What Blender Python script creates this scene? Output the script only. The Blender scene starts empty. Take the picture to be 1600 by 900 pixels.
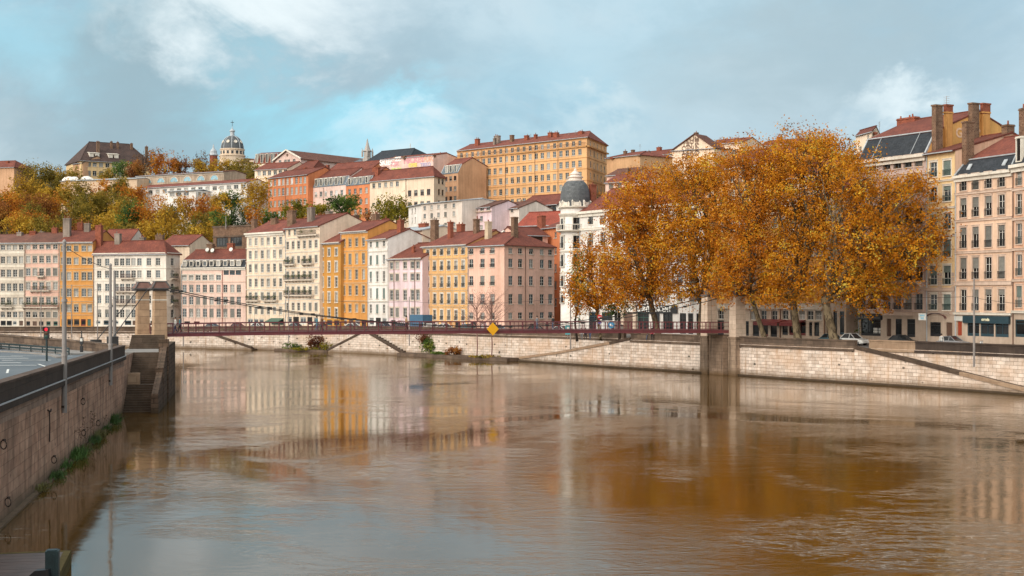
import bpy, math, random
import numpy as np
from mathutils import Vector, Matrix

S = bpy.context.scene
COL = S.collection
R = math.radians
F = 2222.2      # focal length in photo pixels (1600 wide)
HZ = 465.0      # horizon row in the photo
H = 10.3        # camera height above the water

# ------------------------------------------------------------------ camera
cam_d = bpy.data.cameras.new('camera'); cam = bpy.data.objects.new('camera', cam_d); COL.objects.link(cam)
cam.location = (0, 0, H); cam.rotation_euler = (R(90), 0, 0)
cam_d.lens = 50; cam_d.sensor_width = 36; cam_d.shift_y = 15/1600
cam_d.clip_start = 0.5; cam_d.clip_end = 6000
S.camera = cam
S.view_settings.view_transform = 'Standard'; S.view_settings.look = 'None'
S.view_settings.exposure = 0.42; S.view_settings.gamma = 1.0
S.view_settings.use_curve_mapping = False

# ------------------------------------------------------------------ sun + sky
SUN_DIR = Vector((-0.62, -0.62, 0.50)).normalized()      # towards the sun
sd = bpy.data.lights.new('sun', 'SUN'); sd.energy = 1.0; sd.angle = R(20); sd.color = (1.0, 0.93, 0.82)
so = bpy.data.objects.new('sun', sd); COL.objects.link(so)
so.rotation_euler = (-SUN_DIR).to_track_quat('-Z', 'Y').to_euler()

def pdir(px, py):
    return Vector(((px-800)/F, 1.0, -(py-HZ)/F)).normalized()

class NT:
    """small helper for node trees"""
    def __init__(s, tree): s.t = tree; s.n = tree.nodes; s.l = tree.links
    def new(s, typ, **kw):
        nd = s.n.new(typ)
        for k, v in kw.items():
            if k.startswith('i_'):
                key = k[2:]; nd.inputs[int(key) if key.isdigit() else key].default_value = v
            else: setattr(nd, k, v)
        return nd
    def link(s, a, b): s.l.new(a, b)
    def math(s, op, a, b=None, clamp=False):
        nd = s.n.new('ShaderNodeMath'); nd.operation = op; nd.use_clamp = clamp
        for i, x in enumerate((a, b)):
            if x is None: continue
            if isinstance(x, (int, float)): nd.inputs[i].default_value = x
            else: s.l.new(x, nd.inputs[i])
        return nd.outputs[0]
    def mapr(s, val, a, b, c=0.0, d=1.0, smooth=False):
        nd = s.n.new('ShaderNodeMapRange'); nd.interpolation_type = 'SMOOTHSTEP' if smooth else 'LINEAR'
        nd.inputs[1].default_value = a; nd.inputs[2].default_value = b
        nd.inputs[3].default_value = c; nd.inputs[4].default_value = d
        s.l.new(val, nd.inputs[0]); return nd.outputs[0]
    def mix(s, fac, a, b, blend='MIX'):
        nd = s.n.new('ShaderNodeMix'); nd.data_type = 'RGBA'; nd.blend_type = blend
        for sock, x in ((nd.inputs[0], fac), (nd.inputs[6], a), (nd.inputs[7], b)):
            if isinstance(x, (int, float)): sock.default_value = x
            elif isinstance(x, (tuple, list)): sock.default_value = (*x, 1.0) if len(x) == 3 else x
            else: s.l.new(x, sock)
        return nd.outputs[2]
    def noise(s, vec, scale, detail=4, rough=0.55, dist=0.0):
        nd = s.n.new('ShaderNodeTexNoise'); nd.inputs['Scale'].default_value = scale
        nd.inputs['Detail'].default_value = detail; nd.inputs['Roughness'].default_value = rough
        nd.inputs['Distortion'].default_value = dist
        if vec is not None: s.l.new(vec, nd.inputs['Vector'])
        return nd
    def mapping(s, vec, scale=(1, 1, 1), loc=(0, 0, 0), rot=(0, 0, 0)):
        nd = s.n.new('ShaderNodeMapping'); nd.inputs['Scale'].default_value = scale
        nd.inputs['Location'].default_value = loc; nd.inputs['Rotation'].default_value = rot
        s.l.new(vec, nd.inputs['Vector']); return nd.outputs[0]
    def vmath(s, op, a, b=None, out=0):
        nd = s.n.new('ShaderNodeVectorMath'); nd.operation = op
        for i, x in enumerate((a, b)):
            if x is None: continue
            if isinstance(x, (tuple, list, Vector)): nd.inputs[i].default_value = tuple(x)
            else: s.l.new(x, nd.inputs[i])
        return nd.outputs[out]

def make_world():
    w = bpy.data.worlds.new('World'); S.world = w; w.use_nodes = True
    t = NT(w.node_tree); t.n.clear()
    out = t.new('ShaderNodeOutputWorld'); bg = t.new('ShaderNodeBackground'); bg.inputs[1].default_value = 0.1
    t.link(bg.outputs[0], out.inputs[0])
    sky = t.new('ShaderNodeTexSky', sky_type='NISHITA', sun_disc=False)
    sky.sun_elevation = math.asin(SUN_DIR.z); sky.sun_rotation = math.atan2(SUN_DIR.x, SUN_DIR.y)
    tc = t.new('ShaderNodeTexCoord'); d = tc.outputs['Generated']
    st = t.mapping(d, scale=(1, 1, 2.1))
    big = t.noise(st, 3.2, 6, 0.52, 0.35)
    warp = t.noise(t.mapping(d, scale=(1, 1, 1.7), loc=(3, 1, 2)), 7.0, 6, 0.6, 0.4)
    wv = t.vmath('SCALE', t.vmath('SUBTRACT', warp.outputs['Color'], (0.5, 0.5, 0.5)))
    wv.node.inputs[3].default_value = 0.17
    fine = t.noise(t.mapping(d, scale=(1, 1, 1.6), loc=(1, 5, 2)), 26.0, 7, 0.62, 0.3)
    wf = t.vmath('SCALE', t.vmath('SUBTRACT', fine.outputs['Color'], (0.5, 0.5, 0.5)))
    wf.node.inputs[3].default_value = 0.055
    dw = t.vmath('ADD', t.vmath('ADD', d, wv), wf)
    def blob(px, py, r_in, r_out, sx=1.0, sz=1.0):
        c = pdir(px, py)
        diff = t.vmath('MULTIPLY', t.vmath('SUBTRACT', dw, c), (1/sx, 1.0, 1/sz))
        ln = t.vmath('LENGTH', diff, None, out=1)
        return t.mapr(ln, r_out, r_in, 0, 1, True)
    fac = t.mapr(big.outputs['Fac'], 0.40, 0.62, 0, 1, True)
    clouds = t.mix(fac, (3.2, 4.55, 5.35), (5.2, 6.15, 6.6))
    dark = t.mapr(warp.outputs['Fac'], 0.44, 0.62, 0, 0.6, True)
    clouds = t.mix(dark, clouds, (3.15, 4.15, 4.7))
    lite = t.mapr(warp.outputs['Fac'], 0.30, 0.46, 0.6, 0, True)
    clouds = t.mix(lite, clouds, (5.5, 6.5, 6.9))
    c = t.mix(0.90, sky.outputs[0], clouds)
    c = t.mix(t.mapr(fine.outputs['Fac'], .46, .64, 0, .30), c, (5.5, 6.4, 6.7))
    c = t.mix(t.mapr(fine.outputs['Fac'], .46, .32, 0, .24), c, (3.3, 4.35, 4.95))
    # thin places where the blue shows, darker banks and bright edges
    for (px, py, a, b, sx, sz, col, k) in (
        (1480, 120, 0.00, 0.22, 1.5, .8, (3.3, 5.1, 6.3), .45),
        (1010, 60, 0.00, 0.16, 1.6, .6, (3.6, 5.7, 6.7), .55),
        (900, 170, 0.00, 0.09, 1.6, .6, (3.4, 5.6, 6.7), .6),
        (90, 60, 0.00, 0.11, 1.6, .7, (3.3, 6.0, 7.1), .85),
        (490, 205, 0.00, 0.085, 1.7, .55, (3.2, 6.9, 8.2), .9),
        (430, 165, 0.00, 0.075, 1.5, .7, (3.0, 7.2, 8.7), .95),
        (250, 75, 0.00, 0.095, 1.1, .9, (2.8, 3.8, 4.3), .85),
        (150, 205, 0.00, 0.13, 1.8, .7, (2.8, 3.8, 4.3), .8),
        (540, 105, 0.00, 0.10, 1.6, .6, (3.2, 4.3, 4.9), .7),
        (1180, 150, 0.00, 0.10, 1.9, .8, (4.9, 5.8, 6.2), .6),
        (1320, 75, 0.00, 0.12, 1.7, .6, (3.4, 4.4, 4.9), .75),
        (400, 18, 0.00, 0.075, 1.6, .6, (7.8, 8.4, 8.5), .8),
        (335, 70, 0.00, 0.040, 1.0, .9, (7.4, 8.1, 8.3), .65),
        (600, 190, 0.00, 0.06, 1.6, .6, (3.3, 6.3, 7.5), .7),
        (640, 225, 0.00, 0.055, 1.9, .5, (6.5, 7.4, 7.7), .75),
        (930, 175, 0.00, 0.04, 1.6, .5, (6.2, 7.0, 7.2), .5),
        (1440, 165, 0.00, 0.045, 1.6, .6, (7.2, 8.0, 8.2), .75),
    ):
        m = blob(px, py, a, b, sx, sz)
        c = t.mix(t.math('MULTIPLY', m, k), c, col)
    c = t.mix(1.0, c, (.92, .94, .95), 'MULTIPLY')
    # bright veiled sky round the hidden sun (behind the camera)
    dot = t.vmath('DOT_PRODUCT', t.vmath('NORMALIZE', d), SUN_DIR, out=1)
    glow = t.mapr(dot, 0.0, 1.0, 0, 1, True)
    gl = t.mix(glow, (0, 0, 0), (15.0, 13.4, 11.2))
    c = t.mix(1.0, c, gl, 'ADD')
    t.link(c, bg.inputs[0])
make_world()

# ------------------------------------------------------------------ helpers
def P(px, py, Y): return Vector(((px-800)/F*Y, Y, H-(py-HZ)/F*Y))
def ZZ(py, Y): return H-(py-HZ)/F*Y
def XX(px, Y): return (px-800)/F*Y

class MB:
    def __init__(s): s.v = []; s.f = []; s.m = []; s.M = None
    def _add(s, pts):
        b = len(s.v)
        if s.M is not None: pts = [s.M @ Vector(p) for p in pts]
        s.v.extend([tuple(p) for p in pts]); return b
    def poly(s, pts, m=0):
        b = s._add(pts); s.f.append(tuple(range(b, b+len(pts)))); s.m.append(m); return s
    def box(s, x0, x1, y0, y1, z0, z1, m=0):
        b = s._add([(x0,y0,z0),(x1,y0,z0),(x1,y1,z0),(x0,y1,z0),(x0,y0,z1),(x1,y0,z1),(x1,y1,z1),(x0,y1,z1)])
        for q in ((0,3,2,1),(4,5,6,7),(0,1,5,4),(1,2,6,5),(2,3,7,6),(3,0,4,7)):
            s.f.append(tuple(b+i for i in q)); s.m.append(m)
        return s
    def frustum(s, b0, b1, m=0):
        """b0,b1: lists of n points (bottom ccw, top ccw)"""
        n = len(b0); b = s._add(list(b0)+list(b1))
        s.f.append(tuple(b+i for i in reversed(range(n)))); s.m.append(m)
        s.f.append(tuple(b+n+i for i in range(n))); s.m.append(m)
        for i in range(n):
            j = (i+1) % n
            s.f.append((b+i, b+j, b+n+j, b+n+i)); s.m.append(m)
        return s
    def prism(s, poly, z0, z1, m=0):
        return s.frustum([(p[0], p[1], z0) for p in poly], [(p[0], p[1], z1) for p in poly], m)
    def slab(s, pts, th, m=0):
        top = [Vector(p) for p in pts]; bot = [p-Vector((0, 0, th)) for p in top]
        return s.frustum(bot, top, m)
    def seg(s, a, b, w, h, m=0, up=(0, 0, 1)):
        """bar of section w (sideways) x h (up) from a to b, centred"""
        a = Vector(a); b = Vector(b); d = (b-a).normalized(); up = Vector(up)
        sx = d.cross(up)
        if sx.length < 1e-4: sx = Vector((1, 0, 0))
        sx = sx.normalized()*w/2; sz = sx.cross(d).normalized()*h/2
        q = lambda c: [c-sx-sz, c+sx-sz, c+sx+sz, c-sx+sz]
        return s.frustum(q(a), q(b), m)
    def tube(s, pts, rad, n=6, m=0, cap=True):
        pts = [Vector(p) for p in pts]
        if isinstance(rad, (int, float)): rad = [rad]*len(pts)
        b = len(s.v); rings = []
        for i, p in enumerate(pts):
            d = (pts[min(i+1, len(pts)-1)]-pts[max(i-1, 0)]).normalized()
            u = d.cross(Vector((0, 0, 1)))
            if u.length < 1e-3: u = Vector((1, 0, 0))
            u.normalize(); w = u.cross(d).normalized()
            rings.append([p+(u*math.cos(2*math.pi*k/n)+w*math.sin(2*math.pi*k/n))*rad[i] for k in range(n)])
        for rg in rings: s._add(rg)
        for i in range(len(pts)-1):
            for k in range(n):
                k2 = (k+1) % n
                s.f.append((b+i*n+k, b+i*n+k2, b+(i+1)*n+k2, b+(i+1)*n+k)); s.m.append(m)
        if cap:
            s.f.append(tuple(b+k for k in reversed(range(n)))); s.m.append(m)
            s.f.append(tuple(b+(len(pts)-1)*n+k for k in range(n))); s.m.append(m)
        return s
    def lathe(s, prof, n=20, m=0, c=(0, 0, 0), sq=None):
        b = len(s.v); c = Vector(c)
        for (r, z) in prof:
            s._add([c+Vector((r*math.cos(2*math.pi*k/n), r*math.sin(2*math.pi*k/n), z)) for k in range(n)])
        for i in range(len(prof)-1):
            for k in range(n):
                k2 = (k+1) % n
                s.f.append((b+i*n+k, b+i*n+k2, b+(i+1)*n+k2, b+(i+1)*n+k)); s.m.append(m)
        s.f.append(tuple(b+(len(prof)-1)*n+k for k in range(n))); s.m.append(m)
        return s
    def append(s, mesh, M, matmap):
        b = len(s.v); s.v.extend([tuple(M @ v.co) for v in mesh.vertices])
        for p in mesh.polygons:
            s.f.append(tuple(b+i for i in p.vertices)); s.m.append(matmap[mesh.materials[p.material_index].name])
    def mesh(s, name, mats, smooth=False):
        me = bpy.data.meshes.new(name); me.from_pydata(s.v, [], s.f)
        for mt in mats: me.materials.append(mt)
        me.polygons.foreach_set('material_index', s.m)
        if smooth: me.polygons.foreach_set('use_smooth', [True]*len(s.f))
        me.update()
        uv = me.uv_layers.new(name='UVMap'); buf = np.zeros(len(me.loops)*2, dtype=np.float32)
        for p in me.polygons:
            n = p.normal
            if abs(n.z) > 0.985: t = Vector((1, 0, 0)); b = Vector((0, 1, 0))
            else:
                t = Vector((-n.y, n.x, 0)).normalized(); b = n.cross(t)
            for li, vi in zip(p.loop_indices, p.vertices):
                co = me.vertices[vi].co; buf[2*li] = co.dot(t); buf[2*li+1] = co.dot(b)
        uv.data.foreach_set('uv', buf)
        return me
    def build(s, name, mats, parent=None, smooth=False, loc=None):
        if not isinstance(mats, (list, tuple)): mats = [mats]
        o = bpy.data.objects.new(name, s.mesh(name, mats, smooth)); COL.objects.link(o)
        if parent is not None: o.parent = parent
        if loc is not None: o.location = loc
        return o

def tag(o, label=None, cat=None, group=None, kind=None):
    if label: o['label'] = label
    if cat: o['category'] = cat
    if group: o['group'] = group
    if kind: o['kind'] = kind
    return o
def empty(name, loc, rz, label, cat, group=None):
    o = bpy.data.objects.new(name, None); COL.objects.link(o)
    o.location = loc; o.rotation_euler = (0, 0, rz); o.empty_display_size = 0.5
    return tag(o, label, cat, group)
def copy_tree(o, parent=None):
    c = o.copy(); COL.objects.link(c)
    if parent is not None: c.parent = parent
    for ch in list(o.children): copy_tree(ch, c)
    return c
def link_mesh(name, me, parent=None, loc=(0, 0, 0), rz=0):
    o = bpy.data.objects.new(name, me); COL.objects.link(o); o.parent = parent
    o.location = loc; o.rotation_euler = (0, 0, rz); return o
def text_mesh(body, size, mat, ext=0.02, bold=0.0, spacing=1.0):
    cu = bpy.data.curves.new('lettering', 'FONT'); cu.body = body; cu.size = size; cu.extrude = ext
    cu.offset = bold; cu.space_character = spacing
    cu.align_x = 'CENTER'
    o = bpy.data.objects.new('lettering', cu); COL.objects.link(o)
    bpy.context.view_layer.update()
    me = bpy.data.meshes.new_from_object(o.evaluated_get(bpy.context.evaluated_depsgraph_get()))
    bpy.data.objects.remove(o); me.materials.clear(); me.materials.append(mat)
    return me
def put_text(parent, body, size, mat, loc, rot, ext=0.02, bold=0.0, name='lettering', spacing=1.0):
    o = bpy.data.objects.new(name, text_mesh(body, size, mat, ext, bold, spacing)); COL.objects.link(o)
    o.parent = parent; o.location = loc; o.rotation_euler = rot; return o

# ------------------------------------------------------------------ materials
MATS = {}
def base_mat(name, rough=0.8, spec=0.4):
    m = bpy.data.materials.new(name); m.use_nodes = True; t = NT(m.node_tree)
    b = t.n['Principled BSDF']; b.inputs['Roughness'].default_value = rough
    b.inputs['Specular IOR Level'].default_value = spec
    MATS[name] = m; return m, t, b
def rnd_vec(t, kind='UV'):
    tc = t.new('ShaderNodeTexCoord'); oi = t.new('ShaderNodeObjectInfo')
    off = t.math('MULTIPLY', oi.outputs['Random'], 97.0)
    return t.vmath('ADD', tc.outputs[kind], t.new('ShaderNodeCombineXYZ').outputs[0]) if False else (tc.outputs[kind], off)
def bump(t, b, h, strength=0.3, dist=0.05):
    nd = t.new('ShaderNodeBump'); nd.inputs['Strength'].default_value = strength; nd.inputs['Distance'].default_value = dist
    t.link(h, nd.inputs['Height']); t.link(nd.outputs[0], b.inputs['Normal'])

def simple(name, col, rough=0.7, var=0.12, scale=2.0, spec=0.4, metal=0.0):
    if name in MATS: return MATS[name]
    m, t, b = base_mat(name, rough, spec); b.inputs['Metallic'].default_value = metal
    tc = t.new('ShaderNodeTexCoord')
    n = t.noise(tc.outputs['Object'], scale, 5, 0.6)
    f = t.mapr(n.outputs['Fac'], 0.3, 0.7)
    c = t.mix(f, tuple(x*(1-var) for x in col), tuple(min(1, x*(1+var)) for x in col))
    oi = t.new('ShaderNodeObjectInfo')
    hv = t.new('ShaderNodeHueSaturation'); t.link(c, hv.inputs['Color'])
    t.link(t.mapr(oi.outputs['Random'], 0, 1, 1-var*.7, 1+var*.7), hv.inputs['Value'])
    t.link(hv.outputs[0], b.inputs['Base Color'])
    return m
def plaster(name, col, dirt=0.22):
    if name in MATS: return MATS[name]
    m, t, b = base_mat(name, 0.9, 0.2)
    tc = t.new('ShaderNodeTexCoord'); oi = t.new('ShaderNodeObjectInfo')
    uv = tc.outputs['UV']
    off = t.new('ShaderNodeCombineXYZ'); t.link(t.math('MULTIPLY', oi.outputs['Random'], 60), off.inputs[2])
    uv = t.vmath('ADD', uv, off.outputs[0])
    n1 = t.noise(uv, 0.16, 5, 0.6)
    n2 = t.noise(t.mapping(uv, scale=(1.6, 0.10, 1)), 1.0, 5, 0.65)
    n3 = t.noise(uv, 2.6, 4, 0.6)
    f = t.math('ADD', t.math('ADD', t.math('MULTIPLY', n1.outputs['Fac'], 0.5), t.math('MULTIPLY', n2.outputs['Fac'], 0.35)), t.math('MULTIPLY', n3.outputs['Fac'], 0.15))
    f = t.mapr(f, 0.38, 0.60)
    lo = tuple(x*(1-dirt*1.3)*k for x, k in zip(col, (1.0, .97, .93))); hi = tuple(min(.86, x*1.06) for x in col)
    c = t.mix(f, lo, hi)
    st = t.noise(t.mapping(uv, scale=(2.3, 0.07, 1), loc=(7, 3, 1)), 1.0, 4, 0.7)
    c = t.mix(t.mapr(st.outputs['Fac'], 0.56, 0.74, 0, 0.42), c, tuple(x*.55 for x in col))
    t.link(c, b.inputs['Base Color'])
    bump(t, b, n3.outputs['Fac'], 0.15, 0.03)
    return m
def brickish(name, c1, c2, mortar, bw, rh, ms=0.014, rough=0.9, stain=None, stain_amt=0.5, holes=0.0, waterline=None, var=0.5, streak=(1.2, 0.12), st0=.52):
    if name in MATS: return MATS[name]
    m, t, b = base_mat(name, rough, 0.2)
    tc = t.new('ShaderNodeTexCoord'); uv = tc.outputs['UV']
    wob = t.noise(uv, 0.8, 2); wv = t.vmath('SCALE', t.vmath('SUBTRACT', wob.outputs['Color'], (.5, .5, .5))); wv.node.inputs[3].default_value = 0.06
    br = t.new('ShaderNodeTexBrick'); t.link(t.vmath('ADD', uv, wv), br.inputs['Vector'])
    br.inputs['Scale'].default_value = 1.0; br.inputs['Brick Width'].default_value = bw; br.inputs['Row Height'].default_value = rh
    br.inputs['Mortar Size'].default_value = ms; br.inputs['Mortar Smooth'].default_value = 0.3; br.inputs['Bias'].default_value = 0.0
    br.inputs['Color1'].default_value = (*c1, 1); br.inputs['Color2'].default_value = (*c2, 1); br.inputs['Mortar'].default_value = (*mortar, 1)
    n = t.noise(uv, 1.1, 6, 0.65)
    c = t.mix(var, br.outputs['Color'], t.mix(t.mapr(n.outputs['Fac'], 0.3, 0.7), (.55, .52, .48), (1.25, 1.22, 1.2)), 'MULTIPLY')
    if stain:
        s1 = t.noise(t.mapping(uv, scale=(streak[0], streak[1], 1)), 1.0, 6, 0.7, 0.2)
        c = t.mix(t.mapr(s1.outputs['Fac'], st0, st0+.20, 0, stain_amt), c, stain)
        s2 = t.noise(uv, 0.13, 5, 0.6)
        c = t.mix(t.mapr(s2.outputs['Fac'], 0.5, 0.72, 0, stain_amt*.8), c, tuple(x*1.5 for x in stain))
    if holes > 0:
        vo = t.new('ShaderNodeTexVoronoi'); vo.inputs['Scale'].default_value = 0.42; t.link(t.mapping(uv, scale=(1.0, 1.6, 1)), vo.inputs['Vector'])
        c = t.mix(t.mapr(vo.outputs['Distance'], holes, holes+.05, 0.85, 0), c, (.03, .025, .02))
    if waterline:
        geo = t.new('ShaderNodeNewGeometry'); sp = t.new('ShaderNodeSeparateXYZ'); t.link(geo.outputs['Position'], sp.inputs[0])
        nz = t.noise(uv, 0.9, 4, 0.6)
        zz = t.math('ADD', sp.outputs[2], t.math('MULTIPLY', t.math('SUBTRACT', nz.outputs['Fac'], 0.5), -0.5))
        c = t.mix(t.mapr(zz, waterline[0], waterline[1], 0.85, 0), c, waterline[2])
    t.link(c, b.inputs['Base Color'])
    bump(t, b, t.math('ADD', t.math('MULTIPLY', br.outputs['Fac'], -1.0), t.math('MULTIPLY', n.outputs['Fac'], 0.6)), 0.5, 0.06)
    return m
def tiles(name, c1, c2):
    if name in MATS: return MATS[name]
    m, t, b = base_mat(name, 0.85, 0.2)
    tc = t.new('ShaderNodeTexCoord'); uv = tc.outputs['UV']; oi = t.new('ShaderNodeObjectInfo')
    br = t.new('ShaderNodeTexBrick'); t.link(uv, br.inputs['Vector'])
    br.inputs['Scale'].default_value = 1.0; br.inputs['Brick Width'].default_value = 0.26; br.inputs['Row Height'].default_value = 0.40
    br.inputs['Mortar Size'].default_value = 0.03; br.inputs['Mortar Smooth'].default_value = 0.6
    br.inputs['Color1'].default_value = (*c1, 1); br.inputs['Color2'].default_value = (*c2, 1)
    br.inputs['Mortar'].default_value = (*[x*.35 for x in c1], 1)
    n = t.noise(uv, 0.35, 6, 0.65); n2 = t.noise(uv, 3.0, 3)
    c = t.mix(0.75, br.outputs['Color'], t.mix(t.mapr(n.outputs['Fac'], 0.3, 0.72), (.55, .55, .58), (1.25, 1.15, 1.1)), 'MULTIPLY')
    c = t.mix(t.mapr(n2.outputs['Fac'], 0.58, 0.75, 0, .45), c, (c2[0]*.5+.03, c2[1]*.7+.03, c2[2]*.8+.03))
    hv = t.new('ShaderNodeHueSaturation'); t.link(c, hv.inputs['Color'])
    t.link(t.mapr(oi.outputs['Random'], 0, 1, .82, 1.15), hv.inputs['Value'])
    t.link(hv.outputs[0], b.inputs['Base Color'])
    bump(t, b, br.outputs['Fac'], -0.6, 0.08)
    return m
def glass(name, c0, c1):
    if name in MATS: return MATS[name]
    m, t, b = base_mat(name, 0.09, 0.42)
    oi = t.new('ShaderNodeObjectInfo'); tc = t.new('ShaderNodeTexCoord')
    n = t.noise(tc.outputs['Object'], 0.9, 3)
    f = t.math('ADD', t.math('MULTIPLY', oi.outputs['Random'], 0.7), t.math('MULTIPLY', n.outputs['Fac'], 0.3))
    t.link(t.mix(f, c0, c1), b.inputs['Base Color'])
    n2 = t.noise(tc.outputs['Object'], 1.3, 2); bump(t, b, n2.outputs['Fac'], 0.08, 0.05)
    return m
def leafmat(name, stops, rough=0.65, trans=0.35):
    m, t, b = base_mat(name, rough, 0.1)
    at = t.new('ShaderNodeAttribute'); at.attribute_name = 'tint'
    cr = t.new('ShaderNodeValToRGB'); e = cr.color_ramp.elements
    while len(e) > 1: e.remove(e[-1])
    e[0].position = stops[0][0]; e[0].color = (*stops[0][1], 1)
    for p_, c_ in stops[1:]:
        q = e.new(p_); q.color = (*c_, 1)
    t.link(at.outputs['Fac'], cr.inputs[0])
    t.link(cr.outputs[0], b.inputs['Base Color'])
    tr = t.new('ShaderNodeBsdfTranslucent'); t.link(cr.outputs[0], tr.inputs[0])
    mx = t.new('ShaderNodeMixShader'); mx.inputs[0].default_value = trans
    t.link(b.outputs[0], mx.inputs[1]); t.link(tr.outputs[0], mx.inputs[2])
    t.link(mx.outputs[0], t.n['Material Output'].inputs[0])
    return m

PL = {k: plaster('plaster_'+k, c) for k, c in dict(
    white=(.76, .68, .60), cream=(.80, .635, .49), ivory=(.75, .67, .57), pink=(.74, .47, .38), rose=(.74, .53, .45),
    peach=(.70, .43, .30), orange=(.64, .30, .088), amber=(.53, .255, .062), gold=(.74, .43, .185), ochre=(.62, .30, .10),
    terracotta=(.62, .22, .10), blush=(.74, .54, .48), lilac=(.74, .57, .60), mauve=(.46, .34, .32), yellow=(.74, .53, .29),
    salmon=(.76, .47, .37), stone=(.50, .39, .31), beige=(.66, .48, .34), tan=(.56, .33, .20), pale=(.72, .62, .55), snow=(.78, .73, .69)).items()}
TRIM = plaster('stone_trim', (.62, .53, .44)); TRIMW = plaster('pale_trim', (.72, .66, .58)); TRIMO = plaster('ochre_trim', (.62, .42, .24))
TRIMP = plaster('pinkish_trim', (.62, .47, .38))
FRW = simple('white_window_paint', (.56, .54, .50), .5, .08); FRB = simple('brown_window_paint', (.10, .05, .035), .5)
FRG = simple('grey_window_paint', (.30, .30, .29), .5)
GL = [glass('window_glass_dark', (.006, .007, .008), (.028, .032, .035)), glass('window_glass_sky', (.035, .045, .052), (.10, .12, .135)),  # second pane tone has reflected sky put into its base colour
      glass('curtained_glass', (.16, .155, .145), (.38, .36, .33))]
SHUT = simple('grey_shutter', (.20, .19, .17), .7, .2); SHUTG = simple('grey_green_shutter', (.16, .20, .18), .7, .2)
SHUTB = simple('brown_shutter', (.17, .10, .07), .7, .2); SHUTW = simple('white_shutter', (.62, .60, .58), .7, .1)
IRON = simple('black_iron', (.02, .02, .022), .5); IRONG = simple('green_iron', (.03, .055, .05), .5); IRONR = simple('brown_iron', (.12, .055, .045), .6)
TILE = tiles('terracotta_tiles', (.245, .080, .052), (.165, .054, .042)); TILEB = tiles('brown_tiles', (.21, .095, .065), (.15, .075, .06))
SLATE = brickish('slate_tiles', (.030, .036, .045), (.048, .054, .064), (.015, .016, .02), .3, .2, .012, .75, None, 0, 0, None, .6)
DOMES = brickish('grey_dome_scales', (.10, .108, .118), (.15, .158, .165), (.05, .055, .06), .4, .28, .012, .7, (.05, .055, .06), .5, 0, None, .6)
SLATEB = brickish('blue_grey_slate', (.13, .16, .19), (.17, .20, .23), (.07, .08, .09), .3, .2, .012, .6, None, 0, 0, None, .5)
TILED = tiles('dark_brown_tiles', (.095, .062, .052), (.065, .045, .042))
ZINC = simple('zinc', (.36, .38, .40), .5, .15, 1.5, .5)
RUBBLE = brickish('rubble_stone', (.115, .052, .034), (.235, .135, .085), (.25, .175, .125), .34, .18, .03, .95, (.05, .04, .03), .5, 0, None, .8)
BRICKR = brickish('red_brick', (.36, .095, .05), (.26, .07, .045), (.25, .12, .08), .24, .08, .012, .9, (.08, .04, .03), .35, 0, None, .7)
CHGREY = plaster('weathered_render', (.30, .24, .20), .5); CHCREAM = plaster('cream_render', (.60, .47, .34), .4)
CHORANGE = plaster('orange_render', (.66, .33, .11), .3)
ASHLAR = brickish('pale_ashlar', (.55, .45, .38), (.74, .64, .57), (.20, .15, .115), 1.15, .42, .024, .9, (.36, .22, .13), .9, .075, (0.15, 1.0, (.11, .065, .03)), .7)
ASHBROWN = brickish('brown_ashlar', (.30, .20, .145), (.37, .25, .18), (.24, .16, .115), .95, .40, .012, .9, (.17, .11, .075), .5, 0, (0.0, .5, (.10, .065, .04)), .5)
PARA = brickish('weathered_parapet_stone', (.095, .066, .05), (.17, .12, .088), (.05, .036, .028), 1.8, .5, .012, .9, (.05, .04, .032), .7, 0, None, .75)
PARAD = brickish('dark_parapet_stone', (.050, .036, .030), (.07, .05, .04), (.03, .022, .018), 2.2, 1.2, .01, .75, (.022, .017, .015), .5, 0, None, .6)
PIER = brickish('pier_stone', (.40, .26, .165), (.46, .31, .20), (.13, .09, .06), 2.0, .75, .012, .9, (.20, .12, .07), .4, 0, (.3, 1.6, (.09, .06, .04)), .5)
STAINED = brickish('stained_pier_base', (.33, .24, .175), (.40, .29, .21), (.13, .095, .07), 1.3, .5, .014, .9, (.055, .038, .028), .9, 0, (.2, 1.0, (.11, .065, .03)), .55, (1.4, .10), .47)
PIERW = brickish('pale_pier_stone', (.54, .42, .33), (.60, .48, .38), (.25, .18, .13), 1.6, .62, .012, .9, (.26, .16, .10), .35, 0, None, .4)
ROUGH = brickish('mossy_rough_stone', (.085, .055, .04), (.15, .098, .07), (.03, .022, .016), .8, .45, .025, .95, (.04, .035, .02), .7, 0, (0, .8, (.05, .035, .02)), .9)
STEPM = brickish('dark_step_stone', (.075, .052, .038), (.11, .078, .058), (.04, .03, .02), 1.6, .5, .01, .85, (.035, .028, .018), .6, 0, None, .8)
MAROON = simple('maroon_paint', (.155, .038, .044), .45, .15, 1.0)
CABLE = simple('dark_cable', (.035, .03, .028), .5); CABLEG = simple('pale_cable', (.30, .31, .29), .5)
GALV = simple('galvanised_pole', (.24, .21, .195), .6, .18, .8); DARKG = simple('dark_green_steel', (.012, .026, .028), .4)
LEAD = simple('lead_sheet', (.085, .075, .072), .55, .2); CAPRED = simple('reddish_cap_stone', (.15, .075, .058), .8, .25)
CONC = simple('concrete_paving', (.22, .20, .185), .9, .15, .5)
WOOD = simple('wet_planks', (.10, .062, .05), .45, .25, 1.2)
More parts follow.
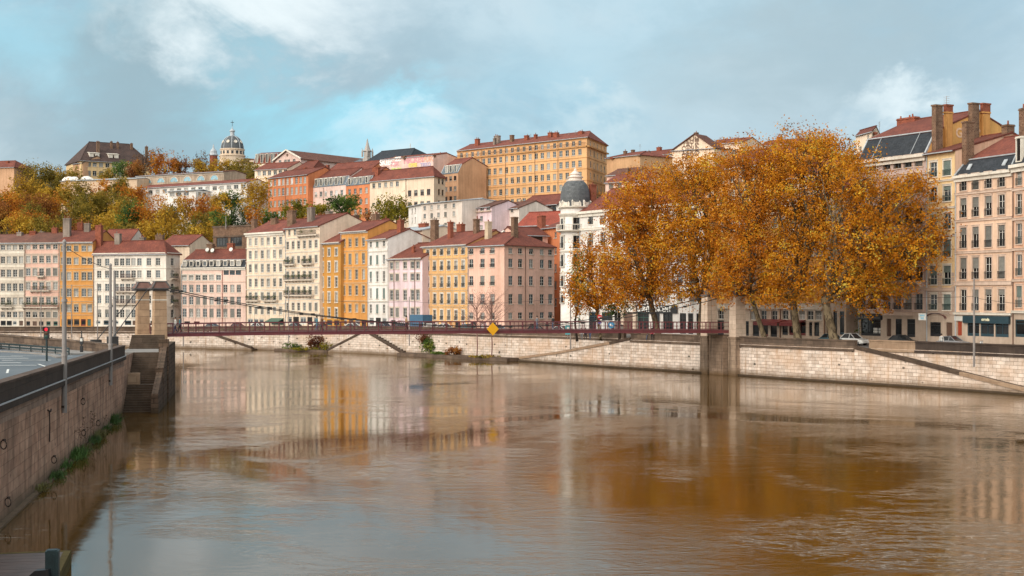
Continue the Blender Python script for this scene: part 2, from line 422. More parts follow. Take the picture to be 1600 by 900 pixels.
# ------------------------------------------------------------------ ground lines
BL = [(-400, 338), (-150, 312), (-108, 300), (XX(265, 290), 290), (XX(397, 281), 281), (XX(553, 266), 266), (XX(700, 245), 245), (XX(800, 231.5), 231.5)]
FPX = [(812, 230.0), (850, 224.5), (870, 221.5), (953, 210), (985, 206.5), (1050, 199.0), (1150, 188), (1240, 178.5), (1335, 170.6), (1406, 165), (1500, 157.5), (1600, 150)]
FL = [(XX(p, y), y) for p, y in FPX] + [(66, 133), (110, 70), (150, 0), (200, -120)]
FTOP = [0.4, 1.15, 1.55, 3.45, 4.2, 4.2, 4.2, 4.2, 4.2, 3.15, 1.75, 0.45, 0.0, 0.0, 0.0, 0.0]
def nrm(a, b):
    d = Vector((b[0]-a[0], b[1]-a[1])).normalized(); return Vector((-d.y, d.x))
def offset_line(L, o):
    out = []
    for i, p in enumerate(L):
        n = Vector((0, 0))
        if i > 0: n += nrm(L[i-1], p)
        if i < len(L)-1: n += nrm(p, L[i+1])
        n.normalize(); out.append((p[0]+n.x*o, p[1]+n.y*o))
    return out
BR_ = offset_line(FL, 2.6)
BLINE = BL + BR_[1:]
ZG = [3.2]*3+[3.4, 3.7, 4.0, 4.2]+[4.2]*(len(BLINE)-7)

def bank_dist(x, y):
    best = 1e9; zg = 4.2; sgn = 1
    for i in range(len(BLINE)-1):
        a = Vector(BLINE[i]); b = Vector(BLINE[i+1]); p = Vector((x, y)); ab = b-a
        t = max(0, min(1, (p-a).dot(ab)/ab.length_squared)); q = a+ab*t; d = (p-q).length
        if d < best:
            best = d; zg = ZG[i]*(1-t)+ZG[i+1]*t
            sgn = 1 if ab.x*(p-a).y-ab.y*(p-a).x > 0 else -1
    return best*sgn, zg
def sst(a, b, x):
    t = max(0, min(1, (x-a)/(b-a))); return t*t*(3-2*t)
def tz(x, y):
    d, zg = bank_dist(x, y)
    if d < 48: return zg
    slope = .235+.085*sst(-70, 30, x)
    e = min(d-48, 265-150*sst(-60, 20, x))
    slope -= .10*sst(10, 60, x)
    z = zg+e*slope+max(0, d-313)*.02
    z += (math.sin(x*.031+y*.017)*1.2+math.sin(x*.083-y*.06)*.5)*sst(60, 120, d)
    return z

def subdivide(L, Zs, step):
    out = []; oz = []
    for i in range(len(L)-1):
        a = Vector(L[i]); b = Vector(L[i+1]); n = max(1, int((b-a).length/step))
        for k in range(n): out.append(tuple(a.lerp(b, k/n))); oz.append(Zs[i]*(1-k/n)+Zs[i+1]*k/n)
    out.append(L[-1]); oz.append(Zs[-1]); return out, oz

def pxof(p): return p[0]/p[1]*F+800 if p[1] > 5 else 99999
# water ------------------------------------------------------------------
def water_material():
    m, t, b = base_mat('muddy_river_water', 0.035, 0.5); b.inputs['IOR'].default_value = 1.34; b.inputs['Specular Tint'].default_value = (.84, .74, .59, 1)
    tc = t.new('ShaderNodeTexCoord'); o = tc.outputs['Object']
    n0 = t.noise(o, 0.012, 4, 0.6, 0.5)
    basec = t.mix(t.mapr(n0.outputs['Fac'], .35, .65), (.092, .043, .005), (.074, .038, .008))
    calm = t.noise(t.mapping(o, scale=(1, .55, 1), rot=(0, 0, .3)), 0.035, 5, 0.62, 1.2)
    k = t.mapr(calm.outputs['Fac'], 0.43, 0.62, 0.22, 1.6, True)
    sp = t.new('ShaderNodeSeparateXYZ'); t.link(o, sp.inputs[0])
    dwall = t.math('ADD', t.math('ADD', sp.outputs[0], 11.3), t.math('MULTIPLY', sp.outputs[1], .185))
    dwall = t.math('ADD', dwall, t.math('MULTIPLY', t.math('SUBTRACT', calm.outputs['Fac'], .5), 9.0))
    lee = t.mapr(dwall, 2.0, 6.5, 0.06, 1.0, True)
    k = t.math('MULTIPLY', k, lee)
    w1 = t.noise(t.mapping(o, scale=(.55, 1.0, 1), rot=(0, 0, .25)), 0.85, 4, 0.55, 0.8)
    w2 = t.noise(t.mapping(o, scale=(.7, 1.0, 1), rot=(0, 0, -.35)), 3.0, 5, 0.66, 0.7)
    w3 = t.noise(t.mapping(o, scale=(.5, 1.0, 1), rot=(0, 0, .1)), 0.22, 3, 0.5, 1.6)
    ridge = t.math('SUBTRACT', 1.0, t.math('ABSOLUTE', t.math('MULTIPLY', t.math('SUBTRACT', w3.outputs['Fac'], .5), 5.0)), True)
    h = t.math('ADD', t.math('MULTIPLY', w1.outputs['Fac'], 0.15), t.math('MULTIPLY', w2.outputs['Fac'], 0.14))
    h = t.math('ADD', t.math('MULTIPLY', h, k), t.math('MULTIPLY', t.math('MULTIPLY', t.math('POWER', ridge, 3.0), 0.085), k))
    w4 = t.noise(t.mapping(o, scale=(.55, 1.0, 1), loc=(31, 7, 0), rot=(0, 0, .2)), 0.5, 4, 0.6, 2.6)
    rid4 = t.math('SUBTRACT', 1.0, t.math('ABSOLUTE', t.math('MULTIPLY', t.math('SUBTRACT', w4.outputs['Fac'], .5), 7.0)), True)
    patch = t.mapr(t.noise(t.mapping(o, loc=(9, 4, 0)), 0.05, 3, .6, .8).outputs['Fac'], .46, .62, 0, 1, True)
    foam_glint = t.math('MULTIPLY', t.math('MULTIPLY', t.math('POWER', rid4, 9.0), patch), t.mapr(w2.outputs['Fac'], .45, .62, 0, .75))  # pale streaks: scum foam, plus sky glints on ripple crests painted into the colour
    t.link(t.mix(foam_glint, basec, (.46, .43, .38)), b.inputs['Base Color'])
    h = t.math('ADD', h, t.math('MULTIPLY', t.math('MULTIPLY', t.math('POWER', rid4, 2.0), 0.11), t.math('MULTIPLY', patch, lee)))
    h = t.math('ADD', h, t.math('MULTIPLY', t.math('MULTIPLY', w3.outputs['Fac'], 0.08), lee))
    bump(t, b, h, 0.17, 0.30)
    return m
w = MB()
w.poly([(-900, -300, 0), (900, -300, 0), (900, 420, 0), (-900, 420, 0)])
tag(w.build('river_water', water_material()), kind='structure')

# far bank ground ---------------------------------------------------------
def hill_material():
    m, t, b = base_mat('hillside_earth_and_scrub', .95, .1)
    tc = t.new('ShaderNodeTexCoord'); o = tc.outputs['Object']
    n = t.noise(o, .06, 6, .65); n2 = t.noise(o, .5, 5, .7)
    c = t.mix(t.mapr(n.outputs['Fac'], .35, .65), (.055, .045, .018), (.10, .07, .03))
    c = t.mix(t.mapr(n2.outputs['Fac'], .45, .65), c, (.035, .04, .015))
    t.link(c, b.inputs['Base Color']); bump(t, b, n2.outputs['Fac'], .8, .6); return m
bl, bz = subdivide(BLINE, ZG, 12)
offs = [0, 3, 8, 16, 26, 36, 48]+[48+18*k for k in range(1, 22)]+[480, 600, 900, 1800]
rows = [offset_line(bl, o) for o in offs]
def strip(rows_, zf, name, mt, kind='structure'):
    mb = MB()
    nn = len(rows_[0])
    for r in rows_: mb.v.extend([(p[0], p[1], zf(p[0], p[1], i)) for i, p in enumerate(r)])
    for j in range(len(rows_)-1):
        for i in range(nn-1):
            a = j*nn+i; mb.f.append((a, a+1, a+nn+1, a+nn)); mb.m.append(0)
    return tag(mb.build(name, mt, smooth=True), kind=kind)
strip(rows[:7], lambda x, y, i: bz[i], 'quay_pavement', simple('quay_asphalt', (.13, .12, .115), .9, .2, .4))
strip(rows[6:], lambda x, y, i: tz(x, y), 'hillside_terrain', hill_material())

# far embankment ----------------------------------------------------------
emb = empty('embankment_wall', (0, 0, 0), 0, 'long pale ashlar embankment wall of the far bank with dark parapet and stepped ramps', 'embankment')
def vstrip(mb, L, z0, z1, m=0):
    for i in range(len(L)-1):
        a, b = L[i], L[i+1]
        mb.poly([(a[0], a[1], z0[i]), (b[0], b[1], z0[i+1]), (b[0], b[1], z1[i+1]), (a[0], a[1], z1[i])], m)
def band(mb, L, o0, o1, z0, z1, m=0):
    A = offset_line(L, o0); B = offset_line(L, o1)
    for i in range(len(L)-1):
        mb.frustum([(A[i][0], A[i][1], z0[i]), (A[i+1][0], A[i+1][1], z0[i+1]), (B[i+1][0], B[i+1][1], z0[i+1]), (B[i][0], B[i][1], z0[i])],
                   [(A[i][0], A[i][1], z1[i]), (A[i+1][0], A[i+1][1], z1[i+1]), (B[i+1][0], B[i+1][1], z1[i+1]), (B[i][0], B[i][1], z1[i])], m)
def interp(xs, ys, x):
    return float(np.interp(x, xs, ys))
# upper (rear) wall all along
mb = MB(); vstrip(mb, bl, [-1]*len(bl), bz); mb.build('upper_wall', ASHLAR, emb)
# lower (front) wall
fl, ft = subdivide(FL, FTOP, 9)
mb = MB(); vstrip(mb, fl, [-1]*len(fl), ft)
a = fl[0]; b0 = offset_line(fl, 2.6)[0]
mb.poly([(b0[0], b0[1], -1), (a[0], a[1], -1), (a[0], a[1], ft[0]), (b0[0], b0[1], ft[0])])
mb.build('lower_wall', ASHLAR, emb)
# footing band at the waterline, where the wall meets the river
mb = MB(); band(mb, fl, -.35, -.003, [-1]*len(fl), [.22]*len(fl)); mb.build('footing', ROUGH, emb)
# ramp surface + level fill
fb = offset_line(fl, 2.6)
mb = MB(); mr = MB()
i0 = min(range(len(fl)), key=lambda i: abs(pxof(fl[i])-985)); i1 = min(range(len(fl)), key=lambda i: abs(pxof(fl[i])-1335))
for i in range(len(fl)-1):
    q = [(fl[i][0], fl[i][1], ft[i]), (fl[i+1][0], fl[i+1][1], ft[i+1]), (fb[i+1][0], fb[i+1][1], ft[i+1]), (fb[i][0], fb[i][1], ft[i])]
    mr.poly(q)
mr.build('ramp', STEPM, emb)
def coping(s0, s1, name, mt, h=.34):
    L = fl[s0:s1+1]; T = ft[s0:s1+1]
    mb = MB(); band(mb, L, -.14, .34, [z-.05 for z in T], [z+h for z in T]); mb.build(name, mt, emb)
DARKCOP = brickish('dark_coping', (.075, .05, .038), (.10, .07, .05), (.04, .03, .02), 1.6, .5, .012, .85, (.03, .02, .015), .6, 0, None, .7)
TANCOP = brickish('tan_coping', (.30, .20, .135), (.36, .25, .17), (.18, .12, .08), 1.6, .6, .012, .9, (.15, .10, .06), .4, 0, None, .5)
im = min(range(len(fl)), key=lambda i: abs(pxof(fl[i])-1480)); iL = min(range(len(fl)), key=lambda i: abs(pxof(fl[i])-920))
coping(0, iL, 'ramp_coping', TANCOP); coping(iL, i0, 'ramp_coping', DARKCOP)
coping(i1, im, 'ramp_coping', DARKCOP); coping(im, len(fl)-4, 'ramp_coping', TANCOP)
# parapets
def parapet(L, Z, h, mt, name='parapet', th=.55):
    mb = MB(); band(mb, L, 0.02, th, Z, [z+h-.16 for z in Z]); band(mb, L, -.07, th+.07, [z+h-.16 for z in Z], [z+h for z in Z]); 
    band(mb, L, -.16, .012, [z-.34 for z in Z], [z-.06 for z in Z])
    mb.build(name, mt, emb)
jb = len(BL)-1
kL = [i for i in range(len(bl)) if pxof(bl[i]) <= 985]
parapet([bl[i] for i in kL], [bz[i] for i in kL], 1.0, PARA)
parapet(fl[i0:i1+1], ft[i0:i1+1], 1.0, PARA)
kR = [i for i in range(len(bl)) if pxof(bl[i]) >= 1352]
LA = [bl[i] for i in kR]
parapet(LA[:2], [4.2]*2, 1.0, TANCOP, th=.6)
parapet(LA[1:], [4.2]*len(LA[1:]), 1.0, PARAD)

# narrow stairs standing against the far wall
def line_pt(px, L=BLINE):
    for i in range(len(L)-1):
        (x0, y0), (x1, y1) = L[i], L[i+1]
        k = (px-800)/F; den = (x1-x0)-k*(y1-y0)
        if abs(den) < 1e-9: continue
        s_ = (k*y0-x0)/den
        if -1e-6 <= s_ <= 1+1e-6 and y0+s_*(y1-y0) > 0:
            n = nrm(L[i], L[i+1]); return Vector((x0+s_*(x1-x0), y0+s_*(y1-y0))), n
def wall_stair(pa, za, pb, zb, label, wdt=1.9):
    A, n = line_pt(pa); B, _ = line_pt(pb)
    d = (B-A); L = d.length; d.normalize(); rz = math.atan2(d.y, d.x)
    r = empty('stone_stairs', (A.x, A.y, 0), rz, label, 'stairs', 'stairs down the far embankment')
    fs_ = -1 if pb > pa else 1; N = 14; mb = MB(); mb.M = Matrix.Diagonal((1, -fs_, 1, 1))
    for k in range(N):
        z = za+(zb-za)*(k+.5)/N
        mb.box(L*k/N, L*(k+1)/N, -wdt+.35, -.01, -1, z)
    mb.build('flight', STEPM, r)
    mc = MB(); mc.M = Matrix.Diagonal((1, -fs_, 1, 1)); mc.frustum([(0, -wdt, -1), (L, -wdt, -1), (L, -wdt+.34, -1), (0, -wdt+.34, -1)], [(0, -wdt, za+.15), (L, -wdt, zb+.15), (L, -wdt+.34, zb+.15), (0, -wdt+.34, za+.15)])
    mc.build('side_wall', ASHLAR, r)
    mc = MB(); mc.M = Matrix.Diagonal((1, -fs_, 1, 1)); mc.slab([(0, -wdt-.1, za+.58), (L, -wdt-.1, zb+.58), (L, -wdt+.42, zb+.58), (0, -wdt+.42, za+.58)], .42); mc.build('coping', DARKCOP, r)
wall_stair(333, 3.0, 402, 0.1, 'stone stairs down the far wall nearest the left bridge tower, seen below the deck')
wall_stair(583, 3.9, 643, 0.1, 'stone stairs descending rightwards under the deck, below the white and pink house fronts')
wall_stair(583.2, 3.9, 524, 0.1, 'stone stairs descending leftwards under the deck beside the reddish bush')
mb = MB(); L = [line_pt(p)[0] for p in (640, 700, 760, 812)]
band(mb, [tuple(p) for p in L], -2.8, -.02, [-1]*4, [.55]*4); tag(mb.build('stone_ledge', PARA), 'low stone ledge at the foot of the far wall carrying bushes and grass', 'ledge')
mb = MB(); L = [line_pt(p)[0] for p in (440, 470, 500, 522)]
band(mb, [tuple(p) for p in L], -2.0, -.02, [-1]*4, [.4]*4); tag(mb.build('stone_ledge', PARA), 'short low stone ledge left of the reddish bush under the footbridge', 'ledge')

# left bank ---------------------------------------------------------------
def wx(Y): return -11.3-0.185*Y
def zr(Y): return 5.45-.005*(min(Y, 160)-60)
PAR2 = [(-36.6, 131.5), (-41, 137.5), (-47, 145.5), (-56.5, 158), (-75, 177), (-110, 203), (-250, 268)]
ROADM, _t, _b = base_mat('wet_asphalt', .55, .4)
_tc = _t.new('ShaderNodeTexCoord'); _n = _t.noise(_tc.outputs['Object'], .25, 6, .65); _n2 = _t.noise(_tc.outputs['Object'], 30, 2)
_c = _t.mix(_t.mapr(_n.outputs['Fac'], .35, .65), (.085, .095, .105), (.13, .14, .15)); _c = _t.mix(_t.mapr(_n2.outputs['Fac'], .4, .6, 0, .3), _c, (.06, .06, .065))
_t.link(_c, _b.inputs['Base Color']); bump(_t, _b, _n2.outputs['Fac'], .2, .01)
mb = MB()
ys = [-120, -40, 20, 60, 80, 100, 120, 131.5]
Lw = [(wx(y), y, zr(y)) for y in ys]
far = [(p[0], p[1], zr(p[1])) for p in PAR2]
mb.poly(Lw+[(x, y, z) for x, y, z in far[1:]]+[(-600, 300, 4.7), (-600, -120, 6.3)])
tag(mb.build('quay_road', ROADM), kind='structure')
# markings + pavement along the bend
mb = MB()
def mark(cx, cy, L, W_, ang):
    c, s_ = math.cos(ang), math.sin(ang)
    mb.poly([(cx+c*a-s_*b, cy+s_*a+c*b, zr(cy+s_*a+c*b)+.012) for a, b in ((-L/2, -W_/2), (L/2, -W_/2), (L/2, W_/2), (-L/2, W_/2))])
for (px, py, L, W_, an) in ((8, 557, 3, .5, .2), (20, 560, 2.6, .6, .1), (33, 563, 3, .6, .15), (50, 563, 3, .6, .1), (25, 571, 3, .5, .1), (2, 567, 3, .6, .1), (44, 556, 3, .3, .1), (84, 553, 4, .25, 2.5), (92, 556, 4, .25, 2.5), (66, 571, 5, .18, 2.0), (12, 580, 6, .16, 1.9), (110, 548, 3, .25, 2.4)):
    Y = 115.0
    for _ in range(6): Y = (H-zr(Y))*F/(py-HZ)
    mark(XX(px, Y), Y, L, W_, an)
tag(mb.build('road_markings', simple('road_paint', (.62, .61, .58), .7, .2)), kind='structure')
P2z = lambda L: [zr(p[1]) for p in L]
mb = MB(); band(mb, PAR2, .7, 4.2, [z-.3 for z in P2z(PAR2)], [z+.14 for z in P2z(PAR2)])
tag(mb.build('pavement', CONC), kind='structure')
mb = MB(); isl = [(-38.5, 121), (-41.5, 128), (-47, 135), (-54, 141), (-64, 148)]
band(mb, isl, -.25, .25, [zr(p[1])-.2 for p in isl], [zr(p[1])+.13 for p in isl]); tag(mb.build('kerb', CONC), kind='structure')
# guard rail along the bend
gr = empty('guard_rail', (0, 0, 0), 0, 'low dark double guard rail along the outside of the road bend', 'guard rail')
GL2 = offset_line(PAR2[:6], 4.4); mb = MB(); mp = MB()
for i in range(len(GL2)-1):
    a, b = GL2[i], GL2[i+1]
    for hh in (.30, .58): q_ = MB(); q_.seg((a[0], a[1], zr(a[1])+hh), (b[0], b[1], zr(b[1])+hh), .08, .16); q_.build('rail', DARKG, gr)
    n = max(2, int((Vector(b)-Vector(a)).length/2.5))
    for k in range(n):
        q = Vector(a).lerp(Vector(b), k/n); mp = MB(); mp.box(q.x-.05, q.x+.05, q.y-.05, q.y+.05, zr(q.y), zr(q.y)+.6); mp.build('post', DARKG, gr)

# curved parapet beyond the road
cp = empty('curved_parapet', (0, 0, 0), 0, 'dark stone parapet curving left behind the road bend before the bridge tower', 'parapet')
mb = MB(); Zp = [6.0, 6.1, 6.17, 6.25, 6.25, 6.2, 6.2]
band(mb, PAR2, 0, .6, P2z(PAR2), [z-.14 for z in Zp]); band(mb, PAR2, -.08, .68, [z-.14 for z in Zp], Zp); mb.build('parapet', PARA, cp)
mb = MB(); band(mb, PAR2, .1, .5, [-1]*7, P2z(PAR2)); mb.build('river_face', ASHBROWN, cp)

# near quay wall
qw = empty('quay_wall', (0, 0, 0), 0, 'near left quay wall of brown streaked stone with a dark parapet and iron rings', 'quay wall')
YW = [-60, 0, 40, 60, 75, 90, 105, 118, 128.5]
LWALL = [(wx(y), y) for y in YW]
def ptop(Y): return 6.46-.0070*(Y-64)
QST = brickish('brown_quay_stone', (.45, .255, .175), (.55, .335, .235), (.29, .165, .115), 1.25, .52, .014, .85, (.050, .032, .024), .85, .06, (0.1, 1.1, (.095, .068, .04)), .85, (0.75, .10), .50)
mb = MB(); L = list(reversed(LWALL))
vs = MB(); vstrip(vs, LWALL, [-1]*len(YW), [ptop(y)-1.45 for y in YW])
vs.f = [tuple(reversed(f)) for f in vs.f]
y2 = [128.5, 134, 141.0]; vs.poly([(wx(128.5), 128.5, -1), (wx(128.5), 128.5, 4.93), (wx(141), 141, 4.93), (wx(141), 141, -1)])
vs.build('wall_face', QST, qw)
# weathered streaked course under the cornice
mb = MB(); band(mb, LWALL, -.02, .35, [ptop(y)-1.45-.45 for y in YW], [ptop(y)-1.3 for y in YW])
mb.build('cornice_course', brickish('streaked_quay_stone', (.30, .20, .15), (.38, .26, .20), (.2, .14, .1), 1.2, .4, .012, .9, (.035, .025, .022), .85, 0, None, .6, (1.6, .10)), qw)
mb = MB(); band(mb, LWALL, -.22, .35, [ptop(y)-1.3 for y in YW], [ptop(y)-1.0 for y in YW]); mb.build('cornice', PARAD, qw)
mb = MB(); band(mb, LWALL, -.24, -.16, [ptop(y)-.99 for y in YW], [ptop(y)-.93 for y in YW]); mb.build('pipe', ZINC, qw)
mb = MB(); band(mb, LWALL, -.10, .42, [ptop(y)-1.0 for y in YW], [ptop(y)-.12 for y in YW]); mb.build('parapet', PARAD, qw)
mb = MB(); band(mb, LWALL, -.14, .46, [ptop(y)-.12 for y in YW], [ptop(y) for y in YW]); mb.build('parapet_coping', brickish('parapet_coping_stone', (.085, .058, .045), (.12, .082, .064), (.03, .022, .018), 1.6, .6, .012, .85, (.07, .05, .04), .6, 0, None, .6), qw)
mb = MB(); Yr = YW+[131.5]
band(mb, [(wx(y), y) for y in (-60, 0, 60, 90, 122)], -.3, -.003, [-1]*5, [.10]*5); 
mb.build('footing_ledge', QST, qw)
# end return of the wall at the stairs
mb = MB(); mb.poly([(wx(128.5), 128.5, -1), (wx(128.5)-6, 133.5, -1), (wx(128.5)-6, 133.5, 5.1), (wx(128.5), 128.5, 5.1)]); mb.build('return_wall', QST, qw)
rust = simple('rusty_iron', (.05, .032, .025), .8, .3)
ring = MB()
n1 = 18
ring.tube([(0, .20*math.cos(2*math.pi*k/n1), .20*math.sin(2*math.pi*k/n1)-.20) for k in range(n1+1)], .027, 6, 0, False)
ring.box(-.03, .10, -.05, .05, -.04, .06)
rme = ring.mesh('mooring_ring', [rust])
def wall_at(px, py):
    k = (px-800)/F; Y = -11.3/(k+.185); return Vector((wx(Y), Y, ZZ(py, Y)))
for px, py in ((0, 688), (80, 713), (7, 778), (127, 672), (150, 657), (126, 623)):
    p = wall_at(px, py); link_mesh('mooring_ring', rme, qw, (p.x+.16, p.y, p.z), 1.05)
p = wall_at(75, 643)
mb = MB(); mb.tube([(p.x+.08, p.y, p.z), (p.x+.10, p.y, p.z-.9), (p.x+.08, p.y, p.z-1.7)], .04, 6); mb.tube([(p.x+.08, p.y-.3, p.z+.1), (p.x+.14, p.y, p.z), (p.x+.08, p.y+.3, p.z+.1)], .05, 6)
mb.build('anchor_bracket', rust, qw)

# stairs to the water + tower landing
ax = Vector((-.185, 1)).normalized(); rz_s = math.atan2(ax.y, ax.x)
st = empty('stone_stairs', (wx(127.5), 127.5, 0), rz_s, 'dark worn stone stairs going down into the water before the left bridge tower', 'stairs')
# local: x along ax (away from camera), y = left (towards the bank), river side is -y
mb = MB()
def flight(x0, x1, z0, z1, n, y0, y1):
    for k in range(n): mb.box(x0+(x1-x0)*k/n, x1+.001*k, y0, y1, -1 if k == 0 else z0+(z1-z0)*k/n-.003, z0+(z1-z0)*(k+1)/n)
flight(-1.2, 4.9, -.5, 2.2, 14, -2.55, -.005); mb.build('flight', STEPM, st); 
mb = MB(); mb.box(4.9, 6.3, -2.55, -.005, -1, 2.2); mb.box(6.3, 12.0, -2.55, -.012, -1, 2.19); mb.build('landing', STEPM, st)
mb = MB(); flight(6.2, 11.8, 2.2, 4.95, 15, -2.6, -.02); mb.build('flight', STEPM, st)
mb = MB(); mb.box(11.8, 26, -2.6, 1.4, -1, 4.94); mb.build('landing', CONC, st)
mb = MB(); flight(21.3, 25.6, 4.95, 6.3, 8, -2.2, 1.2); mb.build('flight', STEPM, st)
mb = MB(); mb.box(5.1, 6.0, -1.1, -.02, 2.2, 3.25); mb.build('stone_block', TANCOP, st)
# river side wall, stepped
mb = MB(); mb.box(-1.6, 5.2, -3.2, -2.55, -1, 1.6); mb.frustum([(-1.6, -3.2, 1.6), (5.2, -3.2, 1.6), (5.2, -2.55, 1.6), (-1.6, -2.55, 1.6)], [(-1.55, -3.15, 1.75), (5.2, -3.15, 3.3), (5.2, -2.6, 3.3), (-1.55, -2.6, 1.75)])
mb.box(5.2, 5.9, -3.25, -2.5, -1, 3.75)
mb.frustum([(5.9, -3.2, -1), (12.2, -3.2, -1), (12.2, -2.55, -1), (5.9, -2.55, -1)], [(5.9, -3.2, 3.5), (12.2, -3.2, 5.6), (12.2, -2.55, 5.6), (5.9, -2.55, 3.5)])
mb.box(12.2, 26.8, -3.25, -2.5, -1, 5.55); mb.box(11.9, 12.9, -3.35, -2.4, -1, 6.2)
mb.build('side_wall', ROUGH, st)

# footbridge -------------------------------------------------------------
A0 = Vector((-38.5, 155)); B0 = Vector((29.6, 188)); dv = (B0-A0); SPAN = dv.length; dv.normalize(); rzb = math.atan2(dv.y, dv.x)
fbr = empty('suspension_footbridge', (A0.x, A0.y, 0), rzb, 'maroon suspension footbridge with stone towers crossing the river from bank to bank', 'footbridge')
def zdk(x): return interp([-2, 0, 12, 35, 52, SPAN], [6.25, 6.3, 6.38, 6.30, 6.17, 5.92], x)
Y0D, Y1D = .95, 4.55
NS = 44; xs = [SPAN*i/NS for i in range(NS+1)]
mb = MB()
for i in range(NS):
    a, b = xs[i], xs[i+1]; za, zb = zdk(a), zdk(b)
    mb.frustum([(a, Y0D, za-.08), (b, Y0D, zb-.08), (b, Y1D, zb-.08), (a, Y1D, za-.08)], [(a, Y0D, za+.04), (b, Y0D, zb+.04), (b, Y1D, zb+.04), (a, Y1D, za+.04)])
mb.build('deck', simple('deck_planks', (.10, .07, .06), .8, .2), fbr)
for yy in (Y0D, Y1D):
    mb = MB()
    for i in range(NS):
        a, b = xs[i], xs[i+1]; za, zb = zdk(a), zdk(b)
        mb.frustum([(a, yy-.07, za-.32), (b, yy-.07, zb-.32), (b, yy+.07, zb-.32), (a, yy+.07, za-.32)], [(a, yy-.07, za+.06), (b, yy-.07, zb+.06), (b, yy+.07, zb+.06), (a, yy+.07, za+.06)])
        for dz in (-.30, .04): mb.seg((a, yy, za+dz), (b, yy, zb+dz), .26, .06)
    mb.build('girder', MAROON, fbr)
for k in range(0, NS, 2):
    pass
mb = MB()
for k in range(0, NS+1):
    mb.box(xs[k]-.06, xs[k]+.06, Y0D+.08, Y1D-.08, zdk(xs[k])-.29, zdk(xs[k])-.09)
mb.build('cross_beams', MAROON, fbr)
for yy in (Y0D-.02, Y1D+.02):
    rl = MB()
    for i in range(NS):
        a, b = xs[i], xs[i+1]; za, zb = zdk(a), zdk(b)
        rl.seg((a, yy, za+1.08), (b, yy, zb+1.08), .08, .08)
        rl.seg((a, yy, za+.55), (b, yy, zb+.55), .03, .035); rl.seg((a, yy, za+.16), (b, yy, zb+.16), .03, .04)
        rl.box(a-.05, a+.05, yy-.05, yy+.05, za+.06, za+1.1)
        for q in range(1, 3):
            x = a+(b-a)*q/3; rl.box(x-.014, x+.014, yy-.014, yy+.014, zdk(x)+.1, zdk(x)+1.05)
    rl.build('railing', MAROON, fbr)
def zcab(x):
    u = x/SPAN; zl, zr_ = 11.55, 10.75
    mid = 6.75; um = .56
    if u < um: return mid+(zl-mid)*((um-u)/um)**2
    return mid+(zr_-mid)*((u-um)/(1-um))**2
for yy in (Y0D-.35, Y1D+.35):
    for dz in (0, .0):
        pass
    c = MB(); pts = [(x, yy, zcab(x)) for x in [SPAN*i/30 for i in range(31)]]
    c.tube(pts, .055, 6)
    for k in range(1, 30, 2):
        x, _, z = pts[k]; c.box(x-.22, x+.22, yy-.10, yy+.10, z-.13, z+.12)
    c.build('main_cable', CABLE, fbr)
    for k in range(1, 44):
        x = SPAN*k/44; z = zcab(x)
        if z > zdk(x)+.5: h_ = MB(); h_.tube([(x, yy, z), (x, yy*.999, zdk(x)-.3)], .014, 4); h_.build('hanger', CABLE, fbr)
# back stays of the left tower
M_inv = Matrix.Translation((A0.x, A0.y, 0)) @ Matrix.Rotation(rzb, 4, 'Z'); M_inv = M_inv.inverted()
for (pt, pb) in (((-1.2, .3, 11.1), P(176, 528, 143)), ((-1.2, 5.4, 11.1), P(150, 533, 149))):
    c = MB(); e = M_inv @ Vector(pb); c.tube([pt, e], .055, 6); c.box(e.x-.5, e.x+.5, e.y-.5, e.y+.5, e.z-.9, e.z+.15); c.build('back_stay', CABLE, fbr)
def pillar(x, y, z0, ztop, w_, mt, cap_w, cap, basew, basez, basemat):
    tw = MB(); tw.frustum([(x-w_/2-.1, y-w_/2-.1, basez), (x+w_/2+.1, y-w_/2-.1, basez), (x+w_/2+.1, y+w_/2+.1, basez), (x-w_/2-.1, y+w_/2+.1, basez)],
                          [(x-w_/2, y-w_/2, ztop), (x+w_/2, y-w_/2, ztop), (x+w_/2, y+w_/2, ztop), (x-w_/2, y+w_/2, ztop)])
    o = tw.build('tower', mt, fbr)
    b_ = MB(); q = basew/2
    b_.box(x-q, x+q, y-q, y+q, z0, basez-.02); b_.box(x-q-.12, x+q+.12, y-q-.12, y+q+.12, basez-.02, basez+.22); b_.build('base', basemat, o)
    c = MB(); q = cap_w/2
    if cap == 'roof':
        c.box(x-w_/2-.06, x+w_/2+.06, y-w_/2-.06, y+w_/2+.06, ztop-1.05, ztop-.95, 2)
        c.box(x-q+.25, x+q-.25, y-q+.25, y+q-.25, ztop, ztop+.16); c.box(x-q, x+q, y-q, y+q, ztop+.16, ztop+.30)
        c.frustum([(x-q+.1, y-q+.1, ztop+.30), (x+q-.1, y-q+.1, ztop+.30), (x+q-.1, y+q-.1, ztop+.30), (x-q+.1, y+q-.1, ztop+.30)],
                  [(x-q+.5, y-q+.5, ztop+.95), (x+q-.5, y-q+.5, ztop+.95), (x+q-.5, y+q-.5, ztop+.95), (x-q+.5, y+q-.5, ztop+.95)], 1)
        c.box(x-q+.45, x+q-.45, y-q+.45, y+q-.45, ztop+.952, ztop+1.04)
        c.seg((x-q+.1, y-q+.1, ztop+.32), (x-q+.5, y-q+.5, ztop+.98), .16, .1); c.seg((x+q-.1, y-q+.1, ztop+.32), (x+q-.5, y-q+.5, ztop+.98), .16, .1)
    else:
        c.box(x-w_/2-.12, x+w_/2+.12, y-w_/2-.12, y+w_/2+.12, ztop, ztop+.22); c.box(x-w_/2+.2, x+w_/2-.2, y-w_/2+.2, y+w_/2-.2, ztop+.22, ztop+1.0)
    c.build('cap', [LEAD, CAPRED, TRIMW], o)
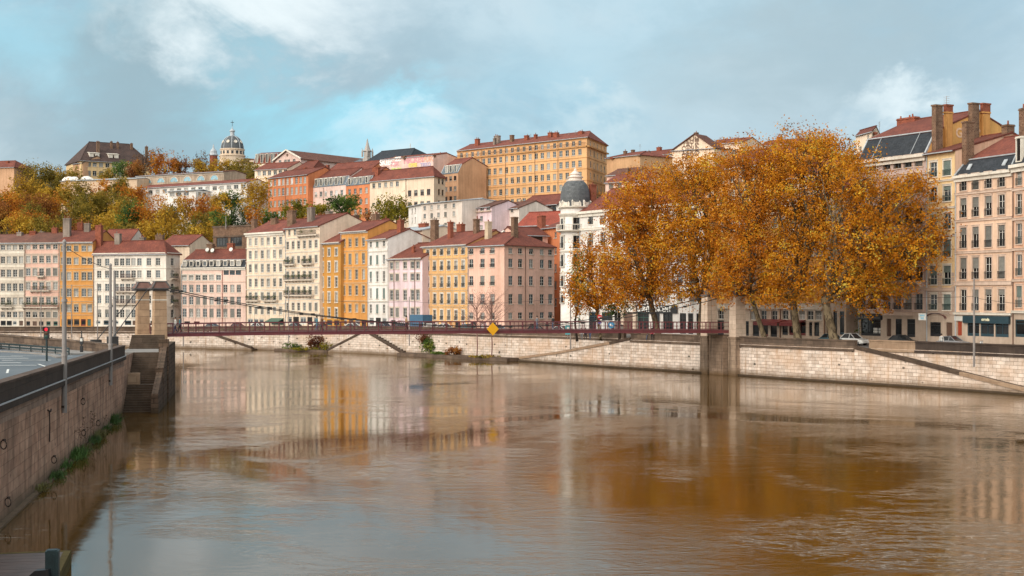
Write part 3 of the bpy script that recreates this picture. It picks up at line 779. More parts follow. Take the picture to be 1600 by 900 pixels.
pillar(.1, .1, -1, 11.05, 1.25, PIER, 2.15, 'roof', 1.65, 4.9, ROUGH)
pillar(-.6, 5.7, -1, 11.05, 1.25, PIER, 2.15, 'roof', 1.65, 4.9, ROUGH)
pillar(SPAN+.3, .1, -1, 10.5, 1.45, PIERW, 2.2, 'flat', 1.75, 4.9, STAINED)
pillar(SPAN-.3, 5.9, -1, 10.5, 1.45, PIERW, 2.2, 'flat', 1.75, 4.9, STAINED)
mb = MB(); mb.box(SPAN-1.2, SPAN+1.8, 1.2, 4.5, -1, 5.3); mb.build('abutment', brickish('stained_abutment', (.24, .165, .115), (.30, .21, .15), (.09, .065, .05), 1.3, .45, .014, .9, (.035, .025, .02), .95, 0, (.1, .6, (.13, .075, .035)), .5, (1.5, .12)), fbr)
mb = MB(); mb.box(-1.4, .6, 1.0, 4.8, -1, 6.2); mb.build('abutment', PIER, fbr)
# yellow diamond navigation sign on the upstream girder
xd = 0
for _ in range(40):
    pw = A0+dv*xd; xd += (XX(772, pw.y)-pw.x)
sg = empty('navigation_sign', (A0.x+dv.x*xd+math.sin(rzb)*-.0, A0.y+dv.y*xd, 0), rzb, 'plain yellow diamond navigation board fixed on the side of the footbridge', 'sign')
mb = MB(); zc = zdk(xd)+.22; yd = Y0D-.62; r_ = .80
mb.frustum([(-r_, yd, zc), (0, yd, zc-r_), (r_, yd, zc), (0, yd, zc+r_)], [(-r_, yd+.05, zc), (0, yd+.05, zc-r_), (r_, yd+.05, zc), (0, yd+.05, zc+r_)])
mb.build('board', simple('yellow_sign_paint', (.80, .38, .01), .45, .05), sg)
mb = MB(); mb.box(-.06, .06, yd+.06, yd+.50, zc-.5, zc+.5); mb.build('bracket', GALV, sg)
# ------------------------------------------------------------------ windows
RV = .24
WCACHE = {}
def win_meshes(w, h, fr, trim, kind, arch=False):
    key = (round(w, 2), round(h, 2), fr.name, trim.name if trim else '', kind)
    if key in WCACHE: return WCACHE[key]
    w, h = key[0], key[1]
    mb = MB(); t = .15
    if trim:
        mb.box(-w/2-t, -w/2, -.035, .05, 0, h); mb.box(w/2, w/2+t, -.035, .05, 0, h)
        mb.box(-w/2-t, w/2+t, -.04, .05, h, h+.20); mb.box(-w/2-t-.05, w/2+t+.05, -.10, .05, h+.20, h+.28)
    mb.box(-w/2-.17, w/2+.17, -.13, RV-.002, -.11, -.003)
    b = .065; y0, y1 = .13, .19
    mb.box(-w/2+.002, -w/2+b, y0, y1, .002, h-.002, 1); mb.box(w/2-b, w/2-.002, y0, y1, .002, h-.002, 1)
    mb.box(-w/2+b, w/2-b, y0, y1, h-b, h-.002, 1); mb.box(-w/2+b, w/2-b, y0, y1, .002, b*1.3, 1)
    mb.box(-.04, .04, y0-.01, y1-.003, b*1.3, h-b, 1)
    n = 2 if h < 1.7 else 3
    for k in range(1, n):
        z = h*k/n; mb.box(-w/2+b, -.04, y0+.012, y1-.008, z-.025, z+.025, 1); mb.box(.04, w/2-b, y0+.012, y1-.008, z-.025, z+.025, 1)
    fme = mb.mesh('window', [trim or TRIM, fr])
    p = MB(); p.box(-w/2+.03, w/2-.03, .155, .168, .03, h-.03); pme = {}
    for i, g in enumerate(GL): 
        q = p.mesh('pane', [g]); pme[i] = q
    ex = {}
    s = MB()
    def slats(z0, z1, y):
        n = max(3, int((z1-z0)/.11))
        for k in range(n):
            a = z0+(z1-z0)*k/n; bb = z0+(z1-z0)*(k+1)/n
            s.poly([(-w/2+.01, y-.03, a), (w/2-.01, y-.03, a), (w/2-.01, y+.03, bb), (-w/2+.01, y+.03, bb)])
        s.box(-w/2+.01, w/2-.01, y-.045, y+.04, z0-.03, z0+.02)
    ex = (s, slats)
    WCACHE[key] = (fme, pme); return WCACHE[key]
SCACHE = {}
def shutter_mesh(w, h, frac, mt):
    key = (round(w, 2), round(h, 2), frac, mt.name)
    if key not in SCACHE:
        s = MB(); z0 = h*(1-frac)+.01; z1 = h-.01; y = .075; n = max(3, int((z1-z0)/.12))
        for k in range(n):
            a = z0+(z1-z0)*k/n; b = z0+(z1-z0)*(k+1)/n
            s.poly([(-w/2+.01, y-.035, a), (w/2-.01, y-.035, a), (w/2-.01, y+.03, b), (-w/2+.01, y+.03, b)])
        s.box(-w/2+.012, w/2-.012, y-.05, y+.04, z0-.02, z0+.04)
        SCACHE[key] = s.mesh('shutter', [mt])
    return SCACHE[key]
def louvre_pair(w, h, mt):
    key = ('pair', round(w, 2), round(h, 2), mt.name)
    if key not in SCACHE:
        s = MB()
        for sg in (-1, 1):
            x0 = sg*(w/2+.04); x1 = sg*(w/2+.04+w*.46)
            s.box(min(x0, x1), max(x0, x1), -.075, -.045, 0.02, h)
            for k in range(8): s.box(min(x0, x1)+.04, max(x0, x1)-.04, -.09, -.076, h*(k+.2)/8, h*(k+.75)/8)
        SCACHE[key] = s.mesh('shutter', [mt])
    return SCACHE[key]
def rail_mesh(w, h, mt, proj=.12):
    key = ('rail', round(w, 2), round(h, 2), mt.name)
    if key not in SCACHE:
        s = MB(); ww = w/2+.06
        s.box(-ww, ww, -proj-.03, -proj+.02, h-.06, h); s.box(-ww, ww, -proj-.02, -proj+.01, .04, .09); s.box(-ww, ww, -proj-.02, -proj+.01, h*.72, h*.76)
        n = max(5, int(w/.13))
        for k in range(n+1):
            x = -ww+.02+(2*ww-.04)*k/n; s.box(x-.014, x+.014, -proj-.015, -proj+.005, .04, h-.03)
        for sx in (-ww, ww): s.box(sx-.02, sx+.02, -proj, .02, h-.05, h-.01)
        SCACHE[key] = s.mesh('railing', [mt])
    return SCACHE[key]
def balcony(root, x0, x1, z, y0=0.0, proj=.85, slab_m=None, rail_m=IRON, h=1.0, M=None, plants=0):
    slab_m = slab_m or TRIM
    s = MB(); s.M = M
    s.box(x0, x1, -proj, .02, z-.20, z); s.box(x0+.05, x1-.05, -proj+.08, .02, z-.30, z-.203)
    n = max(2, int((x1-x0)/1.6))
    for k in range(n+1):
        x = x0+.15+(x1-x0-.3)*k/n; s.frustum([(x-.08, -.08, z-.75), (x+.08, -.08, z-.75), (x+.08, .02, z-.75), (x-.08, .02, z-.75)], [(x-.08, -proj+.15, z-.303), (x+.08, -proj+.15, z-.303), (x+.08, .02, z-.303), (x-.08, .02, z-.303)])
    o = s.build('balcony', slab_m, root)
    r = MB(); r.M = M
    r.box(x0+.02, x1-.02, -proj+.02, -proj+.07, z+h-.06, z+h); r.box(x0+.02, x1-.02, -proj+.03, -proj+.06, z+.08, z+.12)
    n = max(6, int((x1-x0)/.14))
    for k in range(n+1):
        x = x0+.04+(x1-x0-.08)*k/n; r.box(x-.013, x+.013, -proj+.032, -proj+.058, z+.002, z+h-.03)
    for x in (x0+.02, x1-.07): r.box(x, x+.05, -proj+.07, 0, z+h-.06, z+h); r.box(x, x+.05, -proj+.07, 0, z+.08, z+.12)
    r.build('railing', rail_m, o)
    if plants:
        rs = random.Random(int(x0*100+z*10)); pts = []; si = []; ti = []
        for k in range(plants*60):
            c = rs.choice([x0+(x1-x0)*(j+.5)/plants for j in range(plants)])
            p = Vector((c+rs.gauss(0, .3), -proj+.15+rs.gauss(0, .15), z+.55+abs(rs.gauss(0, .35)))); pts.append(M @ p if M else p); si.append(.09); ti.append(rs.random())
        leaf_obj('balcony_plants', np.array([tuple(p) for p in pts]), np.array(si), np.array(ti), LEAF['green'], o, seed=3)
    return o

def leaf_obj(name, pts, size, tint, mt, parent=None, seed=0, loc=None, nrm=None):
    rs = np.random.RandomState(seed); n = len(pts)
    a = rs.normal(size=(n, 3)); a /= np.linalg.norm(a, axis=1)[:, None]
    if nrm is not None:
        m_ = nrm+rs.normal(size=(n, 3))*.55; m_ /= np.linalg.norm(m_, axis=1)[:, None]
        a -= m_*(a*m_).sum(1)[:, None]; a /= np.linalg.norm(a, axis=1)[:, None]; b = np.cross(m_, a)
    else: b = rs.normal(size=(n, 3))
    b -= a*(a*b).sum(1)[:, None]; b /= np.linalg.norm(b, axis=1)[:, None]
    s = size[:, None]
    v = np.empty((n, 4, 3)); v[:, 0] = pts-a*s; v[:, 1] = pts-b*s*.62+a*s*.1; v[:, 2] = pts+a*s; v[:, 3] = pts+b*s*.62+a*s*.1
    me = bpy.data.meshes.new(name); me.vertices.add(n*4); me.loops.add(n*4); me.polygons.add(n)
    me.vertices.foreach_set('co', v.reshape(-1).astype(np.float32))
    me.loops.foreach_set('vertex_index', np.arange(n*4, dtype=np.int32))
    me.polygons.foreach_set('loop_start', np.arange(0, n*4, 4, dtype=np.int32)); me.polygons.foreach_set('loop_total', np.full(n, 4, dtype=np.int32))
    me.update(calc_edges=True); me.validate()
    at = me.attributes.new('tint', 'FLOAT', 'FACE'); at.data.foreach_set('value', np.clip(tint, 0, 1).astype(np.float32))
    me.materials.append(mt)
    o = bpy.data.objects.new(name, me); COL.objects.link(o)
    if parent is not None: o.parent = parent
    if loc is not None: o.location = loc
    return o
LEAF = {  # plane ramps: dark stops also paint shade between leaves into the leaf colour
 'plane': leafmat('plane_leaves', [(0, (.10, .042, .008)), (.22, (.26, .095, .009)), (.45, (.42, .128, .010)), (.68, (.55, .195, .012)), (.88, (.68, .33, .024)), (1, (.54, .39, .06))], .7, .34),
 'planegold': leafmat('golden_plane_leaves', [(0, (.10, .050, .008)), (.22, (.27, .110, .009)), (.45, (.43, .145, .010)), (.68, (.57, .22, .013)), (.88, (.70, .37, .026)), (1, (.55, .42, .07))], .7, .34),
 'orange': leafmat('orange_leaves', [(0, (0.133, 0.047, 0.014)), (.4, (0.399, 0.126, 0.019)), (.75, (0.559, 0.226, 0.023)), (1, (0.532, 0.307, 0.039))]),
 'gold': leafmat('golden_leaves', [(0, (0.128, 0.078, 0.018)), (.4, (0.342, 0.185, 0.020)), (.75, (0.513, 0.300, 0.031)), (1, (0.570, 0.385, 0.057))]),
 'olive': leafmat('olive_leaves', [(0, (0.062, 0.059, 0.016)), (.4, (0.171, 0.132, 0.023)), (.75, (0.297, 0.203, 0.031)), (1, (0.436, 0.266, 0.046))]),
 'green': leafmat('green_leaves', [(0, (0.026, 0.051, 0.017)), (.4, (0.068, 0.121, 0.027)), (.75, (0.128, 0.179, 0.034)), (1, (0.256, 0.256, 0.051))]),
 'dark': leafmat('dark_evergreen_leaves', [(0, (0.014, 0.029, 0.014)), (.5, (0.036, 0.061, 0.023)), (1, (0.073, 0.095, 0.029))]),
 'rust': leafmat('rust_leaves', [(0, (0.076, 0.032, 0.018)), (.4, (0.212, 0.073, 0.024)), (.75, (0.333, 0.130, 0.032)), (1, (0.424, 0.212, 0.046))]),
 'lime': leafmat('yellow_green_leaves', [(0, (0.056, 0.057, 0.011)), (.4, (0.156, 0.140, 0.016)), (.75, (0.268, 0.213, 0.022)), (1, (0.379, 0.279, 0.034))]),
 'bare': leafmat('sparse_brown_leaves', [(0, (0.060, 0.042, 0.034)), (.5, (0.143, 0.083, 0.054)), (1, (0.286, 0.143, 0.054))]),
 'redbush': leafmat('reddish_bush_leaves', [(0, (0.048, 0.016, 0.011)), (.5, (0.135, 0.040, 0.024)), (1, (0.174, 0.079, 0.024))]),
}

def bark_mat():
    m, t, b = base_mat('mottled_plane_bark', .9, .2); tc = t.new('ShaderNodeTexCoord')
    n = t.noise(t.mapping(tc.outputs['Object'], scale=(1, 1, .55)), 2.6, 4, .6, .6); n2 = t.noise(tc.outputs['Object'], .7, 3)
    c = t.mix(t.mapr(n.outputs['Fac'], .46, .54), (.060, .042, .026), (.19, .145, .088)); c = t.mix(t.mapr(n2.outputs['Fac'], .45, .65, 0, .7), c, (.10, .072, .042))
    t.link(c, b.inputs['Base Color']); bump(t, b, n.outputs['Fac'], .5, .05); return m
BARK = bark_mat(); BARKD = simple('dark_bark', (.045, .032, .024), .95, .3, 1.2)
GRASS = LEAF['green']

# ------------------------------------------------------------------ buildings
def ray_s(p0, d, px):
    k = (px-800)/F; return (k*p0.y-p0.x)/(d.x-k*d.y)
class Bld:
    def __init__(s, name, label, cat, px0, px1, Y0, Y1, eave, base=4.2, depth=13, wall='cream', side=None, group=None):
        s.p0 = Vector((XX(px0, Y0), Y0)); p1 = Vector((XX(px1, Y1), Y1)); s.d = (p1-s.p0); s.W = s.d.length; s.d.normalize()
        s.n = Vector((-s.d.y, s.d.x)); s.rz = math.atan2(s.d.y, s.d.x); s.base = base; s.Y0 = Y0
        s.root = empty(name, (s.p0.x, s.p0.y, base), s.rz, label, cat, group)
        s.ze = ZZ(eave, Y0)-base
        s.A = Vector((0, 0)); s.B = Vector((s.W, 0))
        if side:
            q = Vector((XX(side[0], side[1]), side[1]))-s.p0; s.C = Vector((q.dot(s.d), q.dot(s.n)))
        else: s.C = Vector((s.W, depth))
        s.D = s.C-s.B if side else Vector((0, depth))
        s.wall = PL[wall] if isinstance(wall, str) else wall
        s.wmb = MB(); s.wins = []; s.nw = 0; s.over = []; s.gable = {}; s.roof = None
        s.rs = random.Random(int(px0*7+eave*13))
        s.rows = {0: [], 1: []}; s.split = None
    def z(s, py, Y=None): return ZZ(py, Y or s.Y0)-s.base
    def x(s, px): return ray_s(s.p0, s.d, px)
    def sx(s, px):
        p = s.p0+s.d*s.B.x+s.n*s.B.y; e = (s.C-s.B).normalized(); dd = s.d*e.x+s.n*e.y; return ray_s(p, dd, px)
    def win_rows(s, rows, cols, w=1.05, style=None, fr=None, trim=TRIM, face=0, Yref=None, **kw):
        """rows in photo y at the left end, cols in photo x"""
        xs = [s.x(c) if face == 0 else s.sx(c) for c in cols]
        for r in rows:
            z0, z1 = s.z(r[1], Yref), s.z(r[0], Yref)
            if z1 < .8: continue
            z0 = max(z0, .35)
            sp = r[2] if len(r) > 2 else {}
            kk = dict(kw); kk.update(sp)
            s.rows[face].append((z0, z1, [(x, kk.get('w', w), kk) for x in xs if not (kk.get('only') and cols[xs.index(x)] not in kk['only'])], style or {}, fr or FRW, kk.get('trim', trim)))
    def shops(s, py0, py1, items, face=0):
        """items: (px_left, px_right, kind)"""
        z0, z1 = max(.12, s.z(py1)), s.z(py0); ops = []
        for a, b, k in items:
            xa, xb = (s.x(a), s.x(b)) if face == 0 else (s.sx(a), s.sx(b))
            ops.append(((xa+xb)/2, abs(xb-xa), dict(shop=k)))
        s.rows[face].append((z0, z1, ops, {}, FRG, None))
    def make_face(s, face):
        P0, P1 = (s.A, s.B) if face == 0 else (s.B, s.C)
        t = (P1-P0); L = t.length; t = t.normalized(); n = Vector((-t.y, t.x)); ang = math.atan2(t.y, t.x)
        pt = lambda u, y, z: (P0.x+t.x*u+n.x*y, P0.y+t.y*u+n.y*y, z)
        mb = s.wmb; spz = s.split[0] if s.split and face == 0 else -99
        def strip_(za, zb):
            cuts = [za]+([spz] if za < spz < zb else [])+[zb]
            for q0, q1 in zip(cuts, cuts[1:]): mb.poly([pt(0, 0, q0), pt(L, 0, q0), pt(L, 0, q1), pt(0, 0, q1)], 1 if q1 <= spz+1e-4 else 0)
        # bands: merge rows that overlap vertically
        rows = sorted(s.rows[face], key=lambda r: r[0]); zc = -14.0; groups = []
        for r in rows:
            for g in groups:
                if abs(g[0]-r[0]) < .02 and abs(g[1]-r[1]) < .02: g[2].extend([(o, r) for o in r[2]]); break
            else: groups.append([r[0], r[1], [(o, r) for o in r[2]]])
        zs = -14.0
        for g in groups:
            z0 = max(g[0], zs+.01); z1 = min(g[1], s.ze-.05)
            if z1 <= z0+.2: continue
            strip_(zs, z0); mi = 1 if z0 < spz else 0
            ops = sorted(g[2], key=lambda o: o[0][0]); u = 0
            for (xc, w, kk), r in ops:
                if xc-w/2 < u+.02: 
                    if xc+w/2 < u+.3: continue
                    nw = (xc+w/2)-(u+.03); xc = u+.03+nw/2; w = nw
                if xc+w/2 > L-.02:
                    if xc-w/2 > L-.3: continue
                    nw = L-.03-(xc-w/2); xc = (xc-w/2)+nw/2; w = nw
                if w < .3: continue
                a, b = xc-w/2, xc+w/2
                mb.poly([pt(u, 0, z0), pt(a, 0, z0), pt(a, 0, z1), pt(u, 0, z1)], mi)
                for q in ([pt(a, 0, z0), pt(a, RV, z0), pt(a, RV, z1), pt(a, 0, z1)], [pt(b, RV, z0), pt(b, 0, z0), pt(b, 0, z1), pt(b, RV, z1)],
                          [pt(a, 0, z0), pt(b, 0, z0), pt(b, RV, z0), pt(a, RV, z0)], [pt(a, RV, z1), pt(b, RV, z1), pt(b, 0, z1), pt(a, 0, z1)]):
                    mb.poly(q, mi)
                u = b
                if 'shop' in kk: s.shop(pt(xc, 0, z0), ang, w, z1-z0, kk['shop'])
                else: s.window(pt(xc, 0, z0), ang, w, z1-z0, r[3], kk.get('fr', r[4]), r[5], kk)
            mb.poly([pt(u, 0, z0), pt(L, 0, z0), pt(L, 0, z1), pt(u, 0, z1)], mi)
            zs = z1
        strip_(zs, s.ze)
    def window(s, p, ang, w, h, style, fr, trim, kk):
        rs = s.rs; s.nw += 1
        fme, pme = win_meshes(w, h, fr, trim, '')
        cur = kk.get('curtain', .22); sky = kk.get('sky', .3)
        q = rs.random(); gi = 2 if q < cur else (1 if q < cur+sky else 0)
        ex = []
        q = rs.random()
        cl = kk.get('closed', .09); hf = kk.get('half', .2); sm = kk.get('shut', SHUT)
        if q < cl: ex.append(shutter_mesh(w, h, 1.0, sm))
        elif q < cl+hf: ex.append(shutter_mesh(w, h, rs.choice((.25, .35, .5)), sm))
        if kk.get('pair'): ex.append(louvre_pair(w, h, kk['pair']))
        if kk.get('rail'): ex.append(rail_mesh(w, kk.get('railh', .85), kk['rail']))
        if s.nw > 100:
            M = Matrix.Translation(p) @ Matrix.Rotation(ang, 4, 'Z')
            s.over.append((M, [fme, pme[gi]]+ex)); return
        o = link_mesh('window', fme, s.root, p, ang)
        link_mesh('pane', pme[gi], o)
        for e in ex: link_mesh(e.name.split('.')[0], e, o)
    def shop(s, p, ang, w, h, kind):
        fr, gl = {'dark': (SHOPD, GL[0]), 'green': (SHOPG, GL[0]), 'navy': (SHOPN, GL[0]), 'red': (SHOPR, GL[0]), 'wood': (SHOPW, GL[0]), 'white': (FRW, GL[1]),
                  'door_red': (DOORR, None), 'door_brown': (DOORB, None), 'door_green': (DOORG, None), 'door_blue': (DOORU, None), 'panel_white': (PANW, None), 'panel_rust': (PANO, None), 'void': (SHOPD, GL[0])}[kind]
        mb = MB()
        if gl is None:
            mb.box(-w/2+.01, w/2-.01, .14, .2, .01, h-.01); 
            for sx in (-1, 1):
                for (a, b) in ((.06, .42), (.5, .94)): mb.box(min(sx*.05, sx*(w/2-.09)), max(sx*.05, sx*(w/2-.09)), .115, .138, h*a, h*b)
            o = mb.build('shop_door' if w < 2 else 'shutter_panel', fr, s.root); o.location = p; o.rotation_euler = (0, 0, ang); return
        b = .10
        mb.box(-w/2+.005, -w/2+b, .08, .2, .005, h-.005); mb.box(w/2-b, w/2-.005, .08, .2, .005, h-.005)
        mb.box(-w/2+b, w/2-b, .08, .2, h-.16, h-.005); mb.box(-w/2+b, w/2-b, .06, .2, .005, .34)
        n = max(1, int(w/1.1))
        for k in range(1, n): 
            x = -w/2+w*k/n; mb.box(x-.04, x+.04, .1, .19, .34, h-.16)
        mb.box(-w/2+b, w/2-b, .1, .185, h*.74, h*.74+.07)
        o = mb.build('shopfront', fr, s.root); o.location = p; o.rotation_euler = (0, 0, ang)
        q = MB(); q.box(-w/2+.05, w/2-.05, .15, .165, .2, h-.08); q.build('pane', gl, o)
    def course(s, zs, mt=TRIM, h=.22, pr=.10, face=0, name='string_course', x0=None, x1=None):
        P0, P1 = (s.A, s.B) if face == 0 else (s.B, s.C)
        t = (P1-P0); L = t.length; ang = math.atan2(t.y, t.x)
        for z in zs:
            mb = MB(); mb.M = Matrix.Translation((P0.x, P0.y, 0)) @ Matrix.Rotation(ang, 4, 'Z')
            mb.box(0.0 if x0 is None else x0, L if x1 is None else x1, -pr, .015, z-h/2, z+h/2-.05); mb.box(0.0 if x0 is None else x0, L if x1 is None else x1, -pr-.06, .015, z+h/2-.05, z+h/2)
            mb.build(name, mt, s.root)
    def cornice(s, mt=TRIMW, h=.55, faces=(0,), pr=.42):
        for f in faces:
            P0, P1 = (s.A, s.B) if f == 0 else (s.B, s.C)
            t = (P1-P0); L = t.length; ang = math.atan2(t.y, t.x)
            mb = MB(); mb.M = Matrix.Translation((P0.x, P0.y, 0)) @ Matrix.Rotation(ang, 4, 'Z')
            e = .0 if f == 0 else .0
            mb.box(0, L, -pr*.45, .015, s.ze-h, s.ze-h*.45); mb.box(0, L+.0, -pr, .015, s.ze-h*.45+.002, s.ze-.03)
            mb.build('cornice', mt, s.root)
    def make_roof(s, kind='gable', h=3.0, hipL=0, hipR=0, mt=None, mh=0, mw=1.3, oh=.45, dorm=(), mmat=None, ridge=.5):
        mt = mt or TILE; A, B, C, D = s.A, s.B, s.C, s.D; z = s.ze
        ey = lambda a, b: (b-a).normalized()
        tl = ey(A, D); tr_ = ey(B, C)
        def pt(side, f):   # along left/right edge, fraction f of the depth
            return A.lerp(D, f) if side == 0 else B.lerp(C, f)
        dl = (D-A).length; zb = z; f0 = 0.0
        roof_mb = MB()
        side_l = [(A, z)]; side_r = [(B, z)]
        if mh:
            f0 = mw/dl; m = MB()
            a0 = A-tl*.12; b0 = B-tr_*.12; a1, b1 = pt(0, f0), pt(1, f0)
            mm = mmat or SLATE
            m.slab([(a0.x, a0.y, z+.02), (b0.x, b0.y, z+.02), (b1.x, b1.y, z+mh), (a1.x, a1.y, z+mh)], .12)
            s.mans = m.build('mansard_roof', mm, s.root)
            c = MB(); c.seg((a1.x, a1.y-.05, z+mh+.05), (b1.x, b1.y-.05, z+mh+.05), .22, .14); c.seg((a0.x+.06, a0.y, z+.06), (a1.x+.06, a1.y, z+mh), .2, .16); c.seg((b0.x-.06, b0.y, z+.06), (b1.x-.06, b1.y, z+mh), .2, .16); c.build('zinc_flashing', ZINC, s.mans)
            zb = z+mh; side_l.append((a1, zb)); side_r.append((b1, zb))
        zr_ = zb+h
        rl = pt(0, ridge); rr = pt(1, ridge); w = (rr-rl)
        R0 = rl+w*hipL; R1 = rl+w*(1-hipR)
        o0 = .06 if mh else oh
        fo = f0-o0/dl; bo = 1+oh/dl
        drop = o0/(dl*ridge-f0*dl)*h
        ex0 = -.12 if not hipL else -oh; ex1 = .12 if not hipR else oh
        t_ = (B-A).normalized()
        fl_ = pt(0, fo)+t_*ex0; fr_ = pt(1, fo)+t_*ex1; bl_ = pt(0, bo)+t_*ex0; br_ = pt(1, bo)+t_*ex1
        r0 = R0+(t_*ex0 if not hipL else Vector((0, 0))); r1 = R1+(t_*ex1 if not hipR else Vector((0, 0)))
        th = .2; q = lambda p, zz: (p.x, p.y, zz)
        roof_mb.slab([q(fl_, zb-drop+.08), q(fr_, zb-drop+.08), q(r1, zr_+.08), q(r0, zr_+.08)], th)
        roof_mb.slab([q(br_, zb-drop+.08), q(bl_, zb-drop+.08), q(r0, zr_+.08), q(r1, zr_+.08)], th)
        if hipL: roof_mb.slab([q(bl_, zb-drop+.08), q(fl_, zb-drop+.08), q(r0, zr_+.08)], th)
        if hipR: roof_mb.slab([q(fr_, zb-drop+.08), q(br_, zb-drop+.08), q(r1, zr_+.08)], th)
        s.roof = roof_mb.build('roof', mt, s.root)
        rg = MB(); rg.seg(q(r0, zr_+.12), q(r1, zr_+.12), .3, .14)
        if hipR: rg.seg(q(fr_, zb-drop+.12), q(r1, zr_+.12), .26, .12)
        if hipL: rg.seg(q(fl_, zb-drop+.12), q(r0, zr_+.12), .26, .12)
        rg.build('ridge_tiles', mt, s.roof)
        # gutter
        if not mh:
            g = MB(); e = tl*(-.06); g.seg(q(fl_+e, zb-drop-.02), q(fr_+e, zb-drop-.02), .16, .14); g.build('gutter', ZINC, s.roof)
        s.zr = zr_
        if not hipL: side_l.append((rl, zr_))
        if not hipR: side_r.append((rr, zr_))
        side_l.append((D, zb)); side_r.append((C, zb))
        for sd, sl in ((0, side_l), (1, side_r)):
            bot0 = A if sd == 0 else B; bot1 = D if sd == 0 else C
            if sd == 1 and s.rows[1]:
                if len(sl) > 3 or mh: s.wmb.poly([q(p, zz-.06) for p, zz in sl])
            else: s.wmb.poly([q(bot0, -14), q(bot1, -14)]+[q(p, zz-.06) for p, zz in reversed(sl)])
        s.wmb.poly([q(D, -14), q(C, -14), q(C, zb), q(D, zb)])
        # dormers on the mansard: photo x positions
        for dpx in dorm:
            xx = s.x(dpx); m = MB(); w_ = .42; zz0 = z+.35; zz1 = z+mh-.35
            yy0 = -.12+.1; yb = mw*.98
            m.box(xx-w_-.14, xx+w_+.14, yy0-.1, yb, zz0-.1, zz0); m.box(xx-w_-.14, xx-w_, yy0-.06, yb, zz0, zz1); m.box(xx+w_, xx+w_+.14, yy0-.06, yb, zz0, zz1)
            m.box(xx-w_-.2, xx+w_+.2, yy0-.12, yb, zz1, zz1+.14)
            m.prism([(xx-w_-.1, yy0-.1), (xx+w_+.1, yy0-.1), (xx+w_+.1, yb), (xx-w_-.1, yb)], zz1+.14, zz1+.24)
            dm = m.build('dormer', TRIMW, s.mans)
            fme, pme = win_meshes(.8, zz1-zz0, FRW, None, ''); p_ = MB(); p_.box(xx-w_, xx+w_, yy0+.05, yy0+.07, zz0, zz1); p_.build('pane', GL[s.rs.choice((0, 0, 1, 2))], dm)
    def chim(s, px, ytop, wpx, v, kind='rubble', dd=None, below=3.0):
        mt = {'rubble': RUBBLE, 'brick': BRICKR, 'grey': CHGREY, 'cream': CHCREAM, 'orange': CHORANGE}[kind]
        p = s.p0+s.n*v; sx = ray_s(p, s.d, px); Yc = p.y+s.d.y*sx; zt = ZZ(ytop, Yc)-s.base
        vis = wpx*Yc/F; c = abs(s.d.x); sn = abs(s.d.y)
        dd = dd or min(.95, vis*.55/max(sn, .25)); w = max(.75, (vis-dd*sn)/max(c, .3)*1.12); w = min(w, vis*1.4)
        zb = s.ze-.5
        mb = MB(); h = zt-.25
        mb.box(sx-w/2, sx+w/2, v-dd/2, v+dd/2, zb, h); mb.box(sx-w/2-.08, sx+w/2+.08, v-dd/2-.08, v+dd/2+.08, h, h+.14); mb.box(sx-w/2-.02, sx+w/2+.02, v-dd/2-.02, v+dd/2+.02, h+.14, h+.25)
        o = mb.build('chimney', mt, s.roof)
        n = max(1, int(w/.55)); pm = MB()
        for k in range(n):
            if s.rs.random() < .75:
                x = sx-w/2+w*(k+.5)/n; hh = s.rs.uniform(.25, .6); pm.tube([(x, v, h+.25), (x, v, h+.25+hh)], [.13, .10], 7)
        if pm.v: pm.build('chimney_pot', BRICKR if s.rs.random() < .6 else CHGREY, o)
        return o
    def pipe(s, px, mt=None, face=0):
        x = s.x(px) if face == 0 else s.sx(px)
        P0, P1 = (s.A, s.B) if face == 0 else (s.B, s.C); t = (P1-P0).normalized(); n = Vector((-t.y, t.x))
        b = P0+t*x-n*.09; mb = MB(); mb.tube([(b.x, b.y, -2), (b.x, b.y, s.ze-.3)], .07, 6); mb.build('downpipe', mt or SHUTB, s.root)
    def antenna(s, px, ytop, v):
        p = s.p0+s.n*v; sx = ray_s(p, s.d, px); Yc = p.y+s.d.y*sx; zt = ZZ(ytop, Yc)-s.base
        mb = MB(); mb.tube([(sx, v, s.ze), (sx, v, zt)], .035, 5)
        for k in range(4): mb.seg((sx-.5, v, zt-.1-.25*k), (sx+.5, v, zt-.1-.25*k), .03, .03)
        mb.build('antenna', GALV, s.roof)
    def done(s):
        if s.root.get('group') == QG: s.pipe(800+F*(s.p0.x+s.d.x*.18)/(s.p0.y+s.d.y*.18), SHUTB if s.rs.random() < .5 else ZINC)
        s.make_face(0)
        if s.rows[1]: s.make_face(1)
        s.wmb.build('wall', [s.wall, s.split[1]] if s.split else s.wall, s.root)
        if s.over:
            mb = MB(); names = []; mats = []
            for M, mes in s.over:
                for me in mes:
                    for mt in me.materials:
                        if mt.name not in names: names.append(mt.name); mats.append(mt)
            mm = {n: i for i, n in enumerate(names)}
            for M, mes in s.over:
                for me in mes: mb.append(me, M, mm)
            tag(mb.build('window', mats, s.root), kind='stuff')
        return s
SHOPD = simple('black_shop_paint', (.02, .02, .022), .4); SHOPG = simple('green_shop_paint', (.03, .10, .075), .4); SHOPN = simple('petrol_blue_shop_paint', (.022, .05, .065), .4)
SHOPR = simple('red_shop_paint', (.16, .022, .02), .4); SHOPW = simple('wooden_shopfront', (.16, .085, .045), .5)
DOORR = simple('red_door_paint', (.30, .05, .02), .5); DOORB = simple('brown_door_paint', (.11, .06, .04), .6); DOORG = simple('green_door_paint', (.05, .12, .10), .5); DOORU = simple('blue_door_paint', (.06, .14, .28), .5)
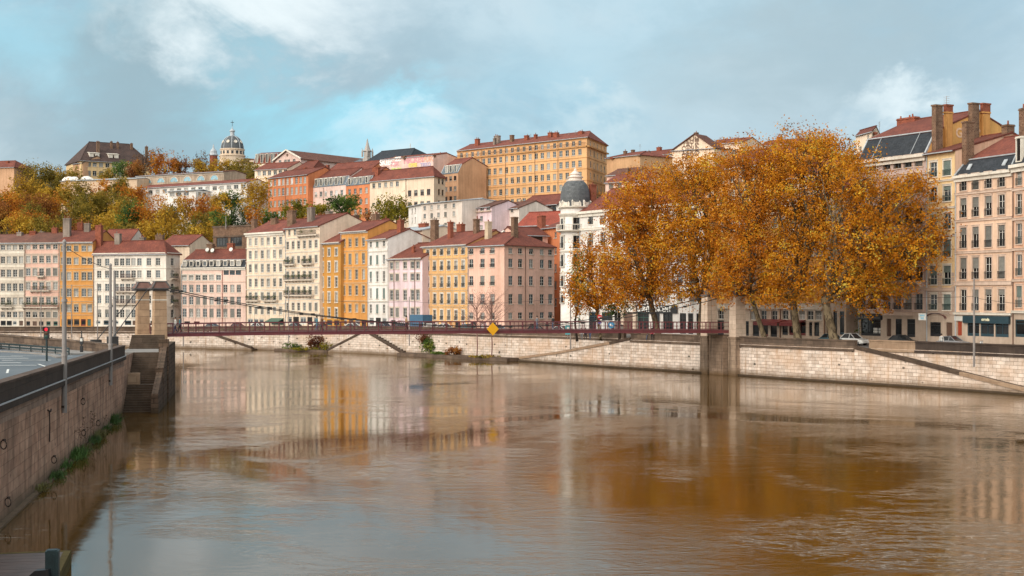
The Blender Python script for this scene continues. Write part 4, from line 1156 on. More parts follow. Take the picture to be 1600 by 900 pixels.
def graffiti_mat(name, base, cols, scale=1.6):
    m, t, b = base_mat(name, .8, .3); tc = t.new('ShaderNodeTexCoord'); uv = tc.outputs['Object']
    c = base
    for i, cc in enumerate(cols):
        n = t.noise(t.mapping(uv, loc=(i*7.3, i*2.1, i*4.7)), scale*(1+.25*i), 1, .5, 2.2)
        mk = t.math('ABSOLUTE', t.math('SUBTRACT', n.outputs['Fac'], .5))
        f = t.mapr(mk, .018, .045, 1, 0) if i % 2 else t.mapr(n.outputs['Fac'], .56, .60, 0, 1)
        c = t.mix(f, c, cc)
    t.link(c, b.inputs['Base Color']); return m
PANW = graffiti_mat('graffitied_white_shutter', (.60, .58, .55), [(.10, .22, .42), (.05, .05, .06), (.45, .10, .10), (.62, .60, .56)])
PANO = simple('rust_orange_panel', (.42, .16, .05), .6)
QG = 'house fronts along the far quay'; HG = 'houses on the hill behind the quay'
def B(*a, **k): return Bld(*a, **k)
def lin(a, b, n): return [a+(b-a)*i/(n-1) for i in range(n)]

# --- 1 pale house at the left edge
b = B('apartment_building', 'pale cream six-storey house at the left edge of the photo, beside the pink balconied front', 'building', -26, 38, 351, 349, 379.5, 3.3, 13, 'ivory', group=QG)
b.win_rows([(383, 391), (401, 412), (421.5, 433), (443, 455), (465, 476), (487, 496)], [-22, -13.5, -4.5, 4.5, 14, 23.5, 33], 1.15, shut=SHUT, closed=.12)
b.shops(501, 509.6, [(-20, -12, 'dark'), (1, 9, 'dark'), (10.5, 18.5, 'dark'), (20, 26, 'white'), (30, 36, 'door_brown')])
b.course([b.z(y) for y in (397, 418, 439, 461, 481)], h=.16, pr=.06); b.cornice(TRIM)
b.make_roof(h=2.3, mt=TILEB); b.chim(31, 363, 8, 5.5, 'grey'); b.chim(3, 370, 6, 6, 'grey')
balcony(b.root, b.x(3), b.x(21), b.z(479.5), plants=3); b.done()
# --- 2 pink
b = B('apartment_building', 'salmon pink house with a long iron balcony full of plants and a stone lower part', 'building', 38.2, 91.5, 349, 347.2, 379, 3.3, 13, 'pink', group=QG)
C_ = [44, 54.6, 65, 75.7, 86.4]; b.split = (b.z(484), PL['stone'])
b.win_rows([(381.5, 389.5), (400, 411), (419.5, 431), (441, 453), (464.5, 476)], C_, 1.2, curtain=.3)
b.win_rows([(487, 496)], C_, 1.25); b.shops(502, 509.8, [(41, 47, 'dark'), (51, 57.5, 'door_brown'), (61, 68, 'dark'), (72.5, 79, 'green'), (83.5, 90, 'green')])
b.course([b.z(y) for y in (397, 439)], h=.2, pr=.08); b.cornice(TRIM)
b.course([b.z(484)], h=.3)
for (x0, x1, y, n) in ((36.5, 92.2, 479.5, 9), (49, 79, 453.8, 2), (60, 70, 431.5, 0)): balcony(b.root, b.x(x0), b.x(x1), b.z(y), plants=n, rail_m=IRONR if n == 2 else IRON)
b.make_roof(h=2.6, mt=TILEB)
b.chim(52, 361, 10, 6, 'brick'); b.chim(86, 356, 9, 6.5, 'brick'); b.chim(66, 362, 8, 8, 'grey'); b.pipe(38.8); b.done()
# --- 3 orange-yellow
b = B('apartment_building', 'bright orange-yellow house with white framed windows behind the tallest left pole', 'building', 92, 145.4, 347, 345.2, 378, 3.3, 13, 'orange', group=QG)
C_ = [98.8, 107.7, 119, 131, 140.3]
b.win_rows([(384, 393), (403, 413.5), (425.5, 438), (451, 463.5), (475.5, 487.5)], C_, 1.2, trim=TRIMO, curtain=.35)
b.shops(498.5, 509.8, [(96, 104, 'door_brown'), (105, 114, 'wood'), (115.5, 124, 'wood'), (126.5, 134, 'red'), (136.5, 142, 'door_green')])
b.course([b.z(y) for y in (420, 446, 471, 492)], TRIMO, h=.2, pr=.08); b.cornice(TRIM)
b.make_roof(h=3.0); b.chim(105, 341, 11, 3.2, 'grey', below=2); b.chim(126, 348, 9, 7, 'brick'); b.chim(136.5, 349, 9, 6, 'grey'); b.done()
# --- 4 white corner house with balconies
b = B('apartment_building', 'wide off-white house with red-brown balconies behind the left bridge tower', 'building', 145.7, 259.5, 345, 338, 395.5, 3.6, 13, 'white', side=(281, 343.5), group=QG)
C_ = [154.8, 167.4, 182, 190.7, 199.8, 208.6, 217.7, 232.5, 246.6]; RW = [(404.3, 415.5), (423, 434.5), (443.5, 455), (461.5, 474), (483.5, 496)]
b.win_rows(RW, C_, 1.25, trim=None, curtain=.15); b.win_rows(RW, [269.5], 1.3, face=1, trim=None)
b.shops(500.5, 509.8, [(150, 157, 'white'), (162, 174, 'navy'), (178, 185, 'white'), (195, 205, 'navy'), (207, 213, 'door_brown'), (220, 230, 'white'), (235, 243, 'dark')])
b.course([b.z(y) for y in (420, 439, 479)], TRIMW, h=.18, pr=.07); b.course([b.z(y) for y in (420, 439, 479)], TRIMW, h=.18, pr=.07, face=1); b.cornice(TRIMW, faces=(0, 1))
for (x0, x1, y) in ((191, 210, 434.8), (182.5, 214, 455.3), (176, 219, 474.4)): balcony(b.root, b.x(x0), b.x(x1), b.z(y), rail_m=IRONR)
M1 = Matrix.Translation((b.B.x, b.B.y, 0)) @ Matrix.Rotation(math.atan2((b.C-b.B).y, (b.C-b.B).x), 4, 'Z')
for y in (434.8, 455.3, 474.4): balcony(b.root, b.sx(265.5), b.sx(275), b.z(y), rail_m=IRON, M=M1, plants=2)
b.make_roof(h=2.9, hipR=.12, hipL=.0); b.chim(223, 371, 9, 4.5, 'grey'); b.chim(250, 367, 13, 5.5, 'rubble'); b.chim(184.5, 365, 10, 2.5, 'grey'); b.chim(155, 352, 11, 2.0, 'brick'); b.done()
# --- rear houses between 3 and 5
b = B('house', 'small rear house with blue and white graffiti, behind the roof of the off-white house', 'house', 158, 204, 362, 360, 375, 8, 8, 'pale', group=HG)
b.make_roof(h=2.8, ridge=.5); b.done()
put_text(b.root, 'SLOZ WAF', 3.2, simple('blue_graffiti', (.10, .22, .42), .7, .3), (b.W*.5, -.05, b.ze-3.4), (R(90), 0, 0), .02, .06)
b = B('house', 'low red-roofed rear house with a cream side wall, left of the pink mansard house', 'house', 250, 296, 358, 354, 383, 7, 10, 'cream', group=HG)
b.make_roof(h=2.6); b.chim(296, 382, 17, 3, 'rubble'); b.chim(205, 360, 10, 7, 'brick'); b.done()
# --- 5 pink mansard
b = B('apartment_building', 'wide pink house with nine white dormers in a slate mansard and a red roof', 'building', 283, 384, 340, 334, 418, 3.8, 13, 'rose', group=QG)
C_ = [288.3, 298.8, 309.5, 320, 330.5, 341.5, 352, 363, 373]
b.win_rows([(445, 457), (463.5, 476), (482, 495.5)], C_, 1.15, trim=None, curtain=.35); b.win_rows([(430, 438)], C_[:6], 1.3, trim=TRIMW)
b.shops(423, 436, [(349.5, 357.5, 'navy'), (359, 367, 'navy'), (368.5, 376.5, 'navy')])
b.win_rows([(502, 509)], C_[3:], 1.2, trim=None); b.shops(502, 509, [(288, 297, 'dark'), (303, 312, 'red')])
b.course([b.z(y) for y in (441, 479)], TRIMP, h=.16, pr=.06); b.cornice(TRIMW, h=.7)
b.make_roof(h=2.6, mh=ZZ(406.5, 340)-ZZ(418, 340), mw=1.1, dorm=[288.5, 299, 309.5, 320, 330.5, 341, 352, 363, 373])
b.chim(329, 381, 11, 5, 'rubble'); b.chim(361, 380, 11, 8, 'brick')
for px, yy in ((325, 390), (333, 391), (362, 390)):
    p = b.p0+b.n*4.4; xx = ray_s(p, b.d, px); mb = MB(); mb.M = Matrix.Translation((xx, 4.2, ZZ(yy, 340)-b.base)) @ Matrix.Rotation(R(70), 4, 'X'); mb.lathe([(.05, -.02), (.42, .1), (.5, .2)], 12); mb.tube([(0, 0, 0), (0, -.5, -.9)], .03, 5); mb.build('satellite_dish', FRW, b.roof)
b.pipe(283.6); b.pipe(347.5, DOORR); b.done()
# --- 6 cream with moulded windows
b = B('apartment_building', 'cream house with six moulded window rows under a wide pale cornice and red roof', 'building', 384.5, 445.3, 334, 322, 364.5, 4.0, 13, 'cream', group=QG)
C_ = [391, 400.2, 409.8, 419.3, 429, 438.5]
b.win_rows([(373, 384.5), (392.5, 405), (413.5, 426), (436, 448.5), (457, 468.5), (479, 490.5)], C_, 1.25, trim=TRIMW, closed=.2, half=.2, curtain=.25)
b.shops(497.5, 509.5, [(387, 395, 'white'), (396.5, 403.5, 'white'), (405, 412, 'white'), (424, 443, 'green')])
b.course([b.z(y) for y in (388.5, 409, 430.5, 452.5, 474)], TRIMW, h=.26, pr=.12); b.cornice(TRIMW, h=.9, pr=.6)
balcony(b.root, b.x(388), b.x(407), b.z(469.3), plants=4); balcony(b.root, b.x(415), b.x(435), b.z(469.3), plants=4)
b.make_roof(h=3.0); b.chim(397.5, 342, 10, 5, 'rubble'); b.chim(429, 341, 13, 4.5, 'rubble'); b.pipe(384.9)
mb = MB(); x0, x1 = b.x(424), b.x(444); mb.slab([(x0, -1.7, b.z(501)), (x1, -1.7, b.z(501)), (x1, -.05, b.z(496)), (x0, -.05, b.z(496))], .1); mb.build('awning', SHOPG, b.root); b.done()
# --- 7 cream with three long balconies
b = B('apartment_building', 'tall cream house with dark planted balconies and a bare right gable wall', 'building', 446, 499.5, 322, 309.5, 356.5, 4.2, 14, 'cream', group=QG)
C_ = [449.6, 458, 466.6, 475.6, 484.7, 494]
b.win_rows([(378, 390), (401, 412.5), (424.5, 436.5), (448, 460.5), (473, 485)], C_, 1.3, trim=TRIMW, closed=.05, curtain=.15)
b.win_rows([(359.5, 368.5)], [452, 460.6], 1.1, trim=None); b.win_rows([(358.5, 368.5)], [472, 479, 487, 496], 1.25, trim=None, curtain=.5)
b.shops(494.5, 508, [(449, 456, 'white'), (458, 467, 'dark'), (469, 478, 'white'), (480, 488, 'dark'), (490, 497, 'white')])
b.course([b.z(y) for y in (373.5, 395, 419, 443, 467.5)], TRIMW, h=.24, pr=.1); b.course([b.z(490)], TRIM, h=.4, pr=.16)
balcony(b.root, b.x(447.5), b.x(463), b.z(413.2), plants=3); balcony(b.root, b.x(475), b.x(491), b.z(413.2), plants=3)
balcony(b.root, b.x(447.5), b.x(491), b.z(437.3), plants=8); balcony(b.root, b.x(447.5), b.x(491), b.z(461), plants=8)
balcony(b.root, b.x(468), b.x(499), b.z(369.6), plants=2)
b.make_roof(h=2.9); b.chim(455.5, 329, 15, 2.6, 'rubble', dd=1.0); b.chim(486, 324, 13, 3.4, 'grey'); b.chim(514, 330, 12, 7.5, 'grey'); b.chim(556, 336, 11, 11.5, 'rubble'); b.done()
# --- 8 amber narrow
b = B('apartment_building', 'narrow deep amber house with three window columns, between cream gable and taller orange house', 'building', 499.7, 532.3, 311, 304, 379.5, 4.2, 13, 'amber', group=QG)
b.win_rows([(389.5, 401), (410, 425.5), (433.5, 449), (457, 472.5), (481.5, 496.5)], [503.8, 514.4, 525.6], 1.1, trim=TRIMW, closed=.1, curtain=.3)
b.shops(500, 509, [(501, 508, 'white'), (511, 519, 'navy'), (522, 530, 'dark')]); b.cornice(TRIM)
b.make_roof(h=3.2); b.done()
# --- 9 orange tall
b = B('apartment_building', 'tall orange house with four window columns and an orange side wall', 'building', 532.6, 574.3, 305.5, 297, 362.5, 4.2, 11, 'orange', group=QG)
b.win_rows([(374, 386.5), (397.5, 413.5), (422, 437), (446.5, 461.5), (475.5, 487.5)], [537.6, 547, 557.2, 568], 1.15, trim=TRIMO, curtain=.4)
b.shops(499, 509, [(535, 542, 'white'), (545, 552, 'door_brown'), (555, 562, 'white'), (565, 572, 'dark')])
b.course([b.z(y) for y in (393, 418, 442.5, 470)], TRIMO, h=.2, pr=.08); b.cornice(TRIMW)
b.make_roof(h=2.3); b.chim(587, 334, 13, 6.5, 'rubble'); b.chim(603, 341, 9, 9, 'brick'); b.done()
# --- 10 white narrow
b = B('apartment_building', 'narrow white house with three window columns between the orange and pale pink houses', 'building', 574.8, 605.6, 297, 289, 374.4, 4.2, 10, 'snow', group=QG)
b.win_rows([(378, 386.8), (399.5, 414), (424.5, 441), (450.5, 466.8), (475.5, 489.5)], [579.2, 589.3, 599.8], 1.15, trim=None, closed=.25, half=.1, shut=SHUTG)
b.shops(496, 509, [(577, 584, 'white'), (587, 595, 'dark'), (597, 604, 'white')]); b.course([b.z(y) for y in (394, 419.5, 446, 471)], TRIMW, h=.2, pr=.08); b.cornice(TRIMW)
b.make_roof(h=2.0); b.done()
b = B('house', 'beige rear house with two small windows behind the tall red chimney', 'house', 606, 660, 305, 293, 363, 6, 10, 'cream', group=HG)
b.win_rows([(372, 384)], [614, 633], 1.3, trim=None); b.make_roof(h=1.0, mt=ZINC); b.done()
# --- 11 pale pink
b = B('apartment_building', 'pale pink house with brown windows and a steep red roof lower than its neighbours', 'building', 606, 660, 289.5, 281, 404, 4.2, 13, 'lilac', group=QG)
b.win_rows([(410, 420.6), (428.5, 439), (453.5, 469), (481, 495)], [611.8, 620.8, 633, 644.5, 653], 1.15, trim=TRIM, shut=SHUT, closed=.15)
b.shops(500, 510, [(611, 618, 'dark'), (622, 631, 'panel_white'), (634, 642, 'white'), (646, 656, 'panel_white')]); b.cornice(TRIM, h=.4)
b.make_roof(h=3.2); b.chim(626, 344, 11, 3.2, 'brick'); b.pipe(616); b.pipe(648.5); b.chim(646, 385, 4, 2.2, 'brick'); b.done()
# --- 12 golden with ochre grid
b = B('apartment_building', 'golden house with ochre window surrounds in six columns, left of the pink corner house', 'building', 660.4, 730.5, 284, 270.5, 385, 4.2, 13, 'gold', group=QG)
b.win_rows([(390.5, 400), (409.5, 423), (433.5, 449), (459, 474.5), (484, 499)], [668.6, 679.2, 690.2, 701.4, 712.6, 723.8], 1.1, trim=TRIMW, rail=IRON, railh=.75, curtain=.3)
b.shops(502, 512, [(663, 673, 'panel_white'), (675, 686, 'panel_white'), (689, 699, 'panel_white'), (701, 708, 'panel_rust'), (711, 718, 'dark'), (720, 728, 'panel_white')])
b.course([b.z(y) for y in (405.5, 429, 454, 479)], TRIMO, h=.22, pr=.08); b.cornice(TRIM)
for px in (673.8, 684.6, 695.7, 707, 718): x = b.x(px); mb = MB(); mb.box(x-.12, x+.12, -.05, .012, .8, b.ze-.6); mb.build('pilaster', TRIMO, b.root)
b.make_roof(h=2.8); b.chim(679, 343.5, 13, 5.5, 'rubble'); b.chim(704, 346.5, 9, 3.6, 'brick'); b.chim(720, 350, 13, 8.5, 'brick'); b.chim(744.5, 342, 10, 5.5, 'rubble'); b.chim(662, 349, 16, 9, 'brick'); b.done()
# --- 13 pink corner
b = B('apartment_building', 'pink corner house with a shaded right side, just behind the yellow diamond sign', 'building', 731, 788, 270, 261.5, 384.4, 4.2, 13, 'salmon', side=(866, 273.5), group=QG)
RW = [(388.5, 397.3), (405, 418.5), (431.5, 446), (459.5, 475), (488, 498)]
b.win_rows(RW, [736.2, 753.8, 769.4], 1.3, trim=None, rail=IRON, railh=.6); b.win_rows(RW, [798, 813, 830, 847, 860], 1.3, face=1, trim=None, Yref=267, curtain=.4)
b.shops(503, 513, [(735, 744, 'dark'), (750, 760, 'panel_white'), (765, 775, 'dark')]); b.cornice(TRIM, h=.35, faces=(0, 1), pr=.3)
b.pipe(820.5, SHUTB, 1); b.make_roof(h=2.6, hipR=.3, hipL=.0)
b.chim(763, 346, 11, 4.2, 'cream'); b.chim(804, 339, 11, 5, 'rubble', dd=1.1); b.done()
b = B('house', 'small cream gable with a white edge rising behind the pink corner house roof', 'house', 775, 797, 279, 284, 372, 10, 6, 'cream', group=HG)
b.make_roof(h=.8); b.wmb.poly([(0, .01, b.ze), (b.W, .01, b.ze), (b.W/2, .01, b.ze+1.5)]); mb = MB(); mb.seg((0, -.1, b.ze), (b.W/2, -.1, b.ze+1.55), .3, .2); mb.seg((b.W, -.1, b.ze), (b.W/2, -.1, b.ze+1.55), .3, .2); mb.build('gable_edge', TRIMW, b.root); b.done()
b = B('house', 'low dormer house with dark band windows and red roof behind the pink corner house', 'house', 808, 856, 283, 287, 377, 6, 7, 'pink', group=HG)
b.shops(367.5, 376, [(812, 822, 'dark'), (830, 848, 'dark')]); b.ze = b.z(366); b.make_roof(h=1.6); b.done()
b = B('apartment_building', 'deep orange rear house with a tall red chimney, left of the white domed house', 'building', 846, 876, 292, 283, 357, 4.2, 10, 'terracotta', group=HG)
b.win_rows([(365, 374), (388, 399), (414, 426), (440, 452), (466, 478)], [868], 1.1, trim=None); b.make_roof(h=1.8); b.chim(846, 337, 13, 2.0, 'brick'); b.done()
b = B('house', 'small cream gable house between the dormer house and the deep orange rear house', 'house', 822, 842, 296, 290, 372, 8, 8, 'cream', group=HG); b.make_roof(h=.8); b.wmb.poly([(0, .01, b.ze), (b.W, .01, b.ze), (b.W/2, .01, b.ze+1.1)]); b.done()
# --- 15 white ornate corner house with dome
b = B('ornate_corner_building', 'white ornate corner house with a round domed tower, half hidden behind the plane trees', 'building', 905, 1100, 250.5, 222, 331, 4.2, 14, 'snow', group=QG)
C_ = [923, 942, 962, 982, 1002, 1022, 1042, 1062, 1082]
b.win_rows([(340, 352), (365, 385), (397, 417), (430, 448)], C_, 1.35, trim=TRIMW, rail=IRON, railh=.9); b.win_rows([(458, 471)], C_, 1.3, trim=TRIMW)
b.course([b.z(y) for y in (359, 391, 424, 454)], TRIMW, h=.4, pr=.2); b.cornice(TRIMW, h=1.0, pr=.6)
b.shops(487, 516, [(920, 936, 'navy'), (940, 957, 'navy'), (960, 971, 'void'), (996, 1014, 'green'), (1019, 1031, 'dark'), (1036, 1051, 'dark'), (1062, 1072, 'dark'), (1075, 1083, 'dark'), (1088, 1096, 'dark')])
x0, x1 = b.x(993), b.x(1059); mb = MB(); mb.box(x0, x1, -.22, .01, b.z(487.5), b.z(476)); fs = mb.build('fascia', SHOPD, b.root)
put_text(fs, 'SAINT VINCENT', 1.22, simple('white_lettering', (.80, .78, .74), .5, .03), ((x0+x1)/2-.2, -.26, b.z(485.2)), (R(90), 0, 0), .03, .03)
# stone arched portal
xa = b.x(984); mb = MB()
for k in range(9):
    a0, a1 = math.pi*k/9, math.pi*(k+1)/9; r0, r1 = 1.25, 2.1; zc = 3.7
    q = lambda a, r, y: (xa-r*math.cos(a), y, zc+r*math.sin(a))
    mb.frustum([q(a0, r0, -.35), q(a1, r0, -.35), q(a1, r1, -.35), q(a0, r1, -.35)], [q(a0, r0, -.003), q(a1, r0, -.003), q(a1, r1, -.003), q(a0, r1, -.003)])
for sx in (-1, 1): mb.box(min(xa+sx*1.25, xa+sx*2.1), max(xa+sx*1.25, xa+sx*2.1), -.35, -.003, -.5, 3.69)
mb.box(xa-2.5, xa+2.5, -.5, -.003, 5.9, 6.3); mb.build('portal', PIERW, b.root)
mb = MB(); mb.prism([(xa-1.24, -.12), (xa+1.24, -.12), (xa+1.24, -.01), (xa-1.24, -.01)], 0, 3.7); mb.build('portal_door', DOORB, b.root)
b.make_roof(h=4.2, mt=TILE); b.chim(926, 288, 10, 3.5, 'brick', dd=1.1)
xb = b.x(926)
cx, cy, rt = -2.5, .9, 2.6
tw = MB(); zt = b.ze+1.0; nseg = 16
tw.lathe([(rt, -6), (rt, zt)], 32, 0, (cx, cy, 0)); tw.build('corner_tower', PL['snow'], b.root, smooth=True)
for zz, pr, hh in ((b.z(454), .18, .4), (b.z(424), .16, .4), (b.z(391), .2, .4), (b.z(359.5), .85, .35), (b.ze-.2, .35, .6), (zt, .5, .4)):
    c = MB(); c.lathe([(rt+.01, zz-hh), (rt+pr*.5, zz-hh*.8), (rt+pr, zz-hh*.3), (rt+pr, zz), (rt+.01, zz+.02)], 32, 0, (cx, cy, 0)); c.build('string_course', TRIMW, b.root, smooth=False)
rl = MB()
for k in range(40):
    a = 2*math.pi*k/40; x, y = cx+(rt+.78)*math.cos(a), cy+(rt+.78)*math.sin(a); rl.tube([(x, y, b.z(359.5)), (x, y, b.z(359.5)+1.0)], .035, 4)
pts = [(cx+(rt+.78)*math.cos(2*math.pi*k/40), cy+(rt+.78)*math.sin(2*math.pi*k/40), b.z(359.5)+1.0) for k in range(41)]; rl.tube(pts, .06, 5); rl.build('balcony_railing', TRIMW, b.root)
ang0 = math.atan2(-1, 0)
def tower_window(a, z0, z1, w):
    x, y = cx+(rt-.06)*math.cos(a), cy+(rt-.06)*math.sin(a)
    fme, pme = win_meshes(w, z1-z0, FRW, TRIMW, '')
    o = link_mesh('window', fme, b.root, (x+.20*math.cos(a), y+.20*math.sin(a), z0), a+math.pi/2)
    p_ = MB(); p_.box(-w/2, w/2, .12, .128, .03, z1-z0-.03); p_.build('pane', GL[0], o)
    link_mesh('railing', rail_mesh(w, .9, IRON), o)
# camera-facing direction in local coords
toc = Vector((-b.p0.x, -b.p0.y)); la = math.atan2(toc.dot(b.n), toc.dot(b.d))
for (y0, y1) in ((340, 359), (368, 388), (397, 417), (430, 448), (460, 474)):
    tower_window(la+.12, b.z(y1), b.z(y0), 1.35)
    for da in (-1.15, 1.30): tower_window(la+.12+da, b.z(y1)+.1, b.z(y0)-.1, 1.0)
dm = MB(); zd = zt+.05
dm.lathe([(2.62, zd), (2.66, zd+.9), (2.64, zd+1.8), (2.54, zd+2.7), (2.32, zd+3.5), (1.95, zd+4.15), (1.45, zd+4.6)], 28, 0, (cx, cy, 0)); dome = dm.build('dome', DOMES, b.root, smooth=True)
ln = MB(); z1 = zd+4.5
ln.lathe([(1.55, z1), (1.6, z1+.2), (1.25, z1+.26), (1.15, z1+.6), (1.45, z1+.68), (1.45, z1+.82), (.95, z1+.9), (.8, z1+1.2), (1.0, z1+1.3), (.75, z1+1.5), (.35, z1+1.8), (.2, z1+2.0), (.28, z1+2.1), (.08, z1+2.3), (.05, z1+2.8)], 20, 0, (cx, cy, 0)); ln.build('lantern', PL['pale'], dome)
for k in range(8):
    a = la+.12+k*math.pi/4; m = MB(); m.M = Matrix.Translation((cx, cy, zd)) @ Matrix.Rotation(a+math.pi/2, 4, 'Z') @ Matrix.Diagonal((.8, 1, .72, 1))
    pts = [(-.95, -2.55-.12, -.1), (.95, -2.55-.12, -.1), (.95, -2.62, .7), (.6, -2.6, 1.35), (0, -2.58, 1.75), (-.6, -2.6, 1.35), (-.95, -2.62, .7)]
    back = [(p[0]*.95, p[1]+.7, p[2]) for p in pts]; m.frustum(back, pts); 
    m.box(-.45, .45, -2.78, -2.6, .1, .95); m.tube([(-1.0, -2.6, -.1), (-1.0, -2.6, 1.1)], .18, 8); m.tube([(-1.0, -2.6, 1.1), (-1.0, -2.6, 1.55)], [.26, .04], 8); m.build('carved_dormer', TRIMW, dome)
b.done()
# --- low stone-fronted ochre houses behind the trees
b = B('apartment_building', 'ochre house with a stone lower front and red awnings, behind the middle plane trunks', 'building', 1101, 1218, 221.5, 205, 268, 4.2, 14, 'ochre', group=QG)
b.split = (b.z(478), PIERW); C_ = lin(1110, 1210, 7); b.win_rows([(275, 290), (304, 322), (344, 363), (384, 404), (428, 446), (484, 498)], C_, 1.4, trim=TRIM)
b.course([b.z(478)], TRIM, h=.8, pr=.25); b.cornice(TRIM)
b.shops(500, 522, [(1106, 1116, 'dark'), (1121, 1131, 'dark'), (1160, 1170, 'void'), (1176, 1186, 'dark'), (1190, 1200, 'red'), (1204, 1214, 'dark')]); b.make_roof(h=3.2); b.done()
b = B('apartment_building', 'yellowish house with stone shop arcade and maroon awning, behind the rightmost plane trunks', 'building', 1219, 1287, 205, 196.5, 280, 4.2, 14, 'ochre', group=QG)
b.split = (b.z(478), PIERW); C_ = lin(1227, 1279, 5); b.win_rows([(286, 298), (306, 322), (342, 360), (384, 402), (428, 446), (485, 499)], C_, 1.4, trim=TRIM)
b.course([b.z(478)], TRIM, h=.9, pr=.3); b.cornice(TRIM); b.shops(502, 523, [(1222, 1231, 'dark'), (1233, 1246, 'red'), (1250, 1259, 'red'), (1264, 1269, 'void'), (1272, 1280, 'dark')])
for (a, c) in ((1192, 1230), (1233, 1260)):
    mb = MB(); x0, x1 = b.x(a), b.x(c); mb.slab([(x0, -1.8, b.z(503.5)), (x1, -1.8, b.z(503.5)), (x1, -.1, b.z(499)), (x0, -.1, b.z(499))], .12); mb.box(x0, x1, -1.82, -1.78, b.z(503.5)-.45, b.z(503.5)-.1); mb.build('awning', SHOPR, b.root)
b.make_roof(h=3.0); b.done()
b = B('apartment_building', 'stone house corner with tall narrow arched doorway, left of the pharmacy', 'building', 1288, 1322, 196, 192, 300, 4.2, 12, 'stone', group=QG)
b.win_rows([(318, 336), (360, 378), (402, 420), (440, 458)], [1296, 1312], 1.3); b.shops(486, 522, [(1291, 1297, 'door_brown'), (1302, 1308, 'void'), (1312, 1319, 'navy')]); b.make_roof(h=2.5); b.done()
# pharmacy set back in the gap
b = B('pharmacy', 'dark green pharmacy front set back in the street gap behind the rightmost plane tree', 'shop', 1314, 1346, 212, 207, 400, 4.2, 10, 'mauve', group=None)
b.shops(497, 520, [(1318, 1328, 'green'), (1331, 1342, 'green')]); x0, x1 = .1, b.W-.1; mb = MB(); mb.box(x0, x1, -.3, .01, b.z(492), b.z(478)); fs = mb.build('fascia', SHOPG, b.root)
put_text(fs, 'PHARM', 1.35, MATS['white_lettering'], (b.x(1332), -.34, b.z(488.5)), (R(90), 0, 0), .03, .02); b.make_roof(h=2.5); b.done()
# --- R1
b = B('apartment_building', 'mauve-grey house with a slate mansard and big orange gable wall with tall chimneys', 'building', 1341, 1447, 190, 179.5, 252, 4.2, 17, 'mauve', group=QG)
b.split = (b.z(489), PL['stone']); C_ = [1347.5, 1364, 1386, 1402.6, 1419, 1436]
RW = [(246+8, 262+8), (287, 310), (332, 356), (376, 400), (419, 440), (459, 483)]
b.wall = PL['blush'] if False else plaster('plaster_mauve_pink', (.56, .43, .39))
b.win_rows(RW, C_, 1.25, trim=TRIMP, fr=FRG, rail=IRON, half=.35)
b.course([b.z(y) for y in (281, 325, 369, 411, 452)], TRIMP, h=.3, pr=.12); b.course([b.z(489)], TRIMP, h=.5, pr=.2); b.cornice(TRIMW, h=.9, pr=.6)
balcony(b.root, b.x(1380), b.x(1440), b.z(441), rail_m=IRON, h=.9)
b.shops(497, 524, [(1345, 1376, 'dark'), (1385, 1392.5, 'door_brown'), (1399, 1409, 'dark'), (1417, 1430, 'dark')])
mb = MB(); x0, x1 = b.x(1342), b.x(1379); mb.box(x0, x1, -.32, .01, b.z(499), b.z(489.5)); fs = mb.build('fascia', SHOPD, b.root)
put_text(fs, 'LA BLISE', .55, simple('grey_lettering', (.20, .19, .18), .5, .03), (x0+(x1-x0)*.22, -.345, b.z(497.3)), (R(90), 0, 0), .02, .0)
for k, wd in ((0, .45), (1, .4), (2, .7), (3, .6)): mb = MB(); xk = x0+(x1-x0)*(.5+.11*k); mb.box(xk, xk+wd, -.34, -.321, b.z(496.6), b.z(495.9)); mb.build('lettering_bar', MATS['grey_lettering'], fs)
for cx in (1364, 1372):
    for i in range(3):
        for j in range(3): mb = MB(); xk = b.x(cx+2.2*i); zk = b.z(513+4*j); mb.box(xk, xk+.22, .09, .10, zk-.16, zk+.12); mb.build('window_card', FRW, b.root)
b.make_roof(h=3.0, mh=2.95, mw=1.7, ridge=.55)
for px in (1367, 1427): x = b.x(px-4); mb = MB(); mb.seg((x, -.12, b.ze+.1), (x+.05, 1.62, b.ze+2.95), .07, .08); mb.build('zinc_strip', ZINC, b.mans)
b.chim(1419, 184, 27, 9, 'brick')
gx = b.W
og = MB(); bb = b; gl = [(bb.B.x+.06, .2, bb.ze+.2), (bb.B.x+.06, 16.8, bb.ze+.2)]
zz = bb.zr
og.poly([(gx+.05, .05, -2), (gx+.05, 17, -2), (gx+.05, 17, bb.ze+2.8), (gx+.05, 9.35, zz-.1), (gx+.05, 1.72, bb.ze+2.9), (gx+.05, .05, bb.ze-.1)])
og.build('gable_wall', PL['orange'] if False else plaster('plaster_orange_gable', (.70, .38, .13)), b.root)
def gchim(b, px, ytop, wpx, mt, pr=.5, y0px=None, zlow=None, name='chimney'):
    # a flue standing against the gable (right end), located by photo x
    e = Vector((b.B.x, b.B.y)); p = b.p0+b.d*(b.W+pr/2); s_ = ray_s(p, b.n, px); Yc = p.y+b.n.y*s_
    w_ = wpx*Yc/F/ max(.3, abs(b.n.x))*.78
    zt = ZZ(ytop, Yc)-b.base; m = MB(); m.box(b.W+.055, b.W+.055+pr, s_-w_/2, s_+w_/2, zlow if zlow is not None else b.ze-4, zt-.2); m.box(b.W-.03, b.W+.12+pr, s_-w_/2-.09, s_+w_/2+.09, zt-.2, zt)
    return m.build(name, mt, b.roof)
gchim(b, 1464, 164, 17, RUBBLE, .7); gchim(b, 1481, 175, 15, CHORANGE, .5); gchim(b, 1521, 161, 17, RUBBLE, .7); gchim(b, 1539, 175, 17, CHORANGE, .5)
